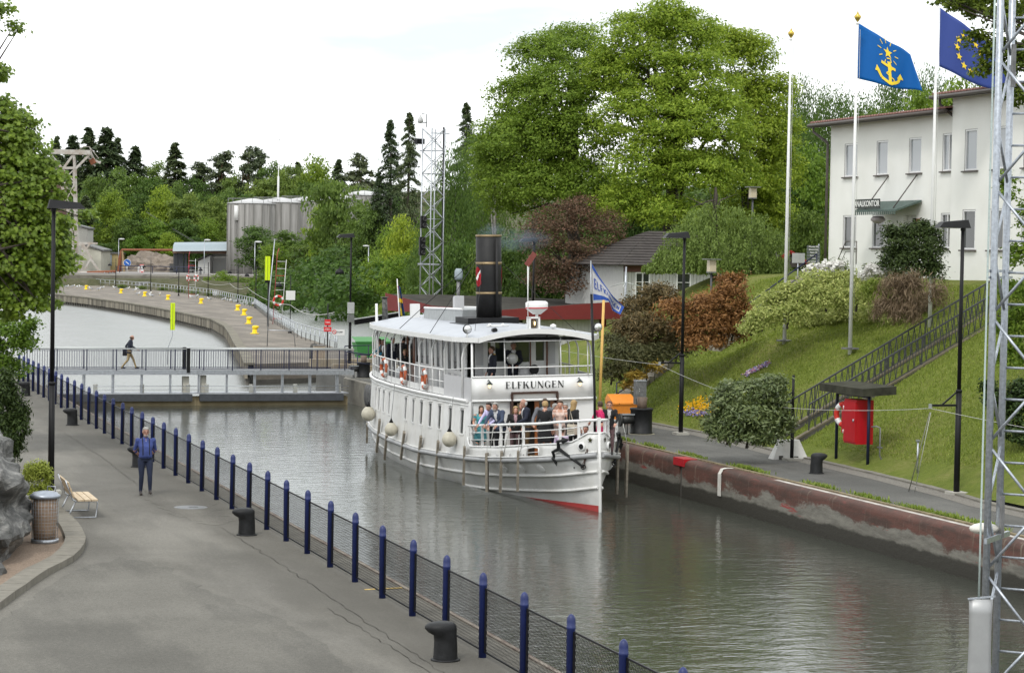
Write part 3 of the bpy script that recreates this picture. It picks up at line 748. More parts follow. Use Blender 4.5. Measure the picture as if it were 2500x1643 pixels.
rows=[(280,385,500,'round_c',88,'grey-green rounded tree below the tallest gantry spruce'),(225,395,505,'round_b',70,'dark leafy tree behind the gantry top'),
  (350,402,500,'round_b',80,'dark leafy tree below the lone spruces'),(412,418,500,'round_c',60,'pale birch-like tree under the tall narrow spruce'),
  (480,425,490,'airy_a',70,'pale loose-crowned birch left of the silos, upper row'),(530,432,485,'round_c',66,'pale leafy tree nearest the silo roof, upper row'),
  (200,455,470,'spruce_a',70,'dark broad conifer behind the gantry legs'),(262,440,455,'round_a',78,'bright green tree right of the gantry legs'),
  (330,440,480,'round_b',70,'dark leafy tree above the power lines'),(382,432,470,'yellow_a',66,'yellow-green tree in the middle of the far wood'),
  (440,446,465,'round_c',80,'broad pale tree in the middle of the far wood'),(505,455,455,'round_c',76,'broad pale tree just left of the silos'),
  (165,480,460,'round_b',60,'dark tree showing between the maple and the gantry legs'),(300,500,440,'round_b',66,'dark leafy tree behind the left street light'),
  (360,505,440,'round_a',76,'leafy tree crossed by the power lines'),(425,500,440,'round_b',76,'dark leafy tree behind the dark conveyor legs'),
  (485,505,440,'round_a',66,'leafy tree above the grey-blue conveyor roof'),(540,520,440,'round_c',46,'narrow tree squeezed against the left silo'),
  (320,545,430,'round_a',54,'low bright tree right of the yellow garage'),(395,540,428,'yellow_a',46,'low bright tree behind the speed sign'),
  (455,545,430,'round_b',50,'low dark tree behind the conveyor'),(250,560,432,'round_b',60,'low dark tree above the yellow garage'),
  (660,395,520,'round_c',90,'pale tree behind the silo roofs, left of the bright round tree'),(770,400,500,'airy_a',80,'pale birch behind the silo roofs'),
  (600,415,520,'round_c',90,'pale tree behind the left silo roof'),(715,408,510,'round_b',70,'dark tree behind the silo roofs'),(835,412,480,'airy_a',70,'pale birch behind the right end of the silos')]
for px,ty,D,kd,wpx,lab in rows: place(px,ty,D if D > 470 else 445+(D-420)*.6,kd,lab,'trees of the far wood',wpx)
# in front of and right of the silos
for px,ty,D,kd,wpx,lab in [
 (596,518,385,'round_b',76,'compact rounded dark tree in front of the left silo'),(668,532,375,'round_c',84,'grey-green tree in front of the middle silo'),
 (640,562,350,'round_a',60,'low leafy tree right of the rounded dark tree'),(720,560,350,'round_b',80,'low dark tree in front of the right silo'),
 (785,392,330,'airy_a',110,'tall airy yellow-green tree in front of the right silo'),(755,470,335,'yellow_a',70,'yellow-green tree left of the tall airy one'),
 (840,470,320,'round_c',90,'leafy tree between the silos and the black pier lamp'),(800,560,300,'round_b',80,'low dark tree behind the black pier lamp'),
 (866,470,300,'round_b',70,'dark tree below the two tall spruces'),(905,520,270,'round_a',70,'leafy tree right of the small grey street light'),
 (870,590,262,'round_a',80,'low leafy tree behind the grey mesh fence'),(740,610,330,'round_b',80,'scrubby low tree at the left end of the mesh fence'),
 (940,500,240,'yellow_a',70,'bright leafy tree just left of the tall lattice mast'),(930,585,230,'round_a',76,'bright low tree at the foot of the lattice mast'),
 (985,560,225,'round_b',70,'dark tree behind the lattice mast')]:
 place(px,ty,D,kd,lab,'trees right of the silos',wpx)
for px,ty,D,wpx,lab in [(910,275,300,96,'tall gaunt spruce left of the lattice mast'),(952,258,290,92,'tallest gaunt spruce close behind the lattice mast'),(880,395,300,70,'shorter spruce left of the two gaunt ones'),(1085,235,250,90,'spruce top showing above the weeping birch right of the mast')]:
 place(px,ty,D,'spruce_c',lab,'tall spruces by the lattice mast',wpx)
for px,ty,D,wpx,lab in [(1062,285,165,120,'dense weeping birch right of the lattice mast'),(1125,265,175,120,'weeping birch behind the left of the great tree'),(1010,420,190,90,'lower birch behind the lattice mast')]:
 place(px,ty,D,'birch_b',lab,'birches left of the great trees',wpx)
# ---- great trees behind the boat
def great_tree(name,label,loc,blobs,nleaf,lsize,mat,seed,r0=.35,th=None,clump=.75,bark=BARK,per=46,shell=.42,droop=0.):
 rng=np.random.default_rng(seed)
 o=thing(name,label,'tree',loc)
 bl=[tuple(b_) for b_ in blobs]
 P,N,idx=crown_points(bl,nleaf,rng,clump*.78,per,shell,.5)
 if droop: P[:,2] -= np.abs(rng.normal(size=len(P)))*droop
 v,q=leaves(P,N,lsize*(.5+.9*rng.random(len(P))),rng,.5)
 link('crown',fastmesh(name+'_crown',v,q,mat),o)
 limbs(th or max(b_[2] for b_ in bl)*.85,bl,r0,rng).build('trunk',[bark],o)
 return o
def px_blobs(loc,D,spec):
 """crown lobes given as directions (view x, y), radii in metres, depth offset"""
 out=[]
 for x,y,rx,rz,dd in spec:
  p=atD(x,y,D+dd)-Vector(loc);out.append((p.x,p.y,p.z,rx,rx,rz))
 return out
D=132;p=atD(1330,560,D);loc=(p.x,p.y,3.6)
great_tree('lime_tree','great dark green leafy tree left of the yellow-green one behind the boat',loc,
 px_blobs(loc,D,[(1215,235,2.2,1.6,0),(1260,140,2.3,1.5,0),(1330,110,2.3,1.4,2),(1180,330,2.2,1.8,0),(1290,230,2.6,2.0,-2),(1230,330,2.4,1.9,-2),
      (1330,330,2.6,2.0,-3),(1190,430,2.2,1.7,0),(1260,430,2.5,1.7,-2.5),(1350,430,2.6,1.6,-3),(1390,200,2.3,1.8,0),(1160,400,1.6,1.2,1),(1200,480,1.8,1.0,1),(1410,480,1.9,1.2,-1)]),95000,.185,L_LINDEN,41,.42)
D=128;p=atD(1560,560,D);loc=(p.x,p.y,4.4)
great_tree('ash_tree','tallest yellow-green tree rising behind the boat and the weeping tree',loc,
 px_blobs(loc,D,[(1470,95,2.2,1.6,0),(1555,55,2.0,1.4,0),(1600,90,2.2,1.7,1),(1430,180,2.2,1.8,1),(1520,180,2.5,1.9,-1),(1620,190,2.5,2.0,-1),
      (1470,290,2.4,1.9,-2),(1570,300,2.6,2.0,-3),(1660,290,2.3,1.9,-2),(1500,400,2.5,1.9,-3),(1600,410,2.5,1.7,-3),(1460,480,2.2,1.3,-3),(1550,500,2.3,1.1,-4),(1680,400,2.0,1.6,-1)]),95000,.185,L_YEL,42,.5,clump=.7)
D=134;p=atD(1730,560,D);loc=(p.x,p.y,5.0)
great_tree('elm_tree','yellow-green tree right of the tallest one, behind the bare flagpole',loc,
 px_blobs(loc,D,[(1690,110,1.7,1.4,0),(1740,130,1.7,1.4,0),(1720,230,2.2,1.8,0),(1790,230,1.7,1.6,0),(1760,330,2.1,1.8,-1),(1800,400,1.7,1.7,0),(1730,430,2.0,1.6,-1),(1780,490,1.8,1.4,0),(1810,310,1.4,1.5,0),(1805,520,1.3,1.2,0),(1690,510,1.6,1.0,-1)]),56000,.185,L_YEL,43,.35,clump=.7)
for i,(px,ty,D,wpx,kd,lab) in enumerate([(1870,130,190,110,'birch_b','birch between the bare pole and the anchor flag'),(1930,150,185,120,'birch_b','birch below the tip of the anchor flag'),(2010,170,180,130,'birch_b','birch right behind the anchor flag pole, over the roof'),
  (2090,110,185,130,'birch_b','birch topping the wood between the two flags'),(2165,105,190,120,'birch_b','birch behind the blue starred flag pole'),(1850,210,165,120,'birch_b','birch at the left corner of the white office'),
  (1880,330,150,110,'round_a','leafy tree left of the office drainpipe'),(2140,190,140,120,'round_a','bright leafy tree over the tiled roof'),(2230,170,140,140,'round_a','bright leafy tree beside the office chimney'),
  (1830,420,150,90,'round_b','dark tree behind the bare flagpole, low'),(2040,230,160,120,'round_b','dark tree behind the anchor flag, above the roof'),(2330,120,150,160,'birch_b','birch at the right edge behind the office')]):
 place(px,ty,D,kd,lab,'trees behind the white office',wpx,base_z=5.6)
# dark undergrowth below the great trees
broadleaf('under',7,5,9000,.28,9,L_DARK,.9,.0,9,r0=.08);NAMES['under']='leafy_shrub'
for px,ty,D,wpx,lab in [(1060,580,150,110,'dark undergrowth right of the lattice mast'),(1130,590,148,110,'dark undergrowth behind the funnel'),(1200,560,146,120,'dark undergrowth right of the funnel smoke'),(1480,500,140,100,'dark undergrowth behind the small tiled house'),
  (1560,480,142,110,'dark undergrowth right of the house ridge'),(1800,540,135,110,'dark undergrowth behind the signposts'),(1870,500,130,90,'dark shrub at the office corner'),(1260,600,140,110,'dark undergrowth behind the copper tree')]:
 place(px,ty,D,'under',lab,'undergrowth below the great trees',wpx,cat='shrub')
for px,lab,r_,bk,gb in ((1150,'birch with a pale straight trunk just right of the funnel',.15,BARK_B,L_BIRCH),(1241,'slender tree with a bare grey trunk left of the copper tree',.15,M('grey_bark',(.16,.14,.12),.9,var=.3),L_LINDEN)):
 D=138;p=atD(px,600,D);loc=(p.x,p.y,1.0);great_tree('bare_stemmed_tree',lab,loc,px_blobs(loc,D,[(px-25,360,1.2,1.3,0),(px+20,330,1.2,1.2,1),(px,410,1.3,.8,1)]),7000,.18,gb,46+px,r_,th=atD(px,380,D).z-1,bark=bk)
# copper-leaved tree and weeping tree
D=122;p=atD(1335,690,D);loc=(p.x,p.y,1.8)
great_tree('copper_tree','copper-leaved bushy tree behind the red-edged shed',loc,px_blobs(loc,D,[(1270,540,1.2,1.2,0),(1330,520,1.4,1.3,0),(1400,540,1.3,1.3,0),(1300,600,1.5,1.3,-1),(1370,610,1.6,1.3,-1),(1270,650,1.3,.9,0),(1410,640,1.2,1.2,0),(1330,660,1.6,.9,-1),(1240,560,.7,.9,0),(1300,500,.8,.8,0),(1350,480,.7,.7,0)]),20000,.14,L_COPPER,44,.16,clump=.75)
rng=np.random.default_rng(45)
D=106;p=atD(1660,640,D);wl_=Vector((p.x,p.y,right_h(p.x,p.y)))
o=thing('weeping_birch','weeping tree with hanging green curtains in front of the small house','tree',wl_)
Pn=[];An=[];Nn=[]
for x,y,rx,dd in [(1665,468,1.5,0),(1625,490,1.2,-.4),(1710,482,1.3,.3),(1590,525,1.0,-.3),(1755,500,1.1,0),(1795,540,.9,0),(1660,530,1.5,-1.3),(1560,575,.9,-.6),(1720,555,1.3,-1.0),(1610,570,1.1,-1.2),(1780,590,.8,-.4),(1530,610,.7,-.6),(1680,600,1.2,-1.6)]:
 c=atD(x,y,D+dd)-wl_
 for s_ in range(62):
  a=rng.random()*6.283;r=rx*rng.random()**.6;st=np.array([c.x+math.cos(a)*r,c.y+math.sin(a)*r,c.z-.5*(r/rx)**2*rx+rng.normal()*.1])
  L=min(st[2]-.2,1.0+1.5*rng.random()+1.0*(r/rx));m=46
  u=rng.random(m)**1.2;pts=st+np.array([math.cos(a)*.12,math.sin(a)*.12,-1.])*(u*L)[:,None]+rng.normal(size=(m,3))*np.array([.06,.06,.04])
  Pn.append(pts);An.append(np.tile([0,0,-1.],(m,1)));Nn.append(rng.normal(size=(m,3))+np.array([math.cos(a),math.sin(a),.5]))
Pn=np.concatenate(Pn);v,q=leaves(Pn,np.concatenate(Nn),.125*(.6+.8*rng.random(len(Pn))),rng,.45,axis=np.concatenate(An))
link('crown',fastmesh('weeping_crown',v,q,L_WILLOW),o)
limbs(4.2,[(0,0,4.2,1.5,1.5,.8),(1,0,4,1.5,1.5,.8),(-1.2,.4,3.9,1.2,1.2,.8)],.16,rng).build('trunk',[BARK],o)
# ---- maple at the left, bushes by the rock
def near_tree(name,label,loc,blobs,nleaf,lsize,mat,seed,r0,clump,maple=False,th=None,shell=.6,per=26):
 rng=np.random.default_rng(seed);o=thing(name,label,'tree',loc)
 if maple: blobs=blobs+[(b_[0]+rng.normal()*.45,b_[1]+rng.normal()*.3,b_[2]+rng.normal()*.4,.26,.26,.17) for b_ in blobs for _ in range(3)]
 P,N,idx=crown_points(blobs,nleaf,rng,clump,per,shell,.5)
 sz=lsize*(.7+.6*rng.random(len(P)))
 v,q=maple_leaves(P,N+np.array([.1,-.7,.2]),sz,rng) if maple else leaves(P,N,sz,rng,.6)
 link('crown',fastmesh(name+'_crown',v,q,mat),o)
 limbs(th,blobs,r0,rng).build('trunk',[BARK],o);return o
D=69;loc=(3.4,68.5,.3)
near_tree('maple_tree','large bright green maple at the left edge behind the black lamp',loc,px_blobs(loc,D,[(-18,30,.5,.35,0),(-25,170,.55,.4,0),(-5,265,.75,.5,0),(35,300,.6,.5,0),(55,350,.65,.55,0),(80,400,.65,.55,0),(103,450,.62,.55,0),(112,505,.6,.55,.1),(115,560,.58,.5,0),(122,615,.5,.45,0),(95,655,.5,.45,0),(70,695,.5,.4,0),(40,725,.5,.35,0),(10,340,.9,.7,-.3),(30,410,1.0,.7,-.4),(50,470,.9,.7,-.4),(20,530,1.0,.8,-.5),(65,545,.8,.7,-.3),(70,610,.75,.6,-.3),(25,620,.9,.7,-.4),(10,690,.8,.5,-.2),(-30,450,1.2,1.0,0),(-30,620,1.2,1.0,0)]),38000,.125,L_MAPLE,51,.24,.34,True,10.5,.55,30)
loc=(4.6,74.5,.1)
near_tree('ragged_bush','ragged small-leaved bush hanging below the maple by the fence',loc,px_blobs(loc,74,[(20,790,.9,.7,0),(60,800,.5,.45,0),(10,860,.8,.5,0),(70,760,.35,.3,0),(-30,840,1,.9,0)]),8000,.11,L_MID,52,.05,.22,False,2.6,.3,16)
# yew by the rock and lime-green bush
rng=np.random.default_rng(53)
loc=Vector((4.9,59.2,.4));o=thing('yew_shrub','dark upright yew shrub standing above the grey rock','shrub',loc)
bl=px_blobs(loc,58.6,[(5,930,.4,.6,0),(30,950,.26,.6,0),(42,1000,.26,.45,-.1),(0,1010,.5,.5,-.2),(15,885,.22,.3,0),(52,965,.14,.3,0),(35,1045,.25,.3,-.1),(5,1060,.45,.3,-.2)])
P,N,_=crown_points(bl,12000,rng,.16,22,.4,1.1);ax=np.tile([0,0,1.],(len(P),1))+rng.normal(size=P.shape)*.4
v,q=leaves(P,N,.12*(.6+.8*rng.random(len(P))),rng,.3,axis=ax);link('crown',fastmesh('yew_crown',v,q,L_YEW),o)
MB().tube([(0,0,-.4),(.05,0,1.6)],[.09,.04],6).build('stem',[BARK],o)
loc=Vector((5.9,57.2,.0));o=thing('lime_bush','low feathery lime green bush between rock and lamp post','shrub',loc)
bl=px_blobs(loc,57.8,[(75,1105,.24,.32,0),(98,1100,.2,.3,0),(70,1155,.28,.3,0),(102,1145,.18,.3,0),(88,1170,.25,.25,0),(112,1120,.1,.25,0)])
P,N,_=crown_points(bl,9000,rng,.10,18,.3,1.2);ax=np.tile([0,0,1.],(len(P),1))+rng.normal(size=P.shape)*.4
v,q=leaves(P,N,.085*(.6+.8*rng.random(len(P))),rng,.3,axis=ax);link('crown',fastmesh('lime_crown',v,q,L_LIME),o)
MB().tube([(0,0,-.1),(.02,0,.4)],[.03,.01],5).build('stem',[BARK],o)
# ---- oak branch overhanging at the right edge, shrubs behind the near mast
loc=(36.5,47.5,2.2)
near_tree('oak_tree','dark oak hanging over the starred flag at the top right corner',loc,px_blobs(loc,60,[(2240,10,.55,.3,0),(2300,20,.8,.45,.5),(2370,40,1.0,.6,0),(2270,100,.45,.35,0),(2330,130,.7,.45,0),(2290,165,.35,.22,0),(2390,150,.9,.6,0),(2350,215,.4,.2,.3),(2420,230,.9,.5,0),(2200,5,.3,.15,0)]),9000,.125,L_OAK,54,.26,.24,False,9.0,.4,24)
loc=(37.5,57.5,3.6)
near_tree('sycamore_bush','leafy shrub climbing behind the near lattice mast',loc,px_blobs(loc,66,[(2340,440,.28,.5,0),(2370,600,.4,.5,0),(2350,680,.5,.4,0),(2390,760,.8,.8,0),(2350,830,.5,.5,0),(2340,760,.3,.5,.3),(2400,520,.5,.8,0)]),6500,.125,L_MID,55,.08,.2,False,4.0,.4,18)
loc=(35.8,56.0,1.6)
near_tree('dark_juniper','dark juniper shrub low behind the near lattice mast',loc,px_blobs(loc,64,[(2320,930,.4,.4,0),(2350,960,.5,.5,0),(2380,930,.6,.6,0),(2300,900,.25,.2,0),(2370,1010,.5,.4,0)]),5000,.11,L_YEW,56,.06,.2,False,.8,.4,18)
# ---- shrubs of the bank
def shrub(name,label,cat,D,spec,n,lsize,mat,seed,clump=.3,aspect=.35,per=26,flat=.7,shell=.5,up=.3,group=None,stem=True):
 rng=np.random.default_rng(seed);W_=[]
 for x,y,rx,rz,dd in spec:  # each lobe rests on the bank where its line of sight comes down to it
  r=ray(x*VV,y*VV);t=50.
  while t < D+5:
   p=CAMP+r*t
   if p.x > 31 and p.z-rh(p.x,p.y) < rz*.55: break
   t += .1
  else: t=D+dd;p=CAMP+r*t
  W_.append((p,rx*t/D,rz*t/D))
 c=sum((w_[0] for w_ in W_),Vector())/len(W_);loc=Vector((c.x,c.y,rh(c.x,c.y)));o=thing(name,label,cat,loc,0,group)
 bl=[((w_[0]-loc).x,(w_[0]-loc).y,(w_[0]-loc).z,w_[1]*1.12,w_[1]*1.12,w_[2]*1.2) for w_ in W_];P,N,_=crown_points(bl,n,rng,clump,per,shell,flat)
 ax=rng.normal(size=P.shape)*.6+np.array([0,0,up])
 v,q=leaves(P,N,lsize*(.6+.8*rng.random(len(P))),rng,aspect,axis=ax);link('foliage',fastmesh(name+'_foliage',v,q,mat),o)
 if stem:
  for b_ in bl: b=MB();b.tube([(b_[0],b_[1],b_[2]-b_[5]),(b_[0]+.05,b_[1],b_[2]-.1),(b_[0]-.1,b_[1]-.1,b_[2]+b_[5]*.7)],[.05,.035,.01],5,cap=False);b.build('stem',[BARK],o)
 return o
shrub('orange_juniper','rust-orange juniper spreading up to a point beside the stairs','shrub',88,[(1700,665,.45,.45,0),(1690,700,.7,.4,0),(1640,715,.7,.4,0),(1720,735,.55,.35,0),(1660,755,.8,.4,-.3),(1600,760,.5,.3,0),(1700,775,.5,.3,0),(1640,795,.8,.3,-.4),(1560,720,.5,.3,0)],17000,.17,L_ORANGE,61,.32,.3)
shrub('brown_juniper','brown-green juniper beside the boat shed, left of the orange one','shrub',90,[(1530,690,.7,.4,1),(1480,720,.6,.4,1),(1500,760,.8,.45,0),(1560,770,.6,.35,0),(1450,770,.5,.4,.6),(1480,800,.7,.4,0),(1550,800,.5,.3,0)],14000,.17,L_BROWN,62,.32,.3)
shrub('olive_heather','olive-brown low shrub above the lower stairs','shrub',89,[(1440,830,.6,.4,0),(1490,830,.7,.4,0),(1540,825,.5,.35,0),(1420,870,.5,.35,0),(1460,850,.6,.4,-.2),(1580,815,.4,.25,0),(1430,800,.5,.3,.6)],12000,.14,L_OLIVE,63,.28,.3)
shrub('yellow_fern','yellow fern patch beside the lower stairs','fern',88.4,[(1480,875,.35,.16,0),(1520,855,.3,.14,0),(1460,895,.22,.12,0)],700,.24,L_FERN,64,.2,.22,14,stem=False)
shrub('variegated_shrub','broad cream-variegated shrub behind the flagpoles','shrub',84,[(1770,745,.5,.35,0),(1830,735,.6,.4,0),(1900,740,.7,.38,-.5),(1970,735,.7,.4,-1),(2040,735,.6,.35,-2),(1790,705,.5,.35,.8),(1850,690,.6,.4,.8),(1920,695,.7,.4,0),(1990,695,.7,.4,-.6),(1900,655,.6,.35,1),(1960,660,.6,.35,.6),(1745,765,.35,.2,0),(2085,745,.4,.2,-2.6)],24000,.12,L_VARI,65,.26,.45)
shrub('white_rhododendron','white-flowering rhododendron below the office wall','shrub',88,[(1900,640,.5,.35,0),(1940,630,.5,.35,0),(2040,640,.6,.35,-3),(2080,650,.5,.3,-4)],5000,.14,L_RHODO,66,.25,.4)
shrub('white_blossoms','heads of white blossom on the rhododendron below the office','flowers',87.4,[(1893,630,.3,.25,-1),(1912,645,.3,.22,-1),(1945,622,.3,.22,-1),(1920,622,.28,.2,-1),(2030,630,.35,.2,-4.4),(2065,635,.3,.2,-5),(2010,645,.25,.2,-4)],1800,.15,L_WHITE,67,.12,.9,14,stem=False)
shrub('dark_yew','dense dark yew against the white office wall','shrub',82,[(2090,570,.5,.6,0),(2130,560,.6,.6,-.5),(2165,580,.4,.7,-1),(2080,610,.5,.5,0),(2130,620,.7,.6,-.6),(2170,640,.35,.5,-1),(2150,540,.35,.35,-.6),(2065,545,.25,.3,0)],15000,.13,L_YEW,68,.24,.35)
shrub('dry_grass_clump','brown dry ornamental grass clump below the yew','grass',79,[(2080,680,.5,.45,0),(2120,680,.5,.5,-.4),(2060,720,.4,.3,0),(2140,715,.45,.35,-.6),(2100,730,.5,.25,-.4),(2180,690,.3,.35,-1.5)],9000,.24,L_STRAW,69,.25,.1,26,1.2,up=1.6,stem=False)
shrub('green_grass_tuft','green tuft in front of the dry ornamental grass','grass',80,[(2030,675,.35,.25,0)],1200,.22,L_GRASS,70,.2,.12,26,1.2,up=1.6,stem=False)
shrub('rhododendron_bush','big rounded rhododendron at the foot of the lawn','shrub',71.5,[(1720,920,.75,.42,0),(1780,915,.6,.4,0),(1680,950,.5,.35,0),(1740,970,.85,.4,-.3),(1800,960,.4,.35,0),(1690,990,.5,.28,0),(1760,1005,.6,.22,-.2),(1800,890,.35,.22,.2),(1720,1005,.5,.26,-.3),(1690,1008,.6,.3,-.2),(1775,1012,.6,.3,-.2),(1735,1016,.75,.3,-.3),(1665,985,.4,.3,0),(1815,985,.4,.3,0),(1800,1005,.5,.3,0)],19000,.15,L_RHODO,71,.24,.34)
def flowers(name,label,pts,mats,n,size,spread,seed):
 rng=np.random.default_rng(seed);c=pts[len(pts)//2];o=thing(name,label,'flowers',c)
 for mi,mat in enumerate(mats):
  P=[]
  for a,b_ in zip(pts[:-1],pts[1:]):
   m=n//len(mats)//(len(pts)-1);t=rng.random(m)
   q=np.array(a)[None]*(1-t[:,None])+np.array(b_)[None]*t[:,None]+rng.normal(size=(m,3))*np.array(spread)
   P.append(q)
  P=np.concatenate(P);P[:,2]=[right_h(x,y)+.06+.1*rng.random() for x,y in P[:,:2]]
  N=rng.normal(size=P.shape)*.5+np.array([0,-.6,.8])
  v,q=leaves(P-np.array(c),N,size*(.7+.6*rng.random(len(P))),rng,.9)
  link('blossoms',fastmesh(name,v,q,mat),o)
 return o
def onbank(px,py):
 """where a line of sight meets the bank"""
 r=ray(px*VV,py*VV)
 t=40.
 while t < 140:
  p=CAMP+r*t
  if p.x > 31 and p.z < rh(p.x,p.y)+.01: return p
  t += .05
 return CAMP+r*80
a=onbank(1598,955);c=onbank(1650,962)
flowers('yellow_pansies','patch of yellow pansies left of the big rhododendron',[tuple(onbank(1602,942)),tuple(onbank(1630,945)),tuple(onbank(1652,958))],[L_YELLOW],420,.09,(.16,.35,0),81)
flowers('violet_pansies','violet and white pansy edging in front of the yellow pansies',[tuple(onbank(1594,962)),tuple(onbank(1620,966)),tuple(onbank(1648,970))],[L_PURPLE],240,.08,(.08,.18,0),82)
flowers('pansy_row','slanting row of pink, white and violet pansies in the lawn',[tuple(onbank(1732,876)),tuple(onbank(1760,862)),tuple(onbank(1788,848))],[L_PINK,L_PURPLE],260,.08,(.07,.12,0),83)
# grass blades on the bank, weeds along the quay edge
rng=np.random.default_rng(91)
n=120000;X=32.6+rng.random(n)**.9*10;Y=52+rng.random(n)*40
Z=np.array([rh(x,y) for x,y in zip(X,Y)])
P=np.stack([X,Y,Z+.02],1)
v,q=leaves(P,rng.normal(size=(n,3))+np.array([0,-1.2,.0]),.11*(.5+rng.random(n)),rng,.18,axis=np.tile([0,0,1.],(n,1)))
tag(link('lawn_grass',fastmesh('lawn_grass',v,q,L_GRASS)),'short mown grass covering the bank',kind='stuff')
n=2600;Y=rng.choice([58,62.6,63.4,67.5,71,74,55,52.2,50.5,48.6],n)+rng.normal(size=n)*.5;X=XR+.66+np.abs(rng.normal(size=n))*.10
v,q=leaves(np.stack([X,Y,.05+0*X],1),rng.normal(size=(n,3))+np.array([0,-1.2,.3]),.17*(.4+rng.random(n)),rng,.2,axis=np.tile([0,0,1.],(n,1)))
tag(link('edge_weeds',fastmesh('edge_weeds',v,q,L_GRASS)),'weeds growing along the right quay edge',kind='stuff')
# bushes round the right basin and weeds at the pier's back edge
i=0
for px,py,D,wpx,ty,kd,lab in [(700,712,318,60,655,'bush_a','bright bush on the basin bank right of the ladder'),(745,715,312,66,668,'bush_b','bush on the basin bank left of the hanging lamp'),(795,722,300,64,665,'bush_a','bush on the basin bank behind the black lamp'),(845,735,285,70,660,'bush_b','bush on the basin bank right of the black lamp'),
  (885,745,270,66,668,'bush_a','bush on the basin bank behind the stern flag'),(920,700,262,60,650,'bush_b','bush on the basin bank left of the boat house roof'),(560,690,365,60,640,'bush_b','bush across the basin behind the yellow marker'),(610,690,350,60,640,'bush_a','bush across the basin, right of the yellow marker'),(655,690,335,50,648,'bush_b','bush across the basin behind the life ring'),
  (515,680,375,60,632,'bush_a','leafy bush below the dark red door'),(965,690,250,60,655,'bush_a','bush behind the left edge of the boat house roof')]:
 place(px,ty,D,kd,lab,'bushes round the right basin',wpx,cat='shrub',base_z=-1.1)
for k_,(px,D) in enumerate([(255,352),(300,345),(345,338),(385,325),(420,318),(455,308),(490,300),(525,292),(555,280),(600,255)]):
 p=atD(px,690,D);q_=plant('bush_b',(p.x+2,p.y,-.1),'weedy tuft behind the guide pier, '+ORD[k_]+' from the far end','weeds','weeds along the pier',.5,.28);
# far wood behind the named trees: one mass
rng=np.random.default_rng(97);bl=[]
for k_ in range(150):
 px=rng.uniform(90,900);D=rng.uniform(470,610);p=atD(px,560,D);g=fh(p.x,p.y);h_=rng.uniform(9,16)
 bl.append((p.x,p.y,g+h_*.55,5.5,5.5,h_*.55))
for k_ in range(70):
 px=rng.uniform(640,1010);D=rng.uniform(240,420);p=atD(px,600,D);g=fh(p.x,p.y)
 h_=rng.uniform(4,8);bl.append((p.x,p.y,g+h_*.5,3.6,3.6,h_*.55))
P,N,_=crown_points(bl,150000,rng,1.6,40,.6,.5)
v,q=leaves(P,N,.62*(.6+.8*rng.random(len(P))),rng,.6)
tag(link('far_wood',fastmesh('far_wood',v,q,L_DARK)),'dense green wood filling the far hillside',kind='stuff')
rng=np.random.default_rng(98);bl=[]
for k_ in range(60):
 px=rng.uniform(1040,1950);D=rng.uniform(150,200);p=atD(px,560,D);g=ground(p.x,p.y);h_=rng.uniform(5,9)
 bl.append((p.x,p.y,g+h_*.5,3.2,3.2,h_*.55))
P,N,_=crown_points(bl,70000,rng,1.1,40,.6,.5)
v,q=leaves(P,N,.33*(.6+.8*rng.random(len(P))),rng,.6)
tag(link('near_wood',fastmesh('near_wood',v,q,L_DARK)),'dense dark wood behind the great trees',kind='stuff')
# ================================================================== LEFT QUAY
def off(b,loc):
 l_=Vector(loc);b.v=[tuple(Vector(p)-l_) for p in b.v];return b
# ---- blue-post fence with expanded mesh
FX,FY0,FS,FH=10.80,57.56,2.1093,1.374
fence=thing('quay_fence','long fence of navy blue round posts and black mesh panels along the left quay','fence',(FX,FY0,0))
pm=MB().lathe([(.064,-.05),(.064,1.155),(.068,1.16),(.068,1.19),(.064,1.195),(.064,1.27),(.058,1.315),(.040,1.35),(.012,1.372)],n=14).mesh('post',[BLUE])
PW=FS-.16
fr=MB()
for z in (.10,1.12): fr.span((-.012,-PW/2,z-.014),(.012,PW/2,z+.014))
for y in (-PW/2,PW/2): fr.span((-.016,y-.016,.09),(.016,y+.016,1.13))
frm=fr.mesh('panel_frame',[BLACK])
ms=MB();pitch=.058;H0,H1=.11,1.11;k=1.75;n_=int(PW/pitch)+int((H1-H0)/k/pitch)+2
for sgn in (1,-1):
 for i in range(n_):
  y0=-PW/2+i*pitch*1.0-((H1-H0)/k);pts=[]
  ya,yb=y0,y0+(H1-H0)/k
  za,zb=H0,H1
  if ya < -PW/2: za=H0+(-PW/2-ya)*k;ya=-PW/2
  if yb > PW/2: zb=H1-(yb-PW/2)*k;yb=PW/2
  if za >= zb: continue
  w=.0085
  ms.add([(0,sgn*(ya-w),za),(0,sgn*(ya+w),za),(0,sgn*(yb+w),zb),(0,sgn*(yb-w),zb)],[(0,1,2,3)])
mshm=ms.mesh('mesh_infill',[BLACK])
for i in range(-4,37):
 y=-FS*(i-20)
 po_=link('post',pm,fence,(0,y,0));po_.rotation_euler=(RNG.normal()*.008,RNG.normal()*.008,RNG.random()*6)
 if i < 36:
  f_=link('mesh_panel',frm,fence,(.02,y-FS/2,0));link('mesh_infill',mshm,f_)
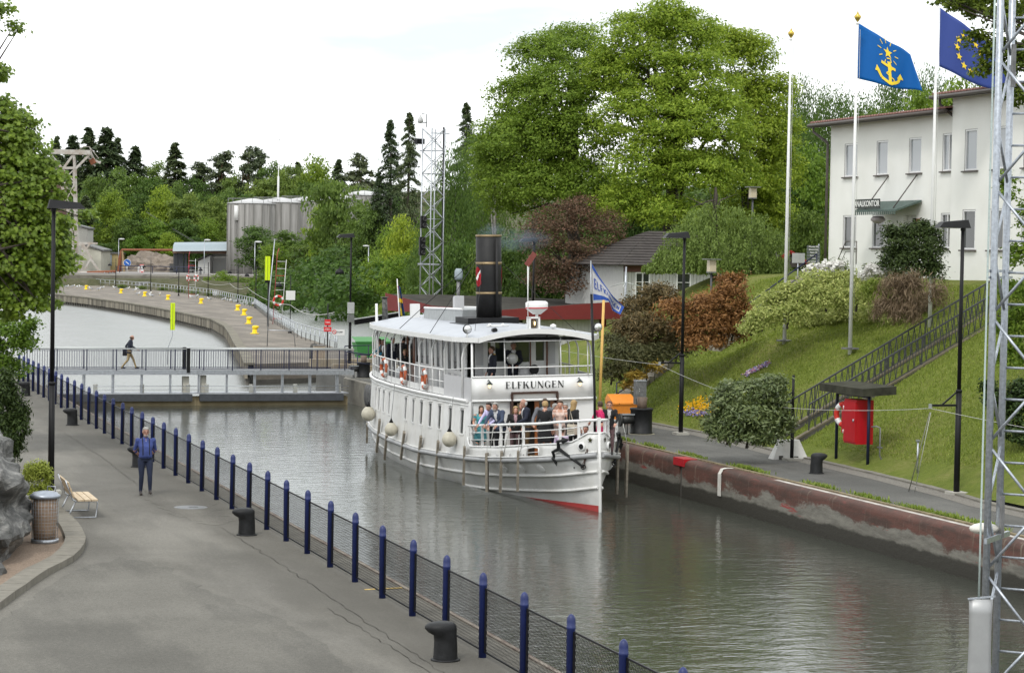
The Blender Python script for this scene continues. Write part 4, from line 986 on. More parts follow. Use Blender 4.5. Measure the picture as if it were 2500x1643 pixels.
# ---- cast bollards with a nose turned to the land side
def bollard_mesh():
 b=MB();b.sm=True;rings=[]
 spec=[(0,0,.20,.20),(0,.04,.195,.195),(0,.30,.185,.185),(-.01,.40,.185,.19),(-.06,.46,.235,.20),(-.085,.515,.262,.205),(-.085,.56,.255,.20),(-.075,.60,.205,.165),(-.06,.622,.11,.09)]
 for ox,z,rx,ry in spec:
  rings.append([(ox+rx*math.cos(a),ry*math.sin(a),z) for a in np.linspace(0,2*PI,20,endpoint=False)])
 b.loft(rings);b.sm=False
 b.lathe([(.235,0),(.235,.02),(.2,.03)],n=20)
 return b.mesh('bollard',[CAST])
bm_=bollard_mesh()
for y,lab in [(34.26,'nearest black cast bollard in the left foreground'),(50.33,'black cast bollard by the fence, second from the camera'),(66.56,'black bollard half hidden behind the man in blue'),(82.42,'black bollard beyond the man, before the lamp post'),(98.66,'farthest black bollard at the left bend of the path')]:
 tag(link('mooring_bollard',bm_,None,(10.15,y,0)),lab,'bollard','bollards along the left quay')
tag(link('mooring_bollard',bm_,None,(29.95,61.82,0),PI),'single black bollard on the right quay near the red cabinet','bollard')
# ---- street lamps with a wedge head
def street_lamp(loc,h,label,dx=1,arm_z=None,group='wedge-headed street lamps',joint=2.9):
 o=thing('street_lamp',label,'lamp',loc,0,group)
 MB().cyl((0,0,0),(0,0,joint),.085,.08,12).build('lower_pole',[BLACK],o)
 MB().cyl((0,0,joint),(0,0,h-.1),.058,.05,12).lathe([(.09,joint-.04),(.09,joint+.02),(.06,joint+.05)],n=12).build('upper_pole',[BLACK],o)
 hd=MB();s=dx;z=h-.06
 prof=[(-.16*s,-.02),(-.10*s,.21),(.66*s,.14),(.82*s,-.02)];w=.17
 vs=[(x,-w*(1 if i in (0,3) else .72),z+zz) for i,(x,zz) in enumerate(prof)]+[(x,w*(1 if i in (0,3) else .72),z+zz) for i,(x,zz) in enumerate(prof)]
 fs=[(0,1,2,3),(7,6,5,4),(0,4,5,1),(1,5,6,2),(2,6,7,3),(0,3,7,4)]
 if s < 0: fs=[f[::-1] for f in fs]
 hd.add(vs,fs).build('lamp_head',[M('lamp_head_paint',(.012,.012,.013),.45,var=.2,spec=.3)],o)
 MB().span((min(.12*s,.78*s),-.12,z-.032),(max(.12*s,.78*s),.12,z-.022)).build('lamp_glass',[M('frosted_glass',(.55,.55,.52),.3,var=.05)],o)
 MB().ball((0,0,z-.06),(.07,.07,.08),10,6).build('knuckle',[BLACK],o)
 if arm_z:
  MB().bar((0,0,arm_z),(-.86,0,arm_z),.05,.06).bar((0,0,arm_z+.42),(-.5,0,arm_z+.03),.04,.04).build('bracket_arm',[BLACK],o)
  MB().box((-.88,0,arm_z-.02),(.07,.07,.12)).build('insulator',[STEEL],o)
 MB().box((0,0,.02),(.5,.42,.14)).build('footing',[CONC_L],o)
 return o
street_lamp((6.81,59.66,0),7.55,'tall black wedge-headed lamp beside the bench at left',1)
street_lamp((31.35,76.04,0),7.25,'tall black lamp on the right quay in front of the lower stairs',-1,2.62)
street_lamp((31.22,55.54,0),7.5,'tall black lamp at right in front of the office wall',-1,2.5)
# post with only a bracket, standing in a white concrete block
o=thing('bracket_post','short black bracket post on the right quay, beside the white concrete block','post',(31.05,65.91,0))
MB().cyl((0,0,0),(0,0,1.1),.06,n=10).cyl((0,0,1.1),(0,0,2.75),.045,n=10).build('pole',[BLACK],o)
MB().bar((0,0,1.86),(-.86,0,1.86),.05,.06).bar((0,0,2.22),(-.5,0,1.89),.04,.04).build('bracket_arm',[BLACK],o)
MB().box((-.88,0,1.84),(.07,.07,.12)).build('insulator',[STEEL],o);MB().box((0,0,.02),(.5,.42,.12)).build('footing',[CONC_L],o)
o=thing('concrete_block','white painted concrete barrier block behind the short bracket post','barrier',(31.2,66.5,0))
b=MB();W2=.62
b.add([(-W2,-.2,0),(W2,-.2,0),(W2,.2,0),(-W2,.2,0),(-.34,-.1,.62),(.34,-.1,.62),(.34,.1,.62),(-.34,.1,.62)],[(0,3,2,1),(4,5,6,7),(0,1,5,4),(2,3,7,6),(1,2,6,5),(0,4,7,3)])
b.build('block',[M('chipped_white_concrete',(.74,.73,.70),.8,var=.1,scale=5)],o)
MB().span((-.42,-.215,.0),(-.28,-.19,.12)).span((.12,-.215,0),(.26,-.19,.1)).build('lift_slots',[CONC_D],o)
# wire along the brackets
def wire(name,label,pts,r,mat,cat='cable',sag=.0):
 P=[]
 for a,c in zip(pts[:-1],pts[1:]):
  a=Vector(a);c=Vector(c)
  for t in np.linspace(0,1,9)[:-1]: P.append(a+(c-a)*t-Vector((0,0,sag*4*t*(1-t))))
 P.append(Vector(pts[-1]));loc=P[0].copy()
 o=MB().tube([p-loc for p in P],r,5).build(name,[mat],None,loc);return tag(o,label,cat)
CABLE=M('pale_cable',(.5,.5,.47),.6)
wire('mooring_wire','pale wire strung along the bracket arms of the right quay',[(30.55,96,2.75),(30.47,76.04,2.55),(30.17,65.91,1.76),(30.34,55.54,2.42),(30.3,42,2.3)],.007,CABLE,sag=.10)
# ---- bin, bench, manhole
o=thing('litter_bin','round wire litter bin with a brown paper sack by the rock','bin',(5.55,49.7,0),.0)
rings=[];rg=np.random.default_rng(5)
for z,r in [(.10,.25),(.3,.245),(.55,.262),(.8,.27),(1.0,.262)]:
 rings.append([((r+.014*rg.normal())*math.cos(a),(r+.014*rg.normal())*math.sin(a),z) for a in np.linspace(0,2*PI,22,endpoint=False)])
b=MB();b.sm=True;b.loft(rings);b.build('paper_sack',[M('paper_sack',srgb(150,128,108),.8,var=.14,scale=5,bump=.8,bscale=14)],o)
b=MB()
for a in np.linspace(0,2*PI,26,endpoint=False): b.tube([(.278*math.cos(a),.278*math.sin(a),.06),(.30*math.cos(a),.30*math.sin(a),1.02)],.004,4)
for z in np.arange(.1,1.02,.075): b.tube([(r_*math.cos(a),r_*math.sin(a),z) for r_ in [.278+.022*z] for a in np.linspace(0,2*PI,22,endpoint=False)],.0035,4,closed=True)
b.build('wire_cage',[STEEL],o)
MB().lathe([(.29,.02),(.30,.03),(.30,.1),(.27,.1)],n=22).build('base_ring',[STEEL],o)
MB().lathe([(.33,1.0),(.335,1.06),(.29,1.08),(.26,1.12),(.1,1.15),(.02,1.155)],n=22).build('lid',[M('bin_lid',(.34,.37,.42),.4,.6,var=.15)],o)
MB().tube([(.06,.1,1.14),(.06,.1,1.24),(.22,.0,1.24),(.22,0,1.12)],.012,6).build('lid_handle',[STEEL],o)
for k_,(tx,tz) in enumerate([('Kommunens',.72),('park',.62),('Ren stad',.5)]):
 pass
o=thing('park_bench','wooden slat bench with steel tube legs beside the left lamp','bench',(6.82,54.9,0),0)
SLAT=M('bench_slats',(.62,.52,.38),.6,col2=(.42,.30,.17),scale=7);SLATE=M('bench_slat_edges',(.30,.17,.08),.6)
for i in range(3):
 MB().span((-.02+i*.165,-.9,.42),(.125+i*.165,.9,.46)).build('seat_slat',[SLAT],o)
for i in range(3):
 MB().box((-.13-.05*i,0,.56+.13*i),(.035,1.8,.11),Matrix.Rotation(-.32,3,'Y')).build('back_slat',[SLAT],o)
for y in (-.72,.72):
 MB().tube([(-.30,y,.92),(-.12,y,.44),(-.05,y,.40),(.45,y,.40),(.47,y,.36),(.44,y,.02),(.40,y,.015),(-.24,y,.015),(-.22,y,.05),(-.05,y,.40)],.018,8).build('leg_frame',[STEEL],o)
o=thing('manhole_cover','round iron manhole cover in the asphalt near the fence','manhole',(9.85,55.95,0))
MB().lathe([(.42,-.02),(.42,.006),(.36,.008)],n=28).build('frame',[STEEL_D],o)
b=MB().lathe([(.355,-.02),(.355,.012)],n=28);b.build('lid',[M('worn_iron',(.16,.165,.17),.45,.5,var=.3,scale=20)],o)
b=MB()
for k_ in range(5): b.span((.06+k_*.045-.1,-.14,.0125),(.085+k_*.045-.1,.1,.0145))
b.build('grate_slots',[BLACK],o)
# painted marks
a=G(890.5/VV,1439/VV);c=G(1064/VV,1434/VV)
b=MB();b.bar((a.x,a.y,.004),(XL-.12,c.y+.1,.006),.09,.006);tag(b.build('paint_stripe',[M('worn_yellow_line',srgb(200,170,100),.8,var=.2)]),kind='structure')
b=MB();b.span((XL-.55,31.5,-.008),(XL-.02,32.4,.018));tag(b.build('red_paint_mark',[M('worn_red_mark',srgb(150,60,58),.8,col2=(.3,.26,.22),scale=6)]),kind='structure')
# ---- rock at the left edge
def rock(name,label,loc,size,seed,mat,sub=5,amp=.28,parent=None):
 import bmesh
 bm=bmesh.new();bmesh.ops.create_icosphere(bm,subdivisions=sub,radius=1);r=np.random.default_rng(seed);ks=r.normal(size=(26,3))*np.array([1.6]*3);ph=r.random(26)*6.3
 for v_ in bm.verts:
  p=v_.co;s=0
  for i in range(26):
   f=1+i*.28;w_=math.sin(ks[i].dot(p)*f+ph[i]);s += (w_ if i % 2 else 1.1-2.2*abs(w_))/f**1.05
  st=math.sin(p.dot(Vector((2.2,1.2,5.5)))*2.6+s)*.035
  q=p*(1+amp*s*.35+st);v_.co=Vector((q.x*size[0],q.y*size[1],q.z*size[2]))
 me=bpy.data.meshes.new(name);bm.to_mesh(me);bm.free();me.materials.append(mat)
 o=bpy.data.objects.new(name,me);COL.objects.link(o);o.location=loc
 if parent: o.parent=parent
 if label: tag(o,label,'rock')
 return o
def rockmat():
 m,n,l,b=nmat('grey_rock');t=n.new('ShaderNodeTexCoord')
 q=n.new('ShaderNodeMapping');q.inputs['Rotation'].default_value=(.5,.9,.3);q.inputs['Scale'].default_value=(1,1,3.2);l.new(t.outputs['Object'],q.inputs[0])
 z=n.new('ShaderNodeTexNoise');z.inputs['Scale'].default_value=1.5;z.inputs['Detail'].default_value=11;z.inputs['Roughness'].default_value=.7;l.new(q.outputs[0],z.inputs[0])
 r=n.new('ShaderNodeValToRGB');e=r.color_ramp.elements;e[0].position=.32;e[0].color=(.03,.03,.028,1);e[1].position=.7;e[1].color=(.32,.31,.29,1);x=e.new(.5);x.color=(.10,.10,.095,1)
 l.new(z.outputs[0],r.inputs[0]);l.new(r.outputs[0],b.inputs['Base Color']);b.inputs['Roughness'].default_value=.75
 bp=n.new('ShaderNodeBump');bp.inputs['Strength'].default_value=.9;bp.inputs['Distance'].default_value=.08;l.new(z.outputs[0],bp.inputs['Height']);l.new(bp.outputs[0],b.inputs['Normal'])
 return m
ROCK=rockmat()
rock('rock_outcrop','large smooth grey rock outcrop at the left edge below the yew',(3.35,50.6,.3),(2.25,5.2,2.7),4,ROCK,6,.24)
rock('rock_outcrop','small low rock at the very left edge in front of the big outcrop',(3.3,45.4,.05),(1.0,1.5,.75),6,ROCK,4,.25)
rock('rock_outcrop','lighter rock shoulder above the outcrop, under the yew',(3.4,56.0,.6),(1.7,3.2,2.2),8,ROCK,5,.2)
# ================================================================== FOOTBRIDGE AND LOCK GATE
BY_=110.0
def bx_(px):
 r=ray(px*VV,850*VV);return r.x/r.y*BY_
br=thing('footbridge','grey steel footbridge with navy railings across the lock gate','bridge',(19.5,BY_,.3))
X0,X1=11.2,27.4
MB().span((X0-19.5,-.62,.0),(X1-19.5,-.56,.24)).span((X0-19.5,.56,0),(X1-19.5,.62,.24)).build('girder',[STEEL],br)
MB().span((X0-19.5,-.56,.17),(X1-19.5,.56,.215)).build('deck',[STEEL_D],br)
RAILM=M('pale_handrail',(.55,.57,.56),.45,.4,var=.08)
posts=np.arange(X0+.1,X1,1.42)
for sd_ in (-.6,.6):
 MB().cyl((X0-19.5,sd_,1.26),(19.05-19.5,sd_,1.26),.026,n=8).cyl((19.2-19.5,sd_,1.26),(X1-19.5,sd_,1.26),.026,n=8).build('handrail',[RAILM],br)
 MB().span((X0-19.5,sd_-.012,.30),(X1-19.5,sd_+.012,.325)).span((X0-19.5,sd_-.012,1.16),(X1-19.5,sd_+.012,1.18)).build('rail_bar',[NAVY],br)
 for x in posts: MB().span((x-19.5-.025,sd_-.02,.2),(x-19.5+.025,sd_+.02,1.25)).build('rail_post',[NAVY],br)
 b=MB()
 for x in np.arange(X0,X1,.118): b.span((x-19.5-.006,sd_-.006,.31),(x-19.5+.006,sd_+.006,1.17))
 o=b.build('balusters',[NAVY],br);o['kind']='stuff'
MB().span((-.52,-.66,.1),(-.36,-.5,1.3)).build('meeting_post',[BLACK],br);MB().span((-.52,.5,.1),(-.36,.66,1.3)).build('meeting_post',[BLACK],br)
for i,x in enumerate(np.linspace(12.6,26.6,11)):
 for dy in (-.45,.45):
  MB().span((x-19.5-.045+.16*(dy > 0),dy-.045,-.95),(x-19.5+.045+.16*(dy > 0),dy+.045,0)).build('support_leg',[STEEL],br)
SAND=M('gate_skin',(.19,.145,.075),.8,col2=(.30,.25,.15),scale=1.1,detail=8)
for sg,lab in ((-1,'left leaf of the closed lock gate, with a dark top beam'),(1,'right leaf of the closed lock gate, with a dark top beam')):
 g=thing('lock_gate_leaf',lab,'lock gate',(19.5+sg*3.9,BY_-.2,-1.2),0,'lock gate leaves')
 e0,e1=(-3.75,3.9) if sg < 0 else (-3.88,3.7)
 MB().span((e0,-.35,-2),(e1,.35,.42)).build('gate_skin',[SAND],g)
 MB().span((e0+.1,-.56,.22),(e1-.25,-.36,.55)).build('fender_beam',[M('dark_beam',(.055,.06,.068),.6,var=.2)],g)
 MB().span((e0,-.55,.57),(e1,.6,.62)).build('walkway',[STEEL],g)
 MB().cyl((e0,-.5,.95),(e1,-.5,.95),.015,n=6).cyl((e0,-.5,.78),(e1,-.5,.78),.012,n=6).build('low_rail',[STEEL],g)
 for x in np.linspace(e0+.5,e1-.4,4):
  MB().span((x-.09,-.2,.62),(x+.09,0,.92)).lathe([(.1,.92),(.12,.98),(.1,1.02)],(x,-.1,0),n=10).build('valve_gear',[M('pale_machine_paint',(.42,.42,.38),.5,var=.1)],g)
for xa_,xb_,zt_ in ((-.65,-.35,-.1),(.25,.5,-.05)): MB().span((xa_,-.35,-1.2),(xb_,0,zt_)).build('gate_head',[M('pale_machine_paint2',(.46,.44,.38),.6,var=.12)],br)
# marker on the bridge
def marker(loc,h,label,pole):
 o=thing('marker_board',label,'marker',loc);o_=MB().span((-.10,-.03,0),(.10,.03,h)).build('board',[M('fluorescent_yellow',srgb(215,240,20),.5,var=.03)],o)
 MB().span((-.115,-.04,0),(-.10,.04,h)).span((.10,-.04,0),(.115,.04,h)).span((-.02,-.045,.02),(.02,-.031,h-.02)).build('edge_strip',[M('marker_edge',srgb(170,190,30),.5)],o)
 if pole: MB().tube([(0,0,.05),(0,0,-.1),*pole],.018,6).build('pole',[STEEL],o)
 return o
p=atY(401/1.0,767/1.0,BY_+.6)
marker((p.x,BY_+.62,p.z),(767-707)*VV*116/CF*1.0,'yellow-green marker board standing on the footbridge rail',[(0,0,-.3),(-.22,0,-.9),(-.24,0,-1.7)])
# ================================================================== LOCK HEAD, PIER FURNITURE
def P1(x,y): return ((600+x*400/1840)/VV,(620+y*400/1840)/VV)
def Z2(x,y): return ((100+x*560/2380)/VV,(560+y*560/2380)/VV)
lp=G(853/VV,900/VV)
street_lamp((lp.x,lp.y,0),7.3,'tall black lamp beyond the footbridge, left of the boat',-1,None)
o=thing('signal_box','grey boxes on the tall black lamp beyond the footbridge','box',(lp.x,lp.y,0))
MB().box((0,-.14,3.35),(.36,.12,.62)).build('box_upper',[M('grey_box',(.42,.43,.42),.6)],o);MB().box((0,-.14,2.78),(.36,.12,.42)).build('box_lower',[M('grey_box_dark',(.16,.17,.16),.6)],o)
# blue tube railings on the lock head
def tube_rail(label,pts,h=1.1,mat=NAVY,name='tube_railing',mid=True,r=.028,group='blue tube railings on the lock head',cat='railing',step=2.0):
 loc=Vector(pts[0]);o=thing(name,label,cat,loc,0,group);P=[Vector(p)-loc for p in pts]
 b=MB()
 for a,c in zip(P[:-1],P[1:]): b.cyl(a+Vector((0,0,h)),c+Vector((0,0,h)),r,n=8)
 b.build('top_rail',[mat],o)
 if mid:
  b=MB()
  for a,c in zip(P[:-1],P[1:]): b.cyl(a+Vector((0,0,h*.55)),c+Vector((0,0,h*.55)),r*.7,n=6)
  b.build('mid_rail',[mat],o)
 for p in resample(P,step)+[P[-1]]: MB().cyl(p,p+Vector((0,0,h)),r,n=8).build('rail_post',[mat],o)
 return o
tube_rail('navy tube railing at the front of the lock head',[(28.6,113.5,0),(33.2,114.5,0),(33.2,119,0)])
tube_rail('navy tube railing across the lock head behind the red signs',[(30.5,124,0),(33.5,126,0),(37.5,125,0)])
tube_rail('navy tube railing beside the green container',[(35.0,121,0),(38.6,121.5,0)],1.6)
tube_rail('navy sloping railing at the end of the footbridge',[(27.3,110.6,.3),(29.6,111.5,0)],1.1)
def signpost(loc,h,plates,label,name='sign_post',cat='sign',polem=BLACK,group=None,r=.035,rz=0.):
 o=thing(name,label,cat,loc,rz,group);MB().cyl((0,0,0),(0,0,h),r,n=8).build('pole',[polem],o)
 for (x,z,w,hh,mat,txt,tm,ts) in plates:
  pl=MB().box((x,-.05,z),(w,.02,hh)).build('sign_plate',[mat],o)
  for j,t_ in enumerate(txt):
   text_mesh('lettering',t_,ts,tm,pl,(x,-.0635,z+(len(txt)-1)*ts*.55-j*ts*1.1),(PI/2,0,0),True)
 return o
SIGN_R=M('sign_red',srgb(205,30,35),.45,var=.04);SIGN_W=M('sign_white',(.72,.72,.70),.5,var=.04);SIGN_B=M('sign_blue',srgb(30,90,170),.45,var=.04)
TXT_W=M('text_white',(.75,.75,.72),.5,var=0);TXT_K=M('text_black',(.02,.02,.02),.5,var=0)
p=G(*P1(913,1290));s_=p.y/BY_
signpost((p.x,p.y,0),3.6,[(0,2.55,.34,.32,SIGN_R,['FARA'],TXT_W,.1),(0,2.18,.42,.26,SIGN_R,['Ej tillträde','för obehöriga'],TXT_W,.06),(.6,2.02,.66,.32,SIGN_W,['  STOPP'],TXT_K,.13)],'black post with two red signs and a white STOPP sign',rz=-.25)
ring=MB().tube([(.1*math.cos(a),0,.1*math.sin(a)) for a in np.linspace(0,2*PI,16,endpoint=False)],.018,6,closed=True);ring.bar((-.07,0,.07),(.07,0,-.07),.02,.02)
sp_=[o for o in COL.objects if o.name.startswith('sign_post')][-1]
ring.build('prohibition_ring',[SIGN_R],sp_,(.37,-.07,2.04))
p=G(*P1(497,890));
o=signpost((p.x,p.y,0),4.5,[(0,2.95,.72,.72,SIGN_W,[],TXT_K,.1)],'black pole with a blank white board and a hanging lamp on the pier',rz=-.2)
MB().lathe([(.16,0),(.06,.25),(.04,.35)],n=10).build('foot',[BLACK],o)
def hang_lamp(o,z,arm,s=1.0):
 MB().bar((0,0,z),(-arm,0,z),.03,.03).build('lamp_arm',[BLACK],o)
 MB().lathe([(.27*s,z-.42*s),(.25*s,z-.28*s),(.16*s,z-.16*s),(.04*s,z-.12*s),(.03*s,z)],(-arm,0,0),n=14).build('lamp_shade',[BLACK],o)
hang_lamp(o,4.0,.9)
i=0
for (x,y,yt),lab in zip([(775,610,325),(1138,640,340),(1428,690,380),(1733,705,370),(2042,760,390),(2228,820,400)],['leftmost hanging-lamp pole on the far pier','second hanging-lamp pole from the left on the far pier','third hanging-lamp pole from the left on the pier','hanging-lamp pole on the pier below the red door','hanging-lamp pole on the pier, second from the yellow marker','hanging-lamp pole on the pier just left of the yellow marker']):
 p=G(*Z2(x,y));o=thing('pier_lamp',lab,'lamp',(p.x,p.y,0),-.2,'hanging lamps along the pier')
 MB().cyl((0,0,0),(0,0,4.6),.06,.05,8).lathe([(.15,0),(.07,.25),(.05,.3)],n=8).build('pole',[BLACK],o);hang_lamp(o,3.9,1.0)
 MB().bar((0,0,2.5),(-1.2,0,2.3),.05,.05).build('bracket_arm',[BLACK],o)
wire('pier_wire','slack pale wire strung along the pier poles',[tuple(Vector(G(*Z2(1733,705)))+Vector((-1,0,2.3))),tuple(Vector(G(*Z2(2042,760)))+Vector((-1,0,2.3))),tuple(Vector(G(*Z2(2228,820)))+Vector((-1,0,2.3))),tuple(Vector(G(*P1(497,890)))+Vector((0,0,2.2))),(lp.x-.9,lp.y,3.1)],.02,CABLE,sag=.4)
# lamp beside the great lamp: bell lamp left of it
o=thing('pier_lamp','hanging bell lamp on an arm of the tall lamp beyond the footbridge','lamp',(lp.x,lp.y+.05,0),0,'hanging lamps along the pier');hang_lamp(o,5.6,.62,.95)
# boom, ladders with life rings, grey pole
def life_ring(loc,R,label,rot=(0,0,0),m1=None,m2=None,group=None,r=.07):
 o=thing('life_ring',label,'life ring',loc,0,group);o.rotation_euler=rot
 n=24;m1=m1 or M('ring_red',srgb(200,50,35),.6,var=.1);m2=m2 or WHITEP
 b=MB();b.tube([(R*math.cos(a),0,R*math.sin(a)) for a in np.linspace(0,2*PI,n,endpoint=False)],r,8,closed=True);b.build('ring',[m1],o)
 for k_ in range(4):
  a0=PI/4+k_*PI/2;b=MB();b.tube([(R*math.cos(a),0,R*math.sin(a)) for a in np.linspace(a0-.3,a0+.3,5)],r*1.06,8);b.build('band',[m2],o)
 b=MB();b.tube([((R+r*(1.0+.3*math.sin(4*a))) * math.cos(a),-.01,(R+r*(1.0+.3*math.sin(4*a)))*math.sin(a)) for a in np.linspace(0,2*PI,32,endpoint=False)],.008,4,closed=True);b.build('grab_rope',[CABLE],o)
 return o
def ladder(loc,h,w,label,rz=-.2,lean=.0):
 o=thing('rescue_ladder',label,'ladder',loc,rz,'rescue ladders on the pier')
 MB().tube([(-w/2,0,0),(-w/2+lean*.9,0,h*.93),(-w/2+lean+.1,-.05,h)],.03,6).build('red_stile',[M('pink_red_paint',srgb(185,70,80),.5,var=.15)],o)
 MB().tube([(w/2,0,0),(w/2+lean,0,h*.85)],.03,6).build('white_stile',[WHITEP],o)
 for k_ in range(int(h*.85/.62)):
  z=.5+k_*.62;f=z/h;MB().cyl((-w/2+lean*f,0,z),(w/2+lean*f,0,z),.022,n=6).build('rung',[WHITEP if k_ % 3 else M('ring_red',srgb(200,50,35),.6,var=.1)],o)
 return o
p=G(*P1(352,790));ladder((p.x,p.y,0),6.6,.75,'red and white ladder frame with a life ring on the pier',lean=.35)
q_=Vector(p);life_ring((q_.x+.05,q_.y-.15,2.05),.40,'red and white life ring hanging on the pier ladder',(0,.3,-.2),r=.09)
p=G(*Z2(1565,715));ladder((p.x,p.y,0),6.0,.85,'white ladder frame with two pale life rings, farther along the pier')
for dx,lab in ((-.55,'left pale life ring on the farther pier ladder'),(.5,'right pale life ring on the farther pier ladder')):
 life_ring((p.x+dx,p.y-.3,2.6),.36,lab,(0,0,.9 if dx < 0 else -.9),WHITEP,M('ring_red',srgb(200,50,35),.6,var=.1),r=.09)
p=G(*P1(240,1040));o=thing('grey_pole','thin grey tube pole on the pier beside the yellow marker','pole',(p.x,p.y,0));MB().tube([(0,0,0),(.1,0,3.4),(.42,0,7.2)],.035,8).build('tube',[STEEL],o);MB().tube([(0,0,1.1),(1.9,.4,1.05),(2.0,.4,0)],.03,6).build('hoop',[STEEL],o)
p=atD(*P1(243,300),190)
marker((p.x,p.y,p.z),2.05,'tall yellow marker board on the pier left of the ladder',None).scale=(2.0,1,1)
MB().box((0,0,-.08),(.2,.1,.22)).cyl((.06,.1,-.1),(.06,.1,-p.z),.04,n=6).build('base',[BLACK],[o for o in COL.objects if o.name.startswith('marker_board')][-1])
o=thing('boom_barrier','raised black boom with white edge on the lock head behind the lamp','barrier',(lp.x+.3,lp.y+1,0));c=atD(*P1(1290,700),128)-o.location
MB().bar((.2,0,c.z-.25),(3.0,.6,c.z+.15),.12,.30).build('boom',[BLACK],o);MB().bar((.2,-.02,c.z-.09),(3.0,.58,c.z+.31),.14,.05).build('edge',[RAILM],o);MB().cyl((1.6,.3,0),(1.6,.3,c.z),.07,n=8).build('support',[STEEL],o)
# grey railing along the back of the pier
bp2=[(p.x-.5,p.y) for p in pb[1:]]
rail_pts=[(x,y,0) for x,y in bp2[:-1]]
tube_rail('grey two-bar railing along the back edge of the guide pier',rail_pts,1.05,STEEL,'pier_railing',True,.035,None,'railing',2.6)
# yellow bollards
ybm=MB();ybm.lathe([(.30,0),(.30,.05),(.17,.07),(.15,.32)],n=14);ybm.sm=True
rings=[[(ox+rx*math.cos(a),ry*math.sin(a),z) for a in np.linspace(0,2*PI,14,endpoint=False)] for ox,z,rx,ry in [(0,.31,.15,.15),(.03,.38,.2,.18),(.06,.46,.25,.19),(.06,.52,.23,.17),(.04,.56,.12,.1)]]
ybm.loft(rings);ybm=ybm.mesh('yellow_bollard',[YELP])
for k_,(px,py) in enumerate([(592,776),(578,753),(567,733),(552,722),(467,706),(390,697),(336,689),(281,682),(200,673)]):
 p=G(px,py);q_=link('yellow_bollard',ybm,None,(p.x,p.y,0),-.2 if k_ % 2 else .1,(1.15,1.15,1.15))
 tag(q_,['nearest yellow bollard on the pier','second nearest yellow bollard on the pier','third nearest yellow bollard on the pier','yellow bollard at the bend of the pier','yellow bollard just past the pier bend, standing alone','middle one of the three far yellow bollards left of the pier bend','yellow bollard above the bridge marker, fourth from the far end','second yellow bollard from the far end of the pier','farthest yellow bollard beside the maple'][k_],'bollard','yellow bollards on the pier')
# gulls
GW=M('gull_white',(.75,.75,.74),.7,var=.03);GG=M('gull_grey',(.35,.36,.38),.7)
def gull(loc,rz,label):
 o=thing('gull',label,'bird',loc,rz,'gulls resting on the pier');rot=Matrix.Rotation(-.2,3,'Y')
 MB().ball((0,0,.17),(.19,.08,.085),10,6,rot).ball((.16,0,.28),(.06,.05,.055),8,6).tube([(.1,0,.2),(.155,0,.27)],[.06,.045],7).build('body',[GW],o)
 MB().ball((-.06,.055,.19),(.17,.03,.06),8,5,rot).ball((-.06,-.055,.19),(.17,.03,.06),8,5,rot).tube([(-.15,0,.17),(-.3,0,.13)],[.05,.02],6).build('wings',[GG],o)
 MB().tube([(.21,0,.28),(.28,0,.265)],[.016,.004],5).build('beak',[YELP],o);MB().cyl((.02,.03,.0),(.02,.03,.12),.008,n=4).cyl((.02,-.03,0),(.02,-.03,.12),.008,n=4).build('legs',[YELP],o)
 o.scale=(1.5,1.5,1.5)
gp=[(235,600),(270,610),(335,605),(375,615),(410,610),(500,625),(515,632),(600,635),(640,622),(765,620),(905,628),(975,645),(995,632),(1010,685),(1125,685),(1145,705),(1235,690),(1560,720),(1620,712),(1745,740),(1900,745),(1975,760),(2195,795),(2215,790)]
for k_,(x,y) in enumerate(gp):
 p=G(*Z2(x,y));gull((p.x,p.y,0),RNG.random()*6.28,'white gull resting on the far pier, '+ORD[k_]+' from the left')
for (x,y),lab in (((1268,615),'left white bird at the edge of the basin'),((1357,605),'right white bird at the edge of the basin')):
 p=G(*P1(x,y),-1.2);gull((p.x,p.y,-1.25),1.0,lab)
# green container, winch, fender bundle, low walls on the lock head
p=G(*P1(1350,1180));o=thing('green_container','green waste container beside the boat stern','container',(p.x,p.y,0))
GRN=M('green_container_paint',srgb(62,130,66),.55,var=.12)
MB().add([(-.55,-.4,.1),(1.2,-.4,.1),(1.2,.5,.1),(-.55,.5,.1),(-.75,-.5,1.0),(1.4,-.5,1.0),(1.4,.6,1.0),(-.75,.6,1.0)],[(0,3,2,1),(4,5,6,7),(0,1,5,4),(2,3,7,6),(1,2,6,5),(0,4,7,3)]).build('body',[GRN],o)
MB().span((-.8,-.54,1.0),(1.45,-.46,1.08)).build('rim',[GRN],o);MB().add([(-.78,-.52,1.08),(1.43,-.52,1.08),(1.43,.6,1.32),(-.78,.6,1.32)],[(0,1,2,3)]).build('lid',[GRN],o)
text_mesh('lettering','AXXB',.2,TXT_K,o,(.55,-.475,.62),(PI/2,0,0),True)
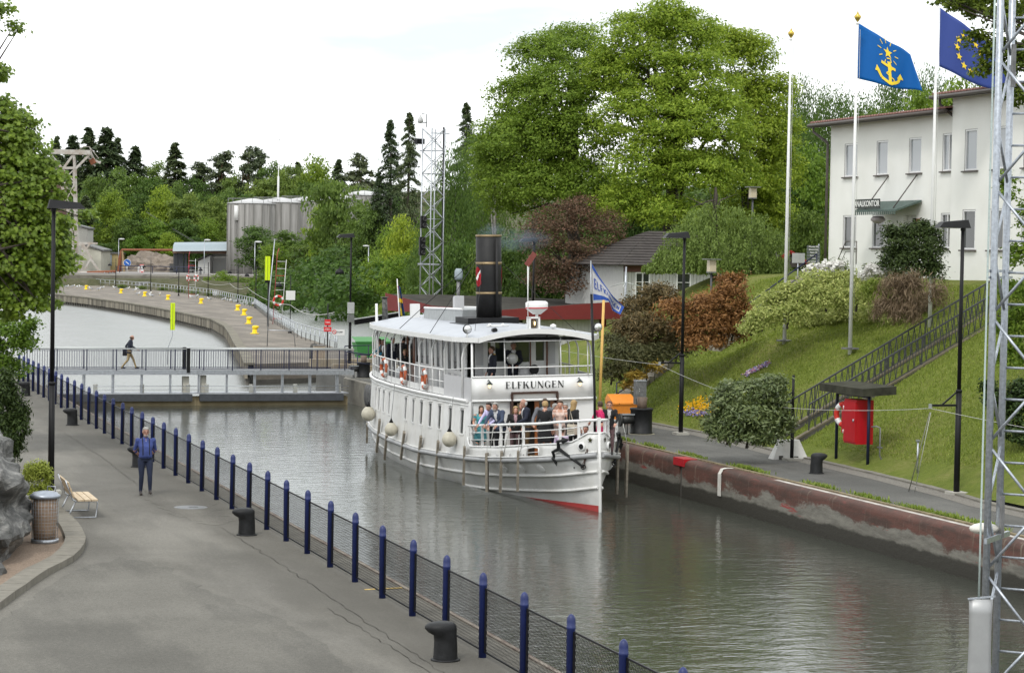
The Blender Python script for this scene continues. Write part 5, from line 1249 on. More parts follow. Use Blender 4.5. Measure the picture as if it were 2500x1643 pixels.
def winch(loc,label,rz=0.):
 o=thing('capstan_winch',label,'winch',loc,rz,'black capstan winches')
 MB().lathe([(.42,0),(.42,.06),(.40,.07),(.40,.86),(.43,.88),(.43,.94),(.2,.95)],n=22).build('drum_housing',[CAST],o)
 MB().lathe([(.2,.9),(.17,1.1),(.2,1.34)],(0,-.05,0),n=14).build('drum',[WOODG if False else M('worn_drum',(.14,.10,.075),.6,var=.3)],o)
 MB().cyl((-.38,-.1,.55),(-.85,-.14,.52),.17,.16,14).cyl((-.85,-.14,.52),(-.92,-.14,.52),.24,n=16).build('motor',[M('motor_black',(.03,.03,.03),.4,var=.4)],o)
 MB().box((-.6,-.14,.72),(.5,.22,.05)).build('motor_plate',[STEEL],o)
 for dy in (-.2,.05): MB().cyl((-.62,dy,0),(-.62,dy,.4),.02,n=6).build('motor_leg',[BLACK],o)
 MB().lathe([(.5,-.01),(.5,.012)],n=22).build('base_plate',[M('pale_base',(.3,.28,.2),.8)],o)
 return o
p=G(*P1(1320,1390));winch((p.x,p.y,0),'black capstan winch beside the footbridge end',0).scale=(.85,.85,.85)
winch((30.0,76.56,0),'black capstan winch on the right quay beside the bow')
o=thing('control_cabinet','narrow grey steel control cabinet behind the right quay winch','cabinet',(30.1,77.0,0));MB().span((-.2,-.14,1.05),(.2,.14,1.92)).build('box',[STEEL_D],o);MB().span((-.21,-.16,1.9),(.21,.16,1.93)).build('lid',[STEEL],o);MB().cyl((0,0,0),(0,0,1.06),.06,n=8).build('stand',[BLACK],o)
for z in (1.55,1.62): MB().cyl((-.08,-.145,z),(-.08,-.155,z),.014,n=8).build('knob',[WHITEP],o)
o=thing('fender_bundle','grey rubber fender blocks hanging at the lock wall corner','fender',(XR,106.0,-.3));
for k_ in range(3): MB().ball((-.12,-.2+.42*k_,-.25),(.17,.22,.55),10,8).build('fender_block',[M('grey_rubber',(.09,.09,.09),.7,var=.3)],o)
MB().tube([(-.1,.1,.3),(.1,.0,.38),(.5,-.2,.33),(.3,-.5,.3)],.035,6).build('rope',[CABLE],o)
o=thing('stepped_lock_wall','low pale stone walls and steps in the lock head recess','wall',(30.5,121,-.02))
for a,c,h in [((-1.6,-1.0),(3.4,-.4),.3),((-2.2,1.8),(2.0,2.5),.42),((-.5,-3.8),(3.6,-3.2),.35),((3.0,-3.2),(3.6,1.8),.5)]:
 MB().span((a[0],a[1],0),(c[0],c[1],h)).build('wall_block',[M('sandy_stone',(.27,.21,.13),.9,col2=(.38,.34,.26),scale=1.4)],o)
o=thing('beige_cabinet','beige utility cabinet behind the footbridge railing','cabinet',tuple(G(*P1(820,1250))));MB().span((-.3,-.2,0),(.3,.2,1.1)).build('box',[M('beige_paint',(.38,.31,.23),.7)],o);MB().span((-.32,-.22,1.1),(.32,.22,1.13)).build('lid',[STEEL_D],o)
o=thing('dark_bollard_stone','dark upright stone beside the beige cabinet','stone',tuple(G(*P1(765,1240))));b=MB();b.sm=True;b.loft([[(r_*math.cos(a),r_*.8*math.sin(a),z) for a in np.linspace(0,2*PI,12,endpoint=False)] for r_,z in [(.27,0),(.27,.8),(.22,1.1),(.1,1.2)]]).build('stone',[CONC_D],o)
# ================================================================== FAR BANK
FD=430.0;FG=1.75
def FP(x,y,D=FD): return atD(*Z2(x,y),D)
WEATH=M('peeling_white_steel',(.50,.49,.46),.7,col2=(.30,.24,.19),scale=.9,detail=9)
BOARD=M('pale_boards',(.44,.43,.36),.8,var=.15,scale=.4)
# ---- gantry crane
def gz(x,y): return ((80+x*600/2085)/VV,(330+y*450/1564)/VV)
def GP(x,y,D=FD): return atD(*gz(x,y),D)
base=GP(370,1150);loc=Vector((base.x,base.y,FG));cr_=thing('gantry_crane','rust-streaked white steel gantry crane across the water at left','crane',loc)
def member(pts,r,nm,mat=WEATH,D=FD):
 b=MB();P=[GP(x,y,D+dd)-loc for x,y,dd in pts]
 for a,c in zip(P[:-1],P[1:]): b.bar(a,c,r,r)
 return b.build(nm,[mat],cr_)
member([(140,140,0),(490,150,0)],.9,'top_girder');member([(140,140,3.5),(490,150,3.5)],.9,'top_girder')
for dd in (0,3.5):
 member([(355,280,dd),(365,700,dd),(375,1160,dd)],.55,'tower_leg');member([(205,290,dd),(290,560,dd),(370,1150,dd)],.5,'tower_leg')
 member([(255,280,dd),(355,280,dd)],.45,'cross_beam');member([(150,165,dd),(255,290,dd)],.42,'brace');member([(345,165,dd),(255,290,dd)],.42,'brace');member([(480,170,dd),(365,285,dd)],.42,'brace');member([(350,165,dd),(357,285,dd)],.42,'brace')
 for a,c in [((255,285),(355,400)),((355,290),(240,400)),((262,405),(358,405)),((265,410),(360,540)),((355,410),(290,540)),((300,560),(360,655)),((360,560),(300,655)),((300,655),(362,660)),((320,720),(370,850)),((370,700),(330,860)),((345,900),(372,1000))]:
  member([(a[0],a[1],dd),(c[0],c[1],dd)],.22,'lattice_bar')
member([(490,150,1.5),(520,210,1.5),(575,240,1.5)],.35,'hinged_jib');member([(470,190,1.5),(530,265,1.5)],.25,'hinged_jib');member([(480,100,1.5),(560,200,1.5)],.1,'jib_rail');member([(390,130,0),(430,100,0),(480,100,0),(500,150,0)],.1,'hand_rail');member([(500,205,1.5),(520,245,1.5)],1.0,'hoist',RUST)
for a,c in [((250,960),(490,915)),((420,915),(420,1150)),((490,915),(430,1000)),((430,930),(500,1050)),((490,1050),(440,1140)),((490,1050),(560,1150)),((370,915),(550,920))]: member([(a[0],a[1],-2),(c[0],c[1],-2)],.35,'stay_frame')
def building(name,label,corners,mats,roofm,cat='shed',zb=FG-1.2,roof_over=.4,roof=None):
 """corners: list of (x, y, z top) of the wall outline"""
 c=sum((Vector((x,y,0)) for x,y,z in corners),Vector())/len(corners);o=thing(name,label,cat,(c.x,c.y,zb))
 MB().prism([(x-c.x,y-c.y) for x,y,z in corners],0,[z-zb for x,y,z in corners]).build('wall',mats,o)
 n=len(corners);ov=[(x-c.x)*1.0+(roof_over if x > c.x else -roof_over) for x,y,z in corners];oy=[(y-c.y)+(roof_over if y > c.y else -roof_over) for x,y,z in corners]
 MB().prism(list(zip(ov,oy)),[z-zb+.02 for x,y,z in corners],[z-zb+.3 for x,y,z in corners]).build('roof',[roofm],o)
 return o
def shed_px(name,label,x0,x1,yt0,yt1,D,depth,mat,roofm,cat='shed'):
 a=GP(x0,yt0,D);c=GP(x1,yt1,D);d=Vector((CFW.x,CFW.y,0)).normalized()*depth
 return building(name,label,[(a.x,a.y,a.z),(c.x,c.y,c.z),(c.x+d.x,c.y+d.y,c.z),(a.x+d.x,a.y+d.y,a.z)],[mat],roofm,cat)
shed_px('pale_shed','pale board shed with a pent roof under the gantry crane',415,580,925,985,FD+1,10,BOARD,STEEL_D)
shed_px('crane_cabin','small pale machine house above the shed by the gantry',375,465,770,800,FD+8,6,M('cabin_boards',(.46,.45,.41),.8,var=.15),STEEL_D)
shed_px('red_brick_block','dull red block half hidden behind the gantry and maple',130,205,280,280,FD+20,10,M('dull_red_brick',(.17,.09,.07),.9,var=.2),STEEL_D,'building')
g_=shed_px('yellow_garage','low yellow garage with blue graffiti right of the gantry',585,735,1005,1010,FD+14,7,M('yellow_render',(.52,.42,.2),.85,var=.12),STEEL_D,'garage')
pl=MB();a=GP(600,1015,FD+13.85)-g_.location;c=GP(670,1110,FD+13.85)-g_.location
pl.add([(a.x,a.y,a.z),(c.x,a.y+(c.y-a.y),a.z),(c.x,c.y,c.z),(a.x,a.y,c.z)],[(3,2,1,0)]).build('graffiti',[M('graffiti',(.20,.30,.42),.8,col2=(.55,.56,.55),scale=1.0,detail=9)],g_)
# ---- rusty pipe frame and conveyor roof
o=thing('pipe_gantry','rust-red pipe carried high on legs across the far bank','pipe',tuple(FP(830,470)));L0=Vector(o.location)
b=MB();b.tube([FP(825,470)-L0,FP(828,225)-L0,FP(840,212)-L0,FP(1500,216)-L0,FP(2065,230)-L0],.2,8);b.build('pipe',[RUST],o)
MB().bar(FP(845,225)-L0,FP(868,490)-L0,.25,.25).build('stay',[M('tan_stay',(.34,.24,.13),.8)],o)
MB().bar(FP(800,440)-L0,FP(818,270)-L0,.35,.35).build('leg',[RUST],o)
o=thing('conveyor_shed','grey-blue curved conveyor roof on dark legs','shed',tuple(FP(1440,470)));L0=Vector(o.location);dv=Vector((CFW.x,CFW.y,0)).normalized()
b=MB();rings=[]
for t in np.linspace(0,1,5):
 a=FP(1385,228)-L0;c=FP(2065,222)-L0;p_=a+(c-a)*t;rings.append([p_+dv*(-2.2),p_+dv*(-1.6)+Vector((0,0,1.1)),p_+Vector((0,0,1.7)),p_+dv*2+Vector((0,0,1.2)),p_+dv*3.0])
b.sm=True;b.loft(rings,closed=False);b.sm=False;b.build('curved_roof',[M('blue_grey_sheet',(.30,.36,.39),.5,var=.08)],o)
MB().bar(FP(1370,236)-L0,FP(2065,243)-L0,1.2,.5).build('roof_beam',[M('brown_beam',(.16,.10,.07),.8)],o)
for x in (1390,1412,1448,1500): MB().bar(FP(x,470)-L0,FP(x,236)-L0,.5 if x != 1448 else .9,.5 if x != 1448 else .9).build('leg',[M('dark_leg',(.05,.055,.06),.7)],o)
MB().bar(FP(1330,455)-L0+dv*2,FP(1560,455)-L0+dv*2,3,3.6).build('dark_plinth',[M('dark_concrete_block',(.10,.10,.095),.9,var=.25,scale=.5)],o)
a=FP(1630,330);c=FP(1755,275);dd_=dv*9
w_=building('white_workshop','low white workshop with a dark red door under the conveyor',[(FP(1775,255,FD+4).x,FP(1775,255,FD+4).y,FP(1775,255,FD+4).z),(FP(2085,260,FD+4).x,FP(2085,260,FD+4).y,FP(2085,260,FD+4).z),((FP(2085,260,FD+4)+dd_).x,(FP(2085,260,FD+4)+dd_).y,FP(2085,260,FD+4).z),((FP(1775,255,FD+4)+dd_).x,(FP(1775,255,FD+4)+dd_).y,FP(1775,255,FD+4).z)],[M('white_render_far',(.52,.52,.50),.85,var=.08,scale=.4)],STEEL_D,'workshop')
L0=Vector(w_.location);b=MB();A=FP(1925,345,FD+3.7)-L0;B_=FP(2020,345,FD+3.7)-L0;C_=FP(2020,450,FD+3.7)-L0;D_=FP(1925,450,FD+3.7)-L0
b.slab([D_,C_,B_,A],.15,-dv).build('door',[M('dark_red_door',(.16,.025,.03),.6)],w_)
building('lean_to','white lean-to with a sloping dark roof left of the workshop',[(FP(1630,330).x,FP(1630,330).y,FP(1630,330).z),(FP(1755,275).x,FP(1755,275).y,FP(1755,275).z),((FP(1755,275)+dd_).x,(FP(1755,275)+dd_).y,FP(1755,275).z),((FP(1630,330)+dd_).x,(FP(1630,330)+dd_).y,FP(1630,330).z)],[M('white_boards_far',(.50,.50,.48),.85,var=.12,scale=.6)],M('dark_lean_roof',(.06,.055,.05),.9))
# ---- street lights
for x,yb,yt,D,lab in [(803,470,105,440,'grey street light left of the rusty pipe leg'),(1552,420,50,460,'small grey street light behind the conveyor roof'),(1692,500,115,415,'grey street light in front of the lean-to'),(2215,560,135,360,'grey street light in front of the compact dark tree')]:
 a=FP(x,yb,D);t=FP(x,yt,D);o=thing('street_light',lab,'lamp',(a.x,a.y,min(a.z,FG)),0,'grey street lights on the far bank');h=t.z-o.location.z
 MB().cyl((0,0,0),(0,0,h),.09,.06,8).build('pole',[STEEL],o);MB().ball((.55,0,h+.06),(.62,.2,.16),10,6).build('lamp_head',[M('pale_lamp_head',(.62,.63,.63),.5)],o);MB().bar((0,0,h),(.3,0,h+.06),.08,.08).build('lamp_arm',[STEEL],o)
p=atD(855/1.0,690/1.0,265);t=atD(853,573,265);o=thing('street_light','grey street light right of the black lamp beyond the footbridge','lamp',(p.x,p.y,1.2),0,'grey street lights on the far bank');h=t.z-1.2
MB().cyl((0,0,0),(0,0,h),.07,.05,8).build('pole',[STEEL],o);MB().ball((-.3,0,h+.05),(.42,.14,.1),10,6).build('lamp_head',[M('pale_lamp_head',(.62,.63,.63),.5)],o)
# ---- signs
p=FP(893,450,425);o=thing('road_sign','round blue arrow sign on a striped post across the water','sign',(p.x,p.y,FG));z=FP(893,348,425).z-FG
MB().cyl((0,0,0),(0,0,z),.09,n=8).build('striped_post',[SIGN_W],o);rt=Matrix.Rotation(PI/2,3,'X')
MB().lathe([(.72,0),(.72,.05)],(0,-.1,z),20,rt).build('disc',[SIGN_W],o);MB().lathe([(.66,.05),(.66,.07)],(0,-.1,z),20,rt).build('blue_disc',[SIGN_B],o);MB().bar((-.3,-.18,z+.25),(.3,-.18,z-.25),.02,.14).build('arrow',[SIGN_W],o)
p=FP(1047,455,420);o=thing('clearance_sign','white navigation board reading 5.4 with red edges','sign',(p.x,p.y,FG));h=(455-365)*560/2380*420/CF;w=(1070-1028)*560/2380*420/CF
zc=FP(1047,410,420).z-FG
MB().box((0,0,zc),(w,.1,h)).build('board',[SIGN_R],o);MB().box((0,-.06,zc),(w*.8,.04,h*.86)).build('face',[SIGN_W],o);text_mesh('lettering','5.4',.72,TXT_K,o,(0,-.09,zc+.12),(PI/2,0,0),True)
MB().add([(-w*.3,-.09,zc-h*.43),(w*.3,-.09,zc-h*.43),(0,-.09,zc-h*.22)],[(0,1,2)]).build('red_notch',[SIGN_R],o);MB().cyl((0,.1,0),(0,.1,zc),.08,n=6).build('post',[STEEL_D],o)
MB().add([(-w*.5,.0,zc+h*.4),(-w*.5-.35,.5,zc+h*.2),(-w*.5-.35,.5,zc-h*.3),(-w*.5,0,zc-h*.5)],[(0,1,2,3),(3,2,1,0)]).build('side_board',[SIGN_W],o)
for x,y,lab in ((570,555,'left small white notice on the far bank'),(727,560,'right small white notice on the far bank')):
 p=FP(x,y,385);o=thing('notice_board',lab,'sign',(p.x,p.y,0),0,'small notices on the far bank');MB().box((0,0,p.z),(.75,.06,.6)).build('board',[SIGN_W],o);MB().cyl((0,.05,0),(0,.05,p.z),.04,n=6).build('post',[STEEL_D],o)
p=FP(1808,665,300);o=thing('notice_board','grey notice on the pier railing','sign',(p.x,p.y,0),0,'small notices on the far bank');MB().box((0,0,p.z),(.6,.05,.6)).build('board',[M('grey_notice',(.5,.5,.48),.6)],o);MB().cyl((0,.05,0),(0,.05,p.z),.03,n=6).build('post',[STEEL_D],o)
# ---- rock cutting, quay railing, pipes
for k_,(x,y,sx_,sz_) in enumerate([(960,430,3.2,3.0),(1100,420,5.5,4.4),(1210,425,5.0,4.0),(1300,430,4.0,3.4),(1030,440,4,3.0)]):
 p=FP(x,y,FD+10);rock('rock_cutting',['pale rock knob left of the speed board','big pale layered rock across the water','brown rock right of the big layered rock','dark low rock beside the conveyor legs','low rock behind the navigation board'][k_],(p.x,p.y,FG-.4),(sx_,3.0,sz_),20+k_,M('warm_rock',(.30,.25,.20),.85,col2=(.12,.10,.085),scale=.5,detail=10,bump=.8,bscale=1.5),4,.22)
for k_ in range(16):
 p=atD(*Z2(800+k_*55,575+k_*3),372+RNG.random()*8);q_=rock('bank_boulder','dark boulder of the stony far bank, '+ORD[k_]+' from the left',(p.x,p.y,-.7),(2.2+RNG.random(),1.4,1.1+.6*RNG.random()),40+k_,ROCK,3,.25);tag(q_,group='boulders of the stony far bank')
tube_rail('dark post railing along the far road',[tuple(FP(815,500,412))[:2]+(FG,),tuple(FP(1200,500,412))[:2]+(FG,),tuple(FP(1660,520,405))[:2]+(FG,)],1.25,NAVY,'far_railing',True,.07,None,'railing',6.0)
wp=FP(0,440,405);o=thing('quay_pipe','long pale pipe along the far quay below the gantry','pipe',tuple(FP(300,450,405)));L0=Vector(o.location)
b=MB();b.tube([FP(-60,430,405)-L0,FP(480,452,405)-L0,FP(590,455,405)-L0,FP(605,490,405)-L0,FP(650,495,405)-L0],.28,7);b.build('pale_pipe',[WEATH],o);MB().tube([FP(480,450,405)-L0,FP(780,440,405)-L0],.28,7).build('rusty_pipe',[RUST],o)
for x in (660,715,745,785): MB().bar(FP(x,525,400)-L0,FP(x,445,400)-L0,.15,.15).build('pipe_support',[STEEL],o)
for k_,dy in enumerate((0,9)):
 wire('power_line',['upper power line slanting down to the conveyor','lower power line slanting down to the conveyor'][k_],[tuple(GP(965,650+dy,470)),tuple(GP(1200,800+dy,455)),tuple(GP(1440,940+dy,440))],.03,M('dark_wire',(.12,.12,.12),.6))
# ---- silos
def z3(x,y): return ((560+x*600/1997)/VV,(230+y*470/1564)/VV)
SILO=None
def silomat():
 m,n,l,b=nmat('silo_concrete');t=n.new('ShaderNodeTexCoord')
 q=n.new('ShaderNodeMapping');q.inputs['Scale'].default_value=(1.1,1.1,.06);l.new(t.outputs['Object'],q.inputs[0])
 z=n.new('ShaderNodeTexNoise');z.inputs['Scale'].default_value=.9;z.inputs['Detail'].default_value=9;z.inputs['Roughness'].default_value=.7;l.new(q.outputs[0],z.inputs[0])
 r=n.new('ShaderNodeValToRGB');e=r.color_ramp.elements;e[0].position=.3;e[0].color=(.13,.125,.115,1);e[1].position=.62;e[1].color=(.30,.29,.275,1);l.new(z.outputs[0],r.inputs[0]);l.new(r.outputs[0],b.inputs['Base Color']);b.inputs['Roughness'].default_value=.9
 return m
SILO=silomat();SROOF=M('silo_roof',(.50,.50,.50),.6,var=.1,scale=.4)
for k_,(cx,w_,yt,dd) in enumerate([(170,236,880,0),(392,250,872,3),(630,260,862,6),(860,240,845,10),(1080,260,815,14)]):
 D=424+dd;c=atD(*z3(cx,yt+10),D);R=w_*.5*600/1997*D/CF*1.75;c += dv*R*.9;o=thing('silo_tank',['leftmost streaked concrete tank silo','second concrete tank silo from the left','middle concrete tank silo','fourth tank silo half behind the airy tree','rightmost tank silo behind the trees'][k_],'silo',(c.x,c.y,FG-1),0,'concrete tank silos');h=c.z-FG+1
 b=MB();b.lathe([(R,0),(R,h)],n=36);b.build('tank_wall',[SILO],o)
 MB().lathe([(R*1.02,h),(R*1.03,h+.12),(R*.2,h+1.0),(.05,h+1.1)],n=36).build('roof',[SROOF],o)
 for a in np.linspace(0,2*PI,18,endpoint=False): MB().bar((R*1.015*math.cos(a),R*1.015*math.sin(a),0),(R*1.015*math.cos(a),R*1.015*math.sin(a),h),.16,.16).build('wall_rib',[M('silo_rib',(.2,.195,.18),.9)],o)
 b=MB()
 for a in np.linspace(0,2*PI,14,endpoint=False): b.cyl((R*math.cos(a),R*math.sin(a),h),(R*math.cos(a),R*math.sin(a),h+1.0),.04,n=4)
 b.tube([(R*math.cos(a),R*math.sin(a),h+1.0) for a in np.linspace(0,2*PI,28,endpoint=False)],.04,4,closed=True);b.build('roof_rail',[STEEL_D],o)
 if k_ == 0: MB().lathe([(.5,h-3.2),(.5,h-.4)],(-R*.78,-R*.66,0),n=4).build('white_panel',[SIGN_W],o)
p0=atD(*z3(396,820),440);p1=atD(*z3(405,375),440);o=thing('radio_mast','thin white radio mast rising behind the silos','mast',(p0.x,p0.y,9.0));h=p1.z-9
MB().tube([(0,0,0),(0,0,h*.62),(0,0,h*.63),(.15,0,h)],[.22,.2,.08,.04],8).build('shaft',[SIGN_W],o);MB().ball((.15,0,h),.12,8,6).build('tip',[STEEL_D],o)
# ---- mesh fence by the basin
a=[atD(*P1(690,395),330),atD(*P1(870,395),318),atD(*P1(1300,410),300),atD(*P1(1840,440),275),atD(985,690,262)]
pts=[(p.x,p.y,p.z) for p in a];loc=Vector(pts[1]);o=thing('mesh_fence','grey wire mesh fence on the bank above the basin','fence',loc)
MESHG=M('mesh_grey',(.24,.25,.24),.7)
for A,B_ in zip(pts[:-1],pts[1:]):
 A=Vector(A)-loc;B_=Vector(B_)-loc;n_=max(2,int((B_-A).length/3.2))
 for k_ in range(n_):
  p=A+(B_-A)*(k_/n_);q_=A+(B_-A)*((k_+1)/n_);MB().cyl(p,p+Vector((0,0,2.5)),.05,n=6).build('post',[STEEL],o)
  m_=MB();d=(q_-p)
  for j in range(28): m_.bar(p+d*(j/28)+Vector((0,0,.05)),p+d*(j/28)+Vector((0,0,2.4)),.035,.035)
  for j in range(9): m_.bar(p+Vector((0,0,.1+j*.28)),q_+Vector((0,0,.1+j*.28)),.03,.03)
  m_.build('mesh_panel',[MESHG],o)
# ---- tall lattice mast with signal lights beside the lock
def lattice(name,label,base,h,w,nbay,leg,brc,mats,rz=0.,taper=1.0,horiz=True):
 o=thing(name,label,'mast',base,rz);c4=[(-1,-1),(1,-1),(1,1),(-1,1)]
 wz=lambda z: w/2*(1+(taper-1)*z/h)
 for sx_,sy_ in c4: MB().tube([(sx_*wz(0),sy_*wz(0),0),(sx_*wz(h),sy_*wz(h),h)],leg,8).build('leg',[mats],o)
 for f in range(4):
  a=c4[f];c=c4[(f+1) % 4];b=MB()
  for i in range(nbay):
   z0=h*i/nbay;z1=h*(i+1)/nbay;s0,s1=(a,c) if (i+f) % 2 else (c,a)
   b.tube([(s0[0]*wz(z0),s0[1]*wz(z0),z0),(s1[0]*wz(z1),s1[1]*wz(z1),z1)],brc,6)
   if horiz and i % 4 == 0: b.tube([(a[0]*wz(z0),a[1]*wz(z0),z0),(c[0]*wz(z0),c[1]*wz(z0),z0)],brc,6)
  b.build('diagonal_bracing',[mats],o)
 return o
MD=134;p=atD(1003,640,MD);tp=atD(1003,300,MD);MZ=.4
lm=lattice('lattice_mast','tall grey lattice mast with signal lights beside the lock',(p.x,p.y,MZ),tp.z-MZ,.95,20,.04,.022,STEEL,.35)
h=tp.z-MZ
def mz(x,y):
 q_=atD(*z3(x,y),MD);return q_-Vector((p.x,p.y,MZ))
inv=Matrix.Rotation(-.35,3,'Z')
def sig(x,y0,y1,mat,nm,n_l):
 a=inv @ mz(x,y0);c=inv @ mz(x,y1);zc=(a.z+c.z)/2;hh=abs(a.z-c.z)
 o=MB().box((a.x,a.y-.55,zc),(.34,.26,hh),inv).build(nm,[BLACK],lm)
 for k_ in range(n_l):
  z=zc-hh/2+hh*(k_+.5)/n_l;MB().lathe([(.13,0),(.13,.12),(.105,.12),(.1,.05)],(a.x-.02,a.y-.70,z),14,inv @ Matrix.Rotation(PI/2,3,'X')).build('lens_hood',[M('signal_lens',(.05,.05,.05),.2)],o)
 MB().bar((a.x,a.y-.5,zc),(a.x+.5,a.y-.1,zc),.05,.05).build('bracket',[STEEL],o)
sig(1533,990,1090,BLACK,'signal_light',2);sig(1523,1160,1310,BLACK,'signal_light',3)
MB().box(inv @ mz(1545,385),(.55,.3,.32)).build('floodlight',[BLACK],lm);
a=inv @ mz(1600,270);c=inv @ mz(1600,165);MB().tube([a,c,inv @ mz(1565,162)],.03,6).build('camera_bracket',[BLACK],lm);e=inv @ mz(1552,215)
MB().lathe([(.06,-.18),(.17,-.1),(.17,.05),(.05,.28),(.01,.35)],e,12).build('dome_camera',[M('pale_camera',(.5,.5,.5),.4)],lm);MB().bar(inv @ mz(1530,232),inv @ mz(1605,232),.05,.05).build('camera_arm',[BLACK],lm)
MB().tube([inv @ mz(1742,270),inv @ mz(1742,340),inv @ mz(1735,900),inv @ mz(1725,1560),inv @ (inv @ Vector((0,0,0)))+(inv @ mz(1722,1700))],.055,8).build('black_pipe',[BLACK],lm)
MB().bar(inv @ mz(1545,462),inv @ mz(1745,462),.12,.07).bar(inv @ mz(1640,318),inv @ mz(1790,322),.1,.06).bar(inv @ mz(1530,1380),inv @ mz(1705,1385),.1,.1).build('platform_beam',[STEEL],lm)
# ================================================================== BOAT HOUSE, HOUSES, BANK
RED=M('falu_red',srgb(112,36,34),.8,var=.1,scale=2)
# ---- flat shed with deep red fascia
SY=108.5
def z5v(x,y): return ((880+x*660/2346)/VV,(540+y*440/1564)/VV)
def SP(x,y,Y=SY): return atY(*z5v(x,y),Y)
Fr=[SP(215,632,SY+9),SP(620,745,SY+2),SP(1165,785),SP(2272,704,SY)]
bh=thing('boat_house','low shed with dark felt roof and deep red fascia behind the boat','shed',(Fr[2].x,SY,0));L0=Vector(bh.location)
Bk=[SP(215,632,SY+9),SP(700,638,SY+12),SP(1200,655,SY+12),SP(2110,690,SY+9)]
b=MB();vs=[p-L0 for p in Fr]+[p-L0 for p in Bk]
b.add(vs,[(0,1,5),(1,2,6,5),(2,3,7,6)]).build('roof',[M('felt_roof',(.032,.03,.026),.95,col2=(.07,.066,.056),scale=1.2,detail=9,spec=.1)],bh)
zb=[SP(240,775,SY+9).z,SP(620,800,SY+2).z,SP(1165,856).z,SP(2272,850,SY).z]
b=MB()
for i in (0,1,2):
 A,B_=Fr[i]-L0,Fr[i+1]-L0;up=Vector((0,0,.06))
 b.slab([A+up,B_+up,Vector((B_.x,B_.y,zb[i+1])),Vector((A.x,A.y,zb[i]))],.12,(0,-1,0))
b.build('fascia',[RED],bh)
A,B_=Fr[3]-L0,Bk[3]-L0;MB().slab([A,B_,Vector((B_.x,B_.y,zb[3])),Vector((A.x,A.y,zb[3]))],.1,(1,0,0)).build('side_fascia',[RED],bh)
WB=M('white_boarding',(.50,.50,.48),.7,var=.06)
xr=SP(2110,900,SY).x-L0.x;xl=SP(940,900,SY).x-L0.x
x=xl
while x < xr-.1:
 MB().span((x,.5,0),(x+.19,.62,zb[2]+.1)).build('wall_board',[WB],bh);x += .2
MB().span((xl,.63,0),(xr,8,zb[2]-.05)).build('wall_core',[M('shed_core',(.3,.3,.29),.8)],bh)
MB().span((xr-.02,.35,0),(xr+.28,.65,zb[3]+.05)).build('corner_board',[RED],bh)
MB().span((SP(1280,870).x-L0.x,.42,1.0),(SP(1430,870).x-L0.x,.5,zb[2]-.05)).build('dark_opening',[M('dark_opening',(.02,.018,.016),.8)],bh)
for k_,(x,y) in enumerate([(845,575)]):
 p=SP(848,700,SY+5);o=thing('roof_vent','round wire spark guard on a roof pipe left of the funnel','vent',(p.x,p.y,p.z-.2));MB().cyl((0,0,0),(0,0,1.3),.1,n=8).build('pipe',[STEEL_D],o);MB().lathe([(.2,1.35),(.22,1.5),(.22,1.8),(.14,1.95)],n=12).build('guard',[M('grey_guard',(.28,.33,.36),.6)],o)
# TV aerial at the shed corner
p=SP(2300,640,SY-.5);o=thing('tv_aerial','grey TV aerial mast at the right corner of the shed','aerial',(p.x,p.y,2.6));h=SP(2310,395,SY-.5).z-2.6
MB().cyl((0,0,0),(0,0,h),.06,n=8).build('mast',[STEEL],o);zz=h*.76
for a in (0,2.1,4.2): MB().cyl((0,0,zz),(1.0*math.cos(a),1.0*math.sin(a),zz-.25),.025,n=5).build('aerial_rod',[RAILM],o)
MB().bar((0,0,.3),(-.4,0,.3),.05,.05).bar((0,0,1.3),(-.4,0,1.3),.05,.05).build('wall_bracket',[STEEL],o)
# lamp behind the shed, roof flag
p=atD(1238,760,120);street_lamp((p.x,p.y,.2),atD(1238,559,120).z-.2,'tall black lamp rising behind the shed roof right of the funnel',-1)
o=thing('red_shutter','small dark red board on a thin white stick behind the shed roof','sign',tuple(SP(1455,700,SY+2)));MB().cyl((0,0,0),(0,0,2.2),.02,n=5).build('stick',[SIGN_W],o)
MB().box((.1,0,2.2),(.28,.04,.8),Matrix.Rotation(.6,3,'Y')).build('board',[M('faded_red',(.22,.06,.05),.8)],o)
# ---- small tiled house
HD=116
def hp(x,y,D=HD): return atD((1460+x*540/1624)/VV,(480+y*520/1564)/VV,D)
A=hp(195,470);B_=hp(420,470,HD-2);R0=hp(525,235,HD+3);c0=hp(105,478,HD)
loc=Vector((B_.x,B_.y,3.6));sh=thing('small_house','small white house with dark tiled hip roof behind the weeping tree','house',loc)
rx=Vector((1,.1,0)).normalized();ry=Vector((-.1,1,0)).normalized();wz=A.z-.15-loc.z;Wd=9.0;Dp=7.0
wl0=Vector((A.x,A.y,0))-Vector((loc.x,loc.y,0))
rot=Matrix((rx,ry,Vector((0,0,1)))).transposed()
b=MB();nb_=45
for k_ in range(nb_): b.box(wl0+rot @ Vector((Wd*(k_+.5)/nb_,0,wz/2)),(Wd/nb_-.02,.12,wz),rot)
b.build('board_wall',[WB],sh)
b=MB()
for k_ in range(30): b.box(wl0+rot @ Vector((0,Dp*(k_+.5)/30,wz/2)),(.12,Dp/30-.02,wz),rot)
b.build('gable_wall',[WB],sh);MB().box(wl0+rot @ Vector((Wd/2,Dp/2,wz/2)),(Wd-.2,Dp-.2,wz-.02),rot).build('wall_core',[M('house_core',(.3,.3,.3),.8)],sh)
MB().box(wl0+rot @ Vector((Wd/2,-.09,wz-.22)),(Wd+.1,.1,.42),rot).build('frieze_board',[M('dull_red_frieze',(.14,.06,.055),.8)],sh)
TILE=M('dark_roof_tile',(.05,.042,.038),.85,var=.35,scale=3)
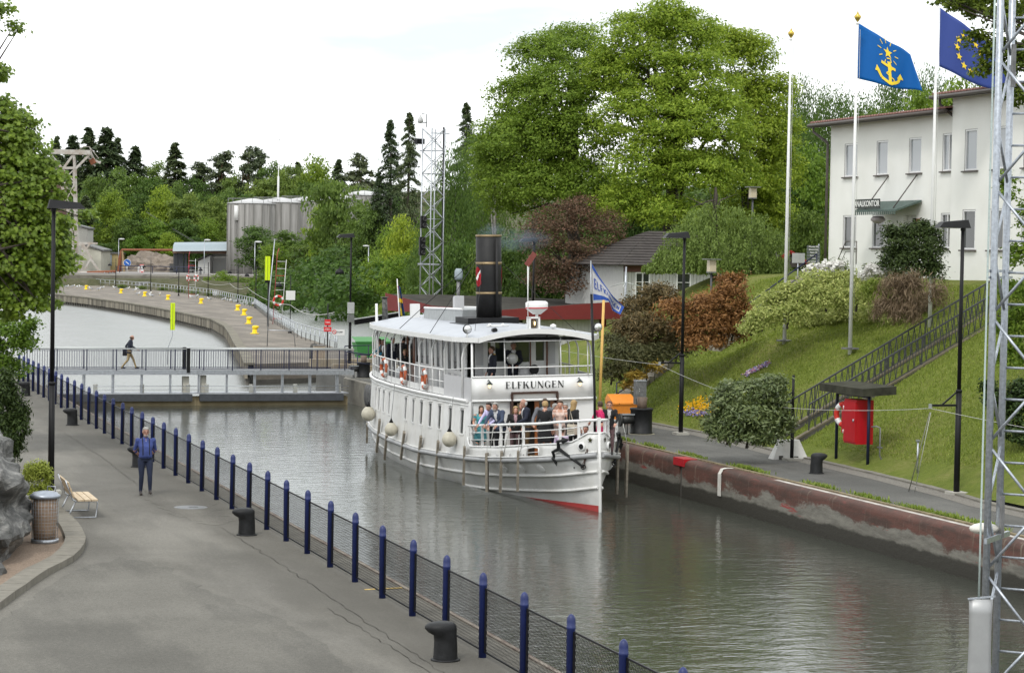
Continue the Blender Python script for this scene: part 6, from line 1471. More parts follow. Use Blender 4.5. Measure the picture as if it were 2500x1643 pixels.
e=.6;rise=R0.z-A.z;ev=[(-e,-e),(Wd+e,-e),(Wd+e,Dp+e),(-e,Dp+e)];rg=[(3.2,Dp/2),(Wd-3.2,Dp/2)]
P3=lambda x,y,z: wl0+rot @ Vector((x,y,z))
E4=[P3(x,y,wz-.1) for x,y in ev];R2=[P3(x,y,wz+rise) for x,y in rg]
MB().add(E4+R2,[(0,1,5,4),(1,2,5),(2,3,4,5),(3,0,4),(3,2,1,0)]).build('roof_deck',[TILE],sh)
# tile courses on the two visible slopes
def courses(a,c,d,e_,n,parent,mat,up=.05):
 for k_ in range(n):
  t0,t1=k_/n,(k_+1)/n;p0=a+(d-a)*t0;p1=c+(e_-c)*t0;q0=a+(d-a)*t1;q1=c+(e_-c)*t1;nr=(p1-p0).cross(q0-p0).normalized()
  MB().add([p0+nr*up,p1+nr*up,q1+nr*.012,q0+nr*.012,p0,p1],[(0,1,2,3),(4,5,1,0)]).build('tile_course',[mat],parent)
courses(E4[0],E4[1],R2[0],R2[1],13,sh,TILE);courses(E4[3],E4[0],R2[0],R2[0]+Vector((.01,0,0)),13,sh,TILE)
wx=(hp(280,580).x-A.x)/rx.x
def window(parent,c,w,h,rotm,frame=WHITEP,pane=PANE,mull=1,bars=0,depth=.09,trim=None,sill=True):
 """c centre on the wall face, rotm: x along wall, y into the wall"""
 c=Vector(c);f=MB();t=.06
 for dx in (-w/2+t/2,w/2-t/2): f.box(c+rotm @ Vector((dx,0,0)),(t,depth,h),rotm)
 for dz in (-h/2+t/2,h/2-t/2): f.box(c+rotm @ Vector((0,0,dz)),(w-2*t,depth,t),rotm)
 for k_ in range(mull): f.box(c+rotm @ Vector((-w/2+w*(k_+1)/(mull+1),.002,0)),(t*.9,depth,h-2*t),rotm)
 for k_ in range(bars): f.box(c+rotm @ Vector((0,.004,-h/2+h*(k_+1)/(bars+1))),(w-2*t,depth*.9,t*.5),rotm)
 win=f.build('window',[frame],parent)
 MB().box(c+rotm @ Vector((0,.03,0)),(w-.05,.012,h-.05),rotm).build('pane',[pane],win)
 if trim is not None:
  g=MB()
  for dx in (-w/2-.03,w/2+.03): g.box(c+rotm @ Vector((dx,.012,0)),(.05,depth+.05,h+.1),rotm)
  g.box(c+rotm @ Vector((0,.012,h/2+.03)),(w+.01,depth+.05,.05),rotm);g.build('reveal',[trim],win)
 if sill: MB().box(c+rotm @ Vector((0,-.06,-h/2-.05)),(w+.22,.22,.045),rotm).build('sill',[M('sill_brown',(.09,.075,.065),.7)],win)
 return win
window(sh,wl0+rot @ Vector((1.0,-.1,wz*.52)),.85,1.5,rot,WHITEP,PANE,1,2)
window(sh,wl0+rot @ Vector((3.4,-.1,wz*.52)),.85,1.5,rot,WHITEP,PANE,1,2)
window(sh,wl0+rot @ Vector((6.0,-.1,wz*.52)),.85,1.5,rot,WHITEP,PANE,1,2)
# ---- red-roofed open shelter right of the weeping tree
p=atD(1815,640,112);o=thing('red_shelter','small dark-roofed shelter with red eaves behind the bare flagpole','shelter',(p.x,p.y,5.2));h=atD(1815,605,112).z-5.2
MB().add([(-1.2,-1,h*.72),(1.3,-1,h*.72),(1.3,1.2,h*.72),(-1.2,1.2,h*.72),(0.0,-1.0,h*1.35),(0.,1.2,h*1.35)],[(0,4,5,3),(1,2,5,4),(0,1,4),(2,3,5),(3,2,1,0)]).build('roof',[TILE],o)
MB().bar((-1.25,-1.06,h*.7),(0,-1.06,h*1.36),.05,.16).bar((1.35,-1.06,h*.7),(0,-1.06,h*1.36),.05,.16).build('barge_board',[M('bright_red_board',srgb(150,35,35),.7)],o)
for x in (-.9,1.0): MB().span((x-.07,-.9,-1),(x+.07,-.76,h*.72)).build('post',[WHITEP],o)
# ---- white office
HX=44.0
def stucco():
 m,n,l,b=nmat('white_stucco');t=n.new('ShaderNodeTexCoord');z=n.new('ShaderNodeTexNoise');z.inputs['Scale'].default_value=.7;z.inputs['Detail'].default_value=8;l.new(t.outputs['Object'],z.inputs[0])
 r=n.new('ShaderNodeValToRGB');r.color_ramp.elements[0].position=.3;r.color_ramp.elements[0].color=(.75,.745,.70,1);r.color_ramp.elements[1].position=.7;r.color_ramp.elements[1].color=(.82,.815,.775,1);l.new(z.outputs[0],r.inputs[0]);l.new(r.outputs[0],b.inputs['Base Color']);b.inputs['Roughness'].default_value=.9
 z2=n.new('ShaderNodeTexNoise');z2.inputs['Scale'].default_value=35;z2.inputs['Detail'].default_value=4;l.new(t.outputs['Object'],z2.inputs[0]);bp=n.new('ShaderNodeBump');bp.inputs['Strength'].default_value=.3;bp.inputs['Distance'].default_value=.02;l.new(z2.outputs[0],bp.inputs['Height']);l.new(bp.outputs[0],b.inputs['Normal']);return m
STUC=stucco();RTILE=M('pink_roof_tile',srgb(140,102,94),.8,var=.18,scale=2.5);GUT=M('brown_gutter',(.085,.07,.062),.55,var=.15)
of=thing('office_house','white stucco two-storey office with pink tiled roof on the terrace','house',(HX,79,5.2));OZ=5.2
def wall_with_holes(y0,y1,z0,z1,holes,x,parent,name):
 """front wall (normal -X) as a grid with openings: holes (ya, yb, za, zb)"""
 ys=sorted({y0,y1,*[h_[0] for h_ in holes],*[h_[1] for h_ in holes]});zs=sorted({z0,z1,*[h_[2] for h_ in holes],*[h_[3] for h_ in holes]})
 b=MB()
 for ya,yb in zip(ys[:-1],ys[1:]):
  for za,zb_ in zip(zs[:-1],zs[1:]):
   cy,cz=(ya+yb)/2,(za+zb_)/2
   if any(h_[0] < cy < h_[1] and h_[2] < cz < h_[3] for h_ in holes): continue
   b.add([(x,ya,za),(x,yb,za),(x,yb,zb_),(x,ya,zb_)],[(0,3,2,1)])
 for ya,yb,za,zb_ in holes:
  d=.24;b.add([(x,ya,za),(x,yb,za),(x,yb,zb_),(x,ya,zb_),(x+d,ya,za),(x+d,yb,za),(x+d,yb,zb_),(x+d,ya,zb_)],[(0,1,5,4),(1,2,6,5),(2,3,7,6),(3,0,4,7)])
 return b.build(name,[STUC],parent)
# openings (measured along the wall): upper and lower storey
up=[(87.5,88.72),(84.7,85.72),(81.8,82.84)];wl_u=[(10.06-OZ,11.5-OZ)]*3
ho=[]
for ya,yb in up: ho.append((ya-79,yb-79,10.06-OZ,11.5-OZ))
ho.append((79.0-79+.05,80.05-79,10.06-OZ,11.55-OZ))
lo_=[(87.5,88.72),(84.9,85.95)]
for ya,yb in lo_: ho.append((ya-79,yb-79,7.0-OZ,8.4-OZ))
ho.append((.05,1.05,7.0-OZ,8.4-OZ));ho.append((82.1-79,83.2-79,5.9-OZ,8.35-OZ))
EZ=12.45-OZ;EZ2=12.98-OZ
wall_with_holes(-.22,11.1,.55,EZ,ho,0,of,'front_wall')
ho2=[(76.8-79,77.75-79,10.0-OZ,11.6-OZ),(74.6-79,75.6-79,10.0-OZ,11.6-OZ),(72.3-79,73.4-79,10.0-OZ,11.6-OZ),(76.8-79,77.8-79,6.95-OZ,8.5-OZ),(74.7-79,75.75-79,6.95-OZ,8.5-OZ),(72.3-79,73.4-79,6.95-OZ,8.5-OZ)]
wall_with_holes(-10,-.22,.55,EZ2,ho2,-.3,of,'front_wall')
MB().span((-.3,-.225,.5),(.0,-.215,EZ2)).span((0.25,-10,.5),(11,-.3,EZ2-.05)).span((.25,-.2,.5),(10.8,11.05,EZ-.05)).add([(0,11.1,.55),(11,11.1,.55),(11,11.1,EZ),(0,11.1,EZ)],[(0,1,2,3),(3,2,1,0)]).build('side_walls',[STUC],of)
MB().span((-.02,-.2,-1.5),(.3,11.1,.55)).span((-.32,-10,-1.5),(.0,-.2,.55)).build('plinth',[M('grey_plinth',(.17,.155,.14),.9,var=.15,scale=1)],of)
rw=Matrix(((0,1,0),(-1,0,0),(0,0,1))).transposed()  # x along -Y, y into +X
rw=Matrix(((0,1,0),(1,0,0),(0,0,1)));
REV=M('brown_reveal',(.10,.075,.068),.7)
for i,(ya,yb,za,zb_) in enumerate(ho+ho2):
 x0=0 if i < len(ho) else -.3
 if i == len(ho)-1:
  dr=MB().span((x0+.18,ya+.02,za),(x0+.24,yb-.02,zb_)).build('door',[M('white_door',(.6,.59,.56),.5)],of);MB().span((x0+.16,ya+.12,za+.5),(x0+.18,ya+.62,zb_-.12)).build('door_pane',[PANE],dr);continue
 upper=za > 4;wide=(yb-ya) > 1.1 and i in (3,)
 w_=window(of,(x0+.05,(ya+yb)/2,(za+zb_)/2),yb-ya-.02,zb_-za-.02,rw,WHITEP,PANE_L if upper else PANE,1 if i in (3,6) else 0,0,.07,REV,False)
 MB().span((x0-.1,ya-.12,za-.06),(x0+.12,yb+.1,za-.005)).build('sill',[GUT],w_)
 if upper:
  b=MB()
  for k_ in range(9):
   yy=ya+.08+(yb-ya-.16)*k_/8;b.cyl((x0+.22+.012*(k_ % 2),yy,za+.08),(x0+.22+.012*(k_ % 2),yy,zb_-.06),.055,n=6)
  b.build('curtain',[M('net_curtain',(.55,.56,.56),.9)],w_)
# roofs of pantile rows
def tile_roof(y0,y1,x0,z0,depth,rise,nm):
 b=MB();b.add([(x0,y0,z0),(x0,y1,z0),(x0+depth,y1,z0+rise),(x0+depth,y0,z0+rise)],[(0,3,2,1)]);b.add([(x0,y0,z0-.14),(x0,y1,z0-.14),(x0+depth,y1,z0+rise-.14),(x0+depth,y0,z0+rise-.14)],[(0,1,2,3)]);r_=b.build(nm,[RTILE],of)
 n=int((y1-y0)/.24)
 tm_=MB();L=math.hypot(depth,rise);
 pr=[(.115*math.cos(a),.075*math.sin(a)) for a in np.linspace(0,PI,7)]
 ux=Vector((depth,0,rise))/L;uz=Vector((-rise,0,depth))/L
 tm_.sm=True;tm_.loft([[Vector((0,y,0))+uz*z+ux*s for y,z in pr] for s in (0,L)],closed=False);tm_.sm=False;tm_.add([Vector((0,y,0))+uz*z for y,z in pr],[tuple(range(len(pr)))])
 me_=tm_.mesh('tile_row',[RTILE])
 for k_ in range(n): link('tile_row',me_,r_,(x0,y0+.12+k_*.24,z0+.005))
 MB().tube([(x0-.06,y0,z0-.1),(x0-.06,y1,z0-.1)],.075,8).build('gutter',[GUT],r_)
 MB().span((x0+.02,y0+.02,z0-.2),(x0+.08,y1-.02,z0-.06)).build('eave_board',[GUT],r_)
 return r_
tile_roof(-.25,12.0,-.62,EZ+.02,6.2,.72,'lower_roof');tile_roof(-10.5,.32,-.95,EZ2+.02,6.4,.85,'upper_roof')
def drain(y,x,ztop,zbot,kick):
 MB().tube([(x-.55,y+kick,ztop),(x-.55,y+kick,ztop-.25),(x-.1,y,ztop-.75),(x-.1,y,ztop-1.0),(x-.1,y,zbot)],.06,8).build('drain_pipe',[GUT],of)
drain(11.2,0,EZ-.1,.2,.55);drain(-.12,-.05,EZ2-.08,-1.0,.4)
ch=MB().span((4.6,-3.4,EZ2+.6),(5.9,-1.6,EZ2+2.05)).build('chimney',[M('chimney_brick',srgb(150,95,75),.9,var=.15)],of)
MB().add([(4.4,-3.6,EZ2+2.05),(6.1,-3.6,EZ2+2.05),(6.1,-1.4,EZ2+2.05),(4.4,-1.4,EZ2+2.05),(5.25,-2.5,EZ2+2.4)],[(0,1,4),(1,2,4),(2,3,4),(3,0,4),(3,2,1,0)]).build('chimney_cap',[RTILE],ch)
# canopy with sign, wall lamp, entrance rail
cy0,cy1=81.6-79,85.4-79
cn=MB().add([(-.05,cy0,8.95-OZ),(-.05,cy1,8.95-OZ),(-1.2,cy1,8.55-OZ),(-1.2,cy0,8.55-OZ),(-.05,cy0,8.87-OZ),(-.05,cy1,8.87-OZ),(-1.2,cy1,8.47-OZ),(-1.2,cy0,8.47-OZ)],[(0,3,2,1),(4,5,6,7),(3,7,6,2),(1,2,6,5),(0,4,7,3)]).build('entrance_canopy',[M('green_copper',(.07,.105,.09),.7,var=.3)],of)
b=MB()
for k_ in range(22): b.box((-1.2,cy0+(cy1-cy0)*(k_+.5)/22,8.42-OZ),(.02,.09,.14))
b.build('valance',[M('green_copper',(.07,.105,.09),.7,var=.3)],cn)
for yy in (cy0+.5,cy1-.8): MB().cyl((0,yy,10.0-OZ),(-1.05,yy,8.62-OZ),.025,n=6).build('canopy_stay',[GUT],cn)
sg=MB().span((-1.22,cy1-2.4,8.62-OZ),(-1.18,cy1+.05,9.0-OZ)).build('office_sign',[M('dark_sign',(.03,.035,.03),.6)],of)
text_mesh('lettering','KANALKONTOR',.33,TXT_W,sg,(-1.23,cy1-1.17,8.80-OZ),(PI/2,0,-PI/2),True,1.0)
MB().lathe([(.0,.32),(.2,.3),(.3,.2),(.3,.12),(.1,.0)],(-.75,84.0-79,8.0-OZ),n=14).tube([(-.05,84.0-79,7.95-OZ),(-.7,84.0-79,7.92-OZ),(-.75,84.0-79,8.02-OZ)],.02,6).build('wall_lamp',[M('lamp_grey_pink',(.32,.28,.28),.5)],of)
MB().span((-.08,82.0-79-.25,7.9-OZ),(-.02,82-79-.05,8.2-OZ)).build('house_plate',[RUST],of)
tube_rail('thin entrance stair rail in front of the office',[(42.9,86.9,5.55),(42.6,85.6,6.3),(42.6,84.6,6.3)],.95,GUT,'entrance_railing',True,.02,None)
# ---- flagpoles and flags
POLE=M('white_flagpole',(.74,.74,.73),.35,var=.03);GOLD=M('gilt_knob',(.55,.40,.08),.3,.8,var=.1)
def flagpole(base,h,label):
 o=thing('flagpole',label,'flagpole',base,0,'white flagpoles on the lawn')
 MB().tube([(0,0,-.2),(0,0,h*.5),(0,0,h-.4)],[.075,.06,.036],14).build('pole',[POLE],o);MB().lathe([(.03,h-.45),(.06,h-.4),(.06,h-.36),(.03,h-.34)],n=10).build('collar',[POLE],o)
 MB().lathe([(.02,h-.34),(.10,h-.22),(.13,h-.14),(.05,h-.06),(.01,h+.04)],n=12).build('gilt_knob',[GOLD],o);MB().box((0,0,.02),(.5,.4,.06)).build('foot_plate',[STEEL_D],o)
 MB().tube([(.13,0,1.2),(.11,0,h-.6)],.008,4).build('halyard',[CABLE],o);return o
PB=[Vector((36.98,79.39,3.3)),Vector((36.68,73.17,3.28)),Vector((39.5,72.5,3.95))]
flagpole(PB[0],12.0,'bare white flagpole, leftmost of the three');flagpole(PB[1],12.05,'white flagpole flying the blue anchor flag');flagpole(PB[2],12.3,'rightmost white flagpole, with the starred flag')
def flag_surface(O,pts_px,D,nu,nv,wav,amp,phase=0.):
 """pts_px: hoist top, hoist bottom, fly top, fly bottom seen from the quay; real cloth with folds in depth"""
 C4=[atD(x,y,D)-O for x,y in pts_px];view=Vector((CFW.x,CFW.y,0)).normalized()
 def at(u,w):
  p=(C4[0]*(1-u)+C4[2]*u)*(1-w)+(C4[1]*(1-u)+C4[3]*u)*w
  s=amp*min(u*2.5,1)*(math.sin(u*wav*6.28+w*1.7+phase)+.45*math.sin(u*wav*11+w*3.1))
  return p+view*s+Vector((0,0,-.10*math.sin(u*3.14)*w*.5+.05*math.sin(u*9+phase)*u))
 return at
def flag(name,label,at,mat,decals,nu=28,nv=16):
 O0=at(0,.5);o=thing(name,label,'flag',at.O+O0)
 vs=[at(u,w)-O0 for w in np.linspace(0,1,nv+1) for u in np.linspace(0,1,nu+1)];n=nu+1
 b=MB();b.sm=True;b.add(vs,[(j*n+i,j*n+i+1,(j+1)*n+i+1,(j+1)*n+i) for j in range(nv) for i in range(nu)])
 ob=b.build('cloth',[mat],o);md=ob.modifiers.new('thick','SOLIDIFY');md.thickness=.012;md.offset=0
 for nm,mt,polys in decals:
  b=MB();b.sm=False
  for poly in polys:
   P=[]
   for (u,w) in poly: P.append(at(u,w)-O0)
   for s_ in (-1,1):
    vw=Vector((CFW.x,CFW.y,0)).normalized()*(.04*s_);b.add([p+vw for p in P],[tuple(range(len(P)))])
  ob=b.build(nm,[mt],o);ob['kind']='stuff'
 return o
FLAGB=leafmat('flag_blue',srgb(14,92,178),srgb(16,96,182),.25,0);FLAGV=leafmat('flag_violet_blue',srgb(66,76,158),srgb(68,78,160),.3,0);FLAGY=M('flag_yellow',srgb(238,206,50),.7,var=.02)
def star(cx,cy,r,asp,rot=0.):
 c=[]
 for k_ in range(10):
  rr=r if k_ % 2 == 0 else r*.42;a=-PI/2+k_*PI/5+rot;c.append((cx+rr*math.cos(a)*asp,cy+rr*math.sin(a)))
 return [[(cx,cy),c[i],c[(i+1) % 10]] for i in range(10)]
def thick(pts,w,asp):
 out=[];pts=[(a[0]+(c[0]-a[0])*t/3,a[1]+(c[1]-a[1])*t/3) for a,c in zip(pts[:-1],pts[1:]) for t in range(3)]+[pts[-1]]
 for a,c in zip(pts[:-1],pts[1:]):
  dx,dy=(c[0]-a[0])/asp,c[1]-a[1];L=math.hypot(dx,dy)+1e-9;nx,ny=-dy/L*w*asp,dx/L*w
  out.append([(a[0]+nx,a[1]+ny),(c[0]+nx,c[1]+ny),(c[0]-nx,c[1]-ny),(a[0]-nx,a[1]-ny)])
 return out
AS=.62
cx=.52
anch=star(cx,.27,.13,AS)+thick([(cx,.47),(cx-.01,.93)],.038,AS)+thick([(cx-.13,.52),(cx+.10,.60)],.03,AS)+thick([(cx-.20,.70),(cx-.14,.84),(cx-.01,.93),(cx+.12,.86),(cx+.17,.74)],.032,AS)+[[(cx-.24,.74),(cx-.21,.62),(cx-.15,.74)],[(cx+.11,.78),(cx+.18,.66),(cx+.22,.80)]]+thick([(cx-.03,.40),(cx+.03,.38),(cx+.04,.46),(cx-.03,.48)],.012,AS)+thick([(cx+.05,.60),(cx-.06,.72),(cx+.05,.82),(cx+.08,.92)],.012,AS)
for a in np.linspace(0,2*PI,10,endpoint=False)+.15: anch += thick([(cx+AS*.19*math.cos(a),.27+.19*math.sin(a)),(cx+AS*.29*math.cos(a),.27+.29*math.sin(a))],.009,AS)
D1=81.2
at1=flag_surface(atD(1997,55,D1),[(1996,55),(1993,183),(2118,128),(2143,214)],D1,28,16,1.3,.12);O1=atD(1997,55,D1)
class AT:
 def __init__(s,f,O): s.f=f;s.O=O
 def __call__(s,u,w): return s.f(u,w)
flag('anchor_flag','bright blue flag with a yellow star and anchor on the middle pole',AT(at1,O1),FLAGB,[('anchor_emblem',FLAGY,anch)])
st=[]
for k_ in range(12):
 a=k_*PI/6;st += star(.46+.20*math.cos(a),.5+.30*math.sin(a),.075,.66)
D2=83.5;O2=atD(2184,18,D2);at2=flag_surface(O2,[(2184,18),(2183,155),(2330,120),(2345,225)],D2,28,16,1.5,.14,1.0)
flag('starred_flag','violet-blue flag with a ring of yellow stars behind the oak',AT(at2,O2),FLAGV,[('ring_of_stars',FLAGY,st)])
# ---- stairs with iron balustrade (right), plain tube rail stairs (left)
def stair(name,label,x0,x1,z0,z1,y,w,steps,walls,mat):
 o=thing(name,label,'stairs',(x0,y,z0))
 for k_ in range(steps):
  xa=(x1-x0)*k_/steps;xb=(x1-x0)*(k_+1)/steps;z=(z1-z0)*(k_+1)/steps
  MB().span((xa,-w/2,z-.5),(xb+.03,w/2,z)).build('step',[mat],o)
 if walls:
  for s_ in (-1,1):
   yy=s_*(w/2+.1);sl=(z1-z0)/(x1-x0)
   MB().add([(-.5,yy-.09,-.35),(x1-x0+.3,yy-.09,z1-z0-.9),(x1-x0+.3,yy+.09,z1-z0-.9),(-.5,yy+.09,-.35),(-.5,yy-.09,.42-.5*sl),(x1-x0+.3,yy-.09,z1-z0+.42),(x1-x0+.3,yy+.09,z1-z0+.42),(-.5,yy+.09,.42-.5*sl)],[(0,3,2,1),(4,5,6,7),(0,1,5,4),(2,3,7,6),(1,2,6,5),(0,4,7,3)]).build('stringer_wall',[CONC_D],o)
   b=MB();b.bar((-.5,yy,.44-.5*sl),(x1-x0+.3,yy,z1-z0+.44),.22,.06);b.build('coping',[M('mossy_coping',(.14,.12,.08),.9,var=.3)],o)
 return o
IRON=M('dark_iron',(.04,.042,.045),.55,var=.2)
SX0,SX1,SZ0,SZ1,SYY=32.95,40.6,.2,4.4,69.65
rs_=stair('bank_stair','straight concrete stair with iron balustrades climbing to the office',SX0,SX1,SZ0,SZ1,SYY,1.35,30,True,CONC_D)
for s_,lab in ((-1,'near zigzag iron balustrade of the office stair'),(1,'far zigzag iron balustrade of the office stair')):
 yy=SYY+s_*.78;o=thing('iron_balustrade',lab,'railing',(SX0,yy,SZ0+.36),0,'iron balustrades of the office stair');sl=(SZ1-SZ0)/(SX1-SX0);L=SX1-SX0
 xs_=-.35 if s_ > 0 else .1
 MB().bar((xs_,0,xs_*sl+.98),(L+.2,0,(L+.2)*sl+.98),.06,.05).build('handrail',[IRON],o);MB().bar((xs_,0,xs_*sl+.06),(L+.2,0,(L+.2)*sl+.06),.03,.02).build('bottom_bar',[IRON],o)
 b=MB();x=xs_;k_=0
 while x < L-.1:
  b.bar((x,0,x*sl+.07),(x+.115,0,(x+.115)*sl+.96),.022,.022);b.bar((x+.23,0,(x+.23)*sl+.07),(x+.115,0,(x+.115)*sl+.96),.022,.022);x += .23
 b.build('zigzag_bars',[IRON],o)
 for x in np.arange(xs_,L+.1,1.4): MB().bar((x,0,x*sl-.2),(x,0,x*sl+.99),.035,.035).build('baluster_post',[IRON],o)
LY=87.0;LST=M('pale_stair_concrete',(.26,.235,.19),.9,var=.25,scale=2)
stair('garden_stair','pale concrete garden stair, lower flight behind the boat',32.7,35.2,.3,2.15,LY,1.3,12,False,LST)
stair('garden_stair','pale concrete garden stair, upper flight beside the orange juniper',37.3,41.5,2.8,5.75,LY,1.3,18,False,LST)
def slope_rail(label,x0,z0,x1,z1,y):
 o=thing('stair_rail',label,'railing',(x0,y,z0),0,'tube rails of the garden stair');L=x1-x0;H=z1-z0
 MB().tube([(0,0,.5),(.0,0,.95),(L,0,H+.95)],.03,8).build('handrail',[NAVY],o);MB().tube([(0,0,.5),(L,0,H+.5)],.025,8).build('mid_rail',[NAVY],o)
 for t in (0,.5,1): MB().cyl((L*t,0,H*t-.1),(L*t,0,H*t+.95),.03,n=8).build('rail_post',[NAVY],o)
slope_rail('navy tube rail of the lower garden stair',32.7,.3,35.3,2.15,LY-.72);slope_rail('navy tube rail of the upper garden stair',37.3,2.8,41.6,5.75,LY-.72)
# ---- park lanterns
def lantern(base,h,label):
 o=thing('park_lantern',label,'lamp',base,0,'square park lanterns');MB().cyl((0,0,-.3),(0,0,1.0),.07,n=8).cyl((0,0,1),(0,0,h-.6),.045,n=8).build('pole',[M('dark_grey_pole',(.06,.06,.07),.5)],o)
 MB().box((0,0,h-.33),(.30,.30,.48)).build('glass_body',[M('opal_glass',(.55,.47,.34),.35,var=.06)],o);MB().box((0,0,h-.05),(.62,.62,.04)).build('cap',[STEEL_D],o);MB().box((0,0,h-.6),(.32,.32,.05)).build('collar',[STEEL_D],o)
p=onbank(1650,803);q_=atD(1648,600,(p-CAMP).dot(CFW));lantern(tuple(p),q_.z-p.z,'square park lantern at the top of the lower garden stair')
q_=atD(1750,433,112);lantern((q_.x,q_.y,5.5),q_.z-5.5,'square park lantern half hidden above the weeping tree')
# ---- direction signs
p=atD(1888,640,97);o=thing('direction_sign','post with eight stacked grey direction plates by the office corner','sign',(p.x,p.y,5.6));z1=atD(1888,570,97).z-5.6
MB().cyl((.28,0,-.5),(.28,0,z1+.05),.04,n=8).build('post',[STEEL],o)
for k_,t_ in enumerate(['Museum 300','Slussområde','Hamn 30','Servering','Turist','Kanalmuseum','Toalett','Parkering']):
 pl=MB().box((0,-.06,z1-.07-k_*.125),(.62,.02,.105)).build('sign_plate',[M('grey_sign_plate',(.12,.135,.13),.6)],o);text_mesh('lettering',t_,.09,TXT_W,pl,(.0,-.075,z1-.07-k_*.125),(PI/2,0,0),True)
p=atD(1855,640,96);o=thing('blank_sign','small blank grey sign left of the direction plates','sign',(p.x,p.y,5.4));z1=atD(1855,600,96).z-5.4;MB().box((0,0,z1),(.58,.03,.42)).build('plate',[M('pale_grey_plate',(.42,.43,.42),.6)],o);MB().cyl((0,.04,-.4),(0,.04,z1+.2),.03,n=8).build('post',[STEEL],o)
# ---- shelter with red cabinet and life ring
o=thing('cabinet_shelter','flat mossy roof on navy posts above the red cabinet','shelter',(32.2,63.95,0))
ROOFM=M('mossy_concrete_roof',(.05,.05,.037),.95,var=.35,scale=3,spec=.1)
b=MB();b.add([(-.45,-1.55,2.28),(.7,-1.55,2.34),(.7,1.5,2.34),(-.45,1.5,2.28),(-.45,-1.55,2.52),(.7,-1.55,2.60),(.7,1.5,2.60),(-.45,1.5,2.52)],[(0,3,2,1),(4,5,6,7),(0,1,5,4),(2,3,7,6),(1,2,6,5),(0,4,7,3)]);b.build('roof',[ROOFM],o)
for y in (-1.1,1.1): MB().tube([(0,y,0),(0,y,2.2),(.06,y*.9,2.3)],.05,10).build('post',[NAVY],o);MB().box((0,y,.03),(.4,.4,.1)).build('footing',[CONC_L],o)
MB().cyl((0,-1.1,2.24),(0,1.1,2.24),.045,n=8).build('cross_tube',[NAVY],o)
o=thing('red_cabinet','glossy red steel cabinet hanging under the flat shelter roof','cabinet',(32.2,63.5,.75))
b=MB();b.span((-.3,-.42,0),(.28,.42,1.38));b.build('body',[REDP],o);MB().span((-.34,-.4,.06),(-.302,.4,1.32)).build('door',[REDP],o);MB().span((-.3,.425,.3),(.2,.62,1.2)).build('hose_box',[REDP],o)
for z in (.35,1.1): MB().cyl((-.345,.4,z-.06),(-.345,.4,z+.06),.02,n=6).build('hinge',[WHITEP],o)
MB().cyl((-.36,-.3,.7),(-.345,-.3,.78),.03,n=8).build('lock',[STEEL],o)
life_ring((32.05,64.22,1.6),.34,'red and white life ring hanging beside the red cabinet',(0,0,-1.2),r=.085)
o=thing('water_standpipe','thin bent standpipe beside the red cabinet post','pipe',(32.35,62.55,0));MB().tube([(.25,0,0),(.18,0,.3),(.1,.0,.45),(.1,0,1.3),(.02,.1,1.35),(-.1,.2,1.32)],.025,8).build('pipe',[STEEL_D],o);MB().box((.1,0,.7),(.05,.3,.04)).build('valve',[STEEL_D],o)
o=thing('marker_stake','short grey steel stake on the grass right of the cabinet','post',tuple(onbank(2132,1100)));MB().cyl((0,0,-.1),(0,0,.95),.03,n=8).build('stake',[STEEL],o);MB().box((0,0,.97),(.1,.08,.06)).build('cap',[STEEL],o)
a=Vector((30.36,55.6,2.3));c=G(2112,1142)
o=thing('stay_wires','pair of stay wires slanting from the right lamp bracket to the quay','cable',tuple(c));MB().tube([Vector((0,0,0)),a-c],.014,5).build('stay',[M('stay_grey',(.22,.22,.18),.6)],o);MB().tube([Vector((.12,-.12,0)),a-c+Vector((.03,0,0))],.01,5).build('stay',[CABLE],o)
# ---- orange box, tan pole by the bow
o=thing('orange_grit_box','orange grit box on the right quay behind the bow','box',(31.15,81.6,0));o.scale=(.55,.8,.78);OR=M('orange_plastic',srgb(228,140,50),.5,var=.06)
MB().add([(-.8,-.45,0),(.8,-.45,0),(.8,.45,0),(-.8,.45,0),(-.9,-.52,.95),(.9,-.52,.95),(.9,.52,.95),(-.9,.52,.95)],[(0,3,2,1),(4,5,6,7),(0,1,5,4),(2,3,7,6),(1,2,6,5),(0,4,7,3)]).build('body',[OR],o)
MB().add([(-.95,-.57,.95),(.95,-.57,.95),(.95,.57,.95),(-.95,.57,.95),(-.95,-.57,1.03),(.95,-.57,1.03),(.9,.4,1.42),(-.9,.4,1.42),(.95,.57,1.2),(-.95,.57,1.2)],[(0,1,5,4),(4,5,6,7),(7,6,8,9),(1,2,8,6,5),(3,0,4,7,9),(2,3,9,8)]).build('lid',[OR],o)
for x in (-.5,.45): MB().cyl((x,-.575,1.0),(x,-.59,1.0),.025,n=8).build('rivet',[BLACK],o)
p=G(1393,925,0);h=atD(1395,698,82).z
p=atD(1393,915,82);o=thing('tan_pole','tan wooden pole standing behind the bow of the boat','pole',(p.x,p.y,0));MB().cyl((0,0,0),(0.1,0,h),.055,.05,10).build('pole',[M('tan_wood',srgb(214,172,96),.6,var=.06)],o);MB().ball((.1,0,h),(.05,.05,.03),10,6).build('tip',[M('tan_wood',srgb(214,172,96),.6,var=.06)],o)
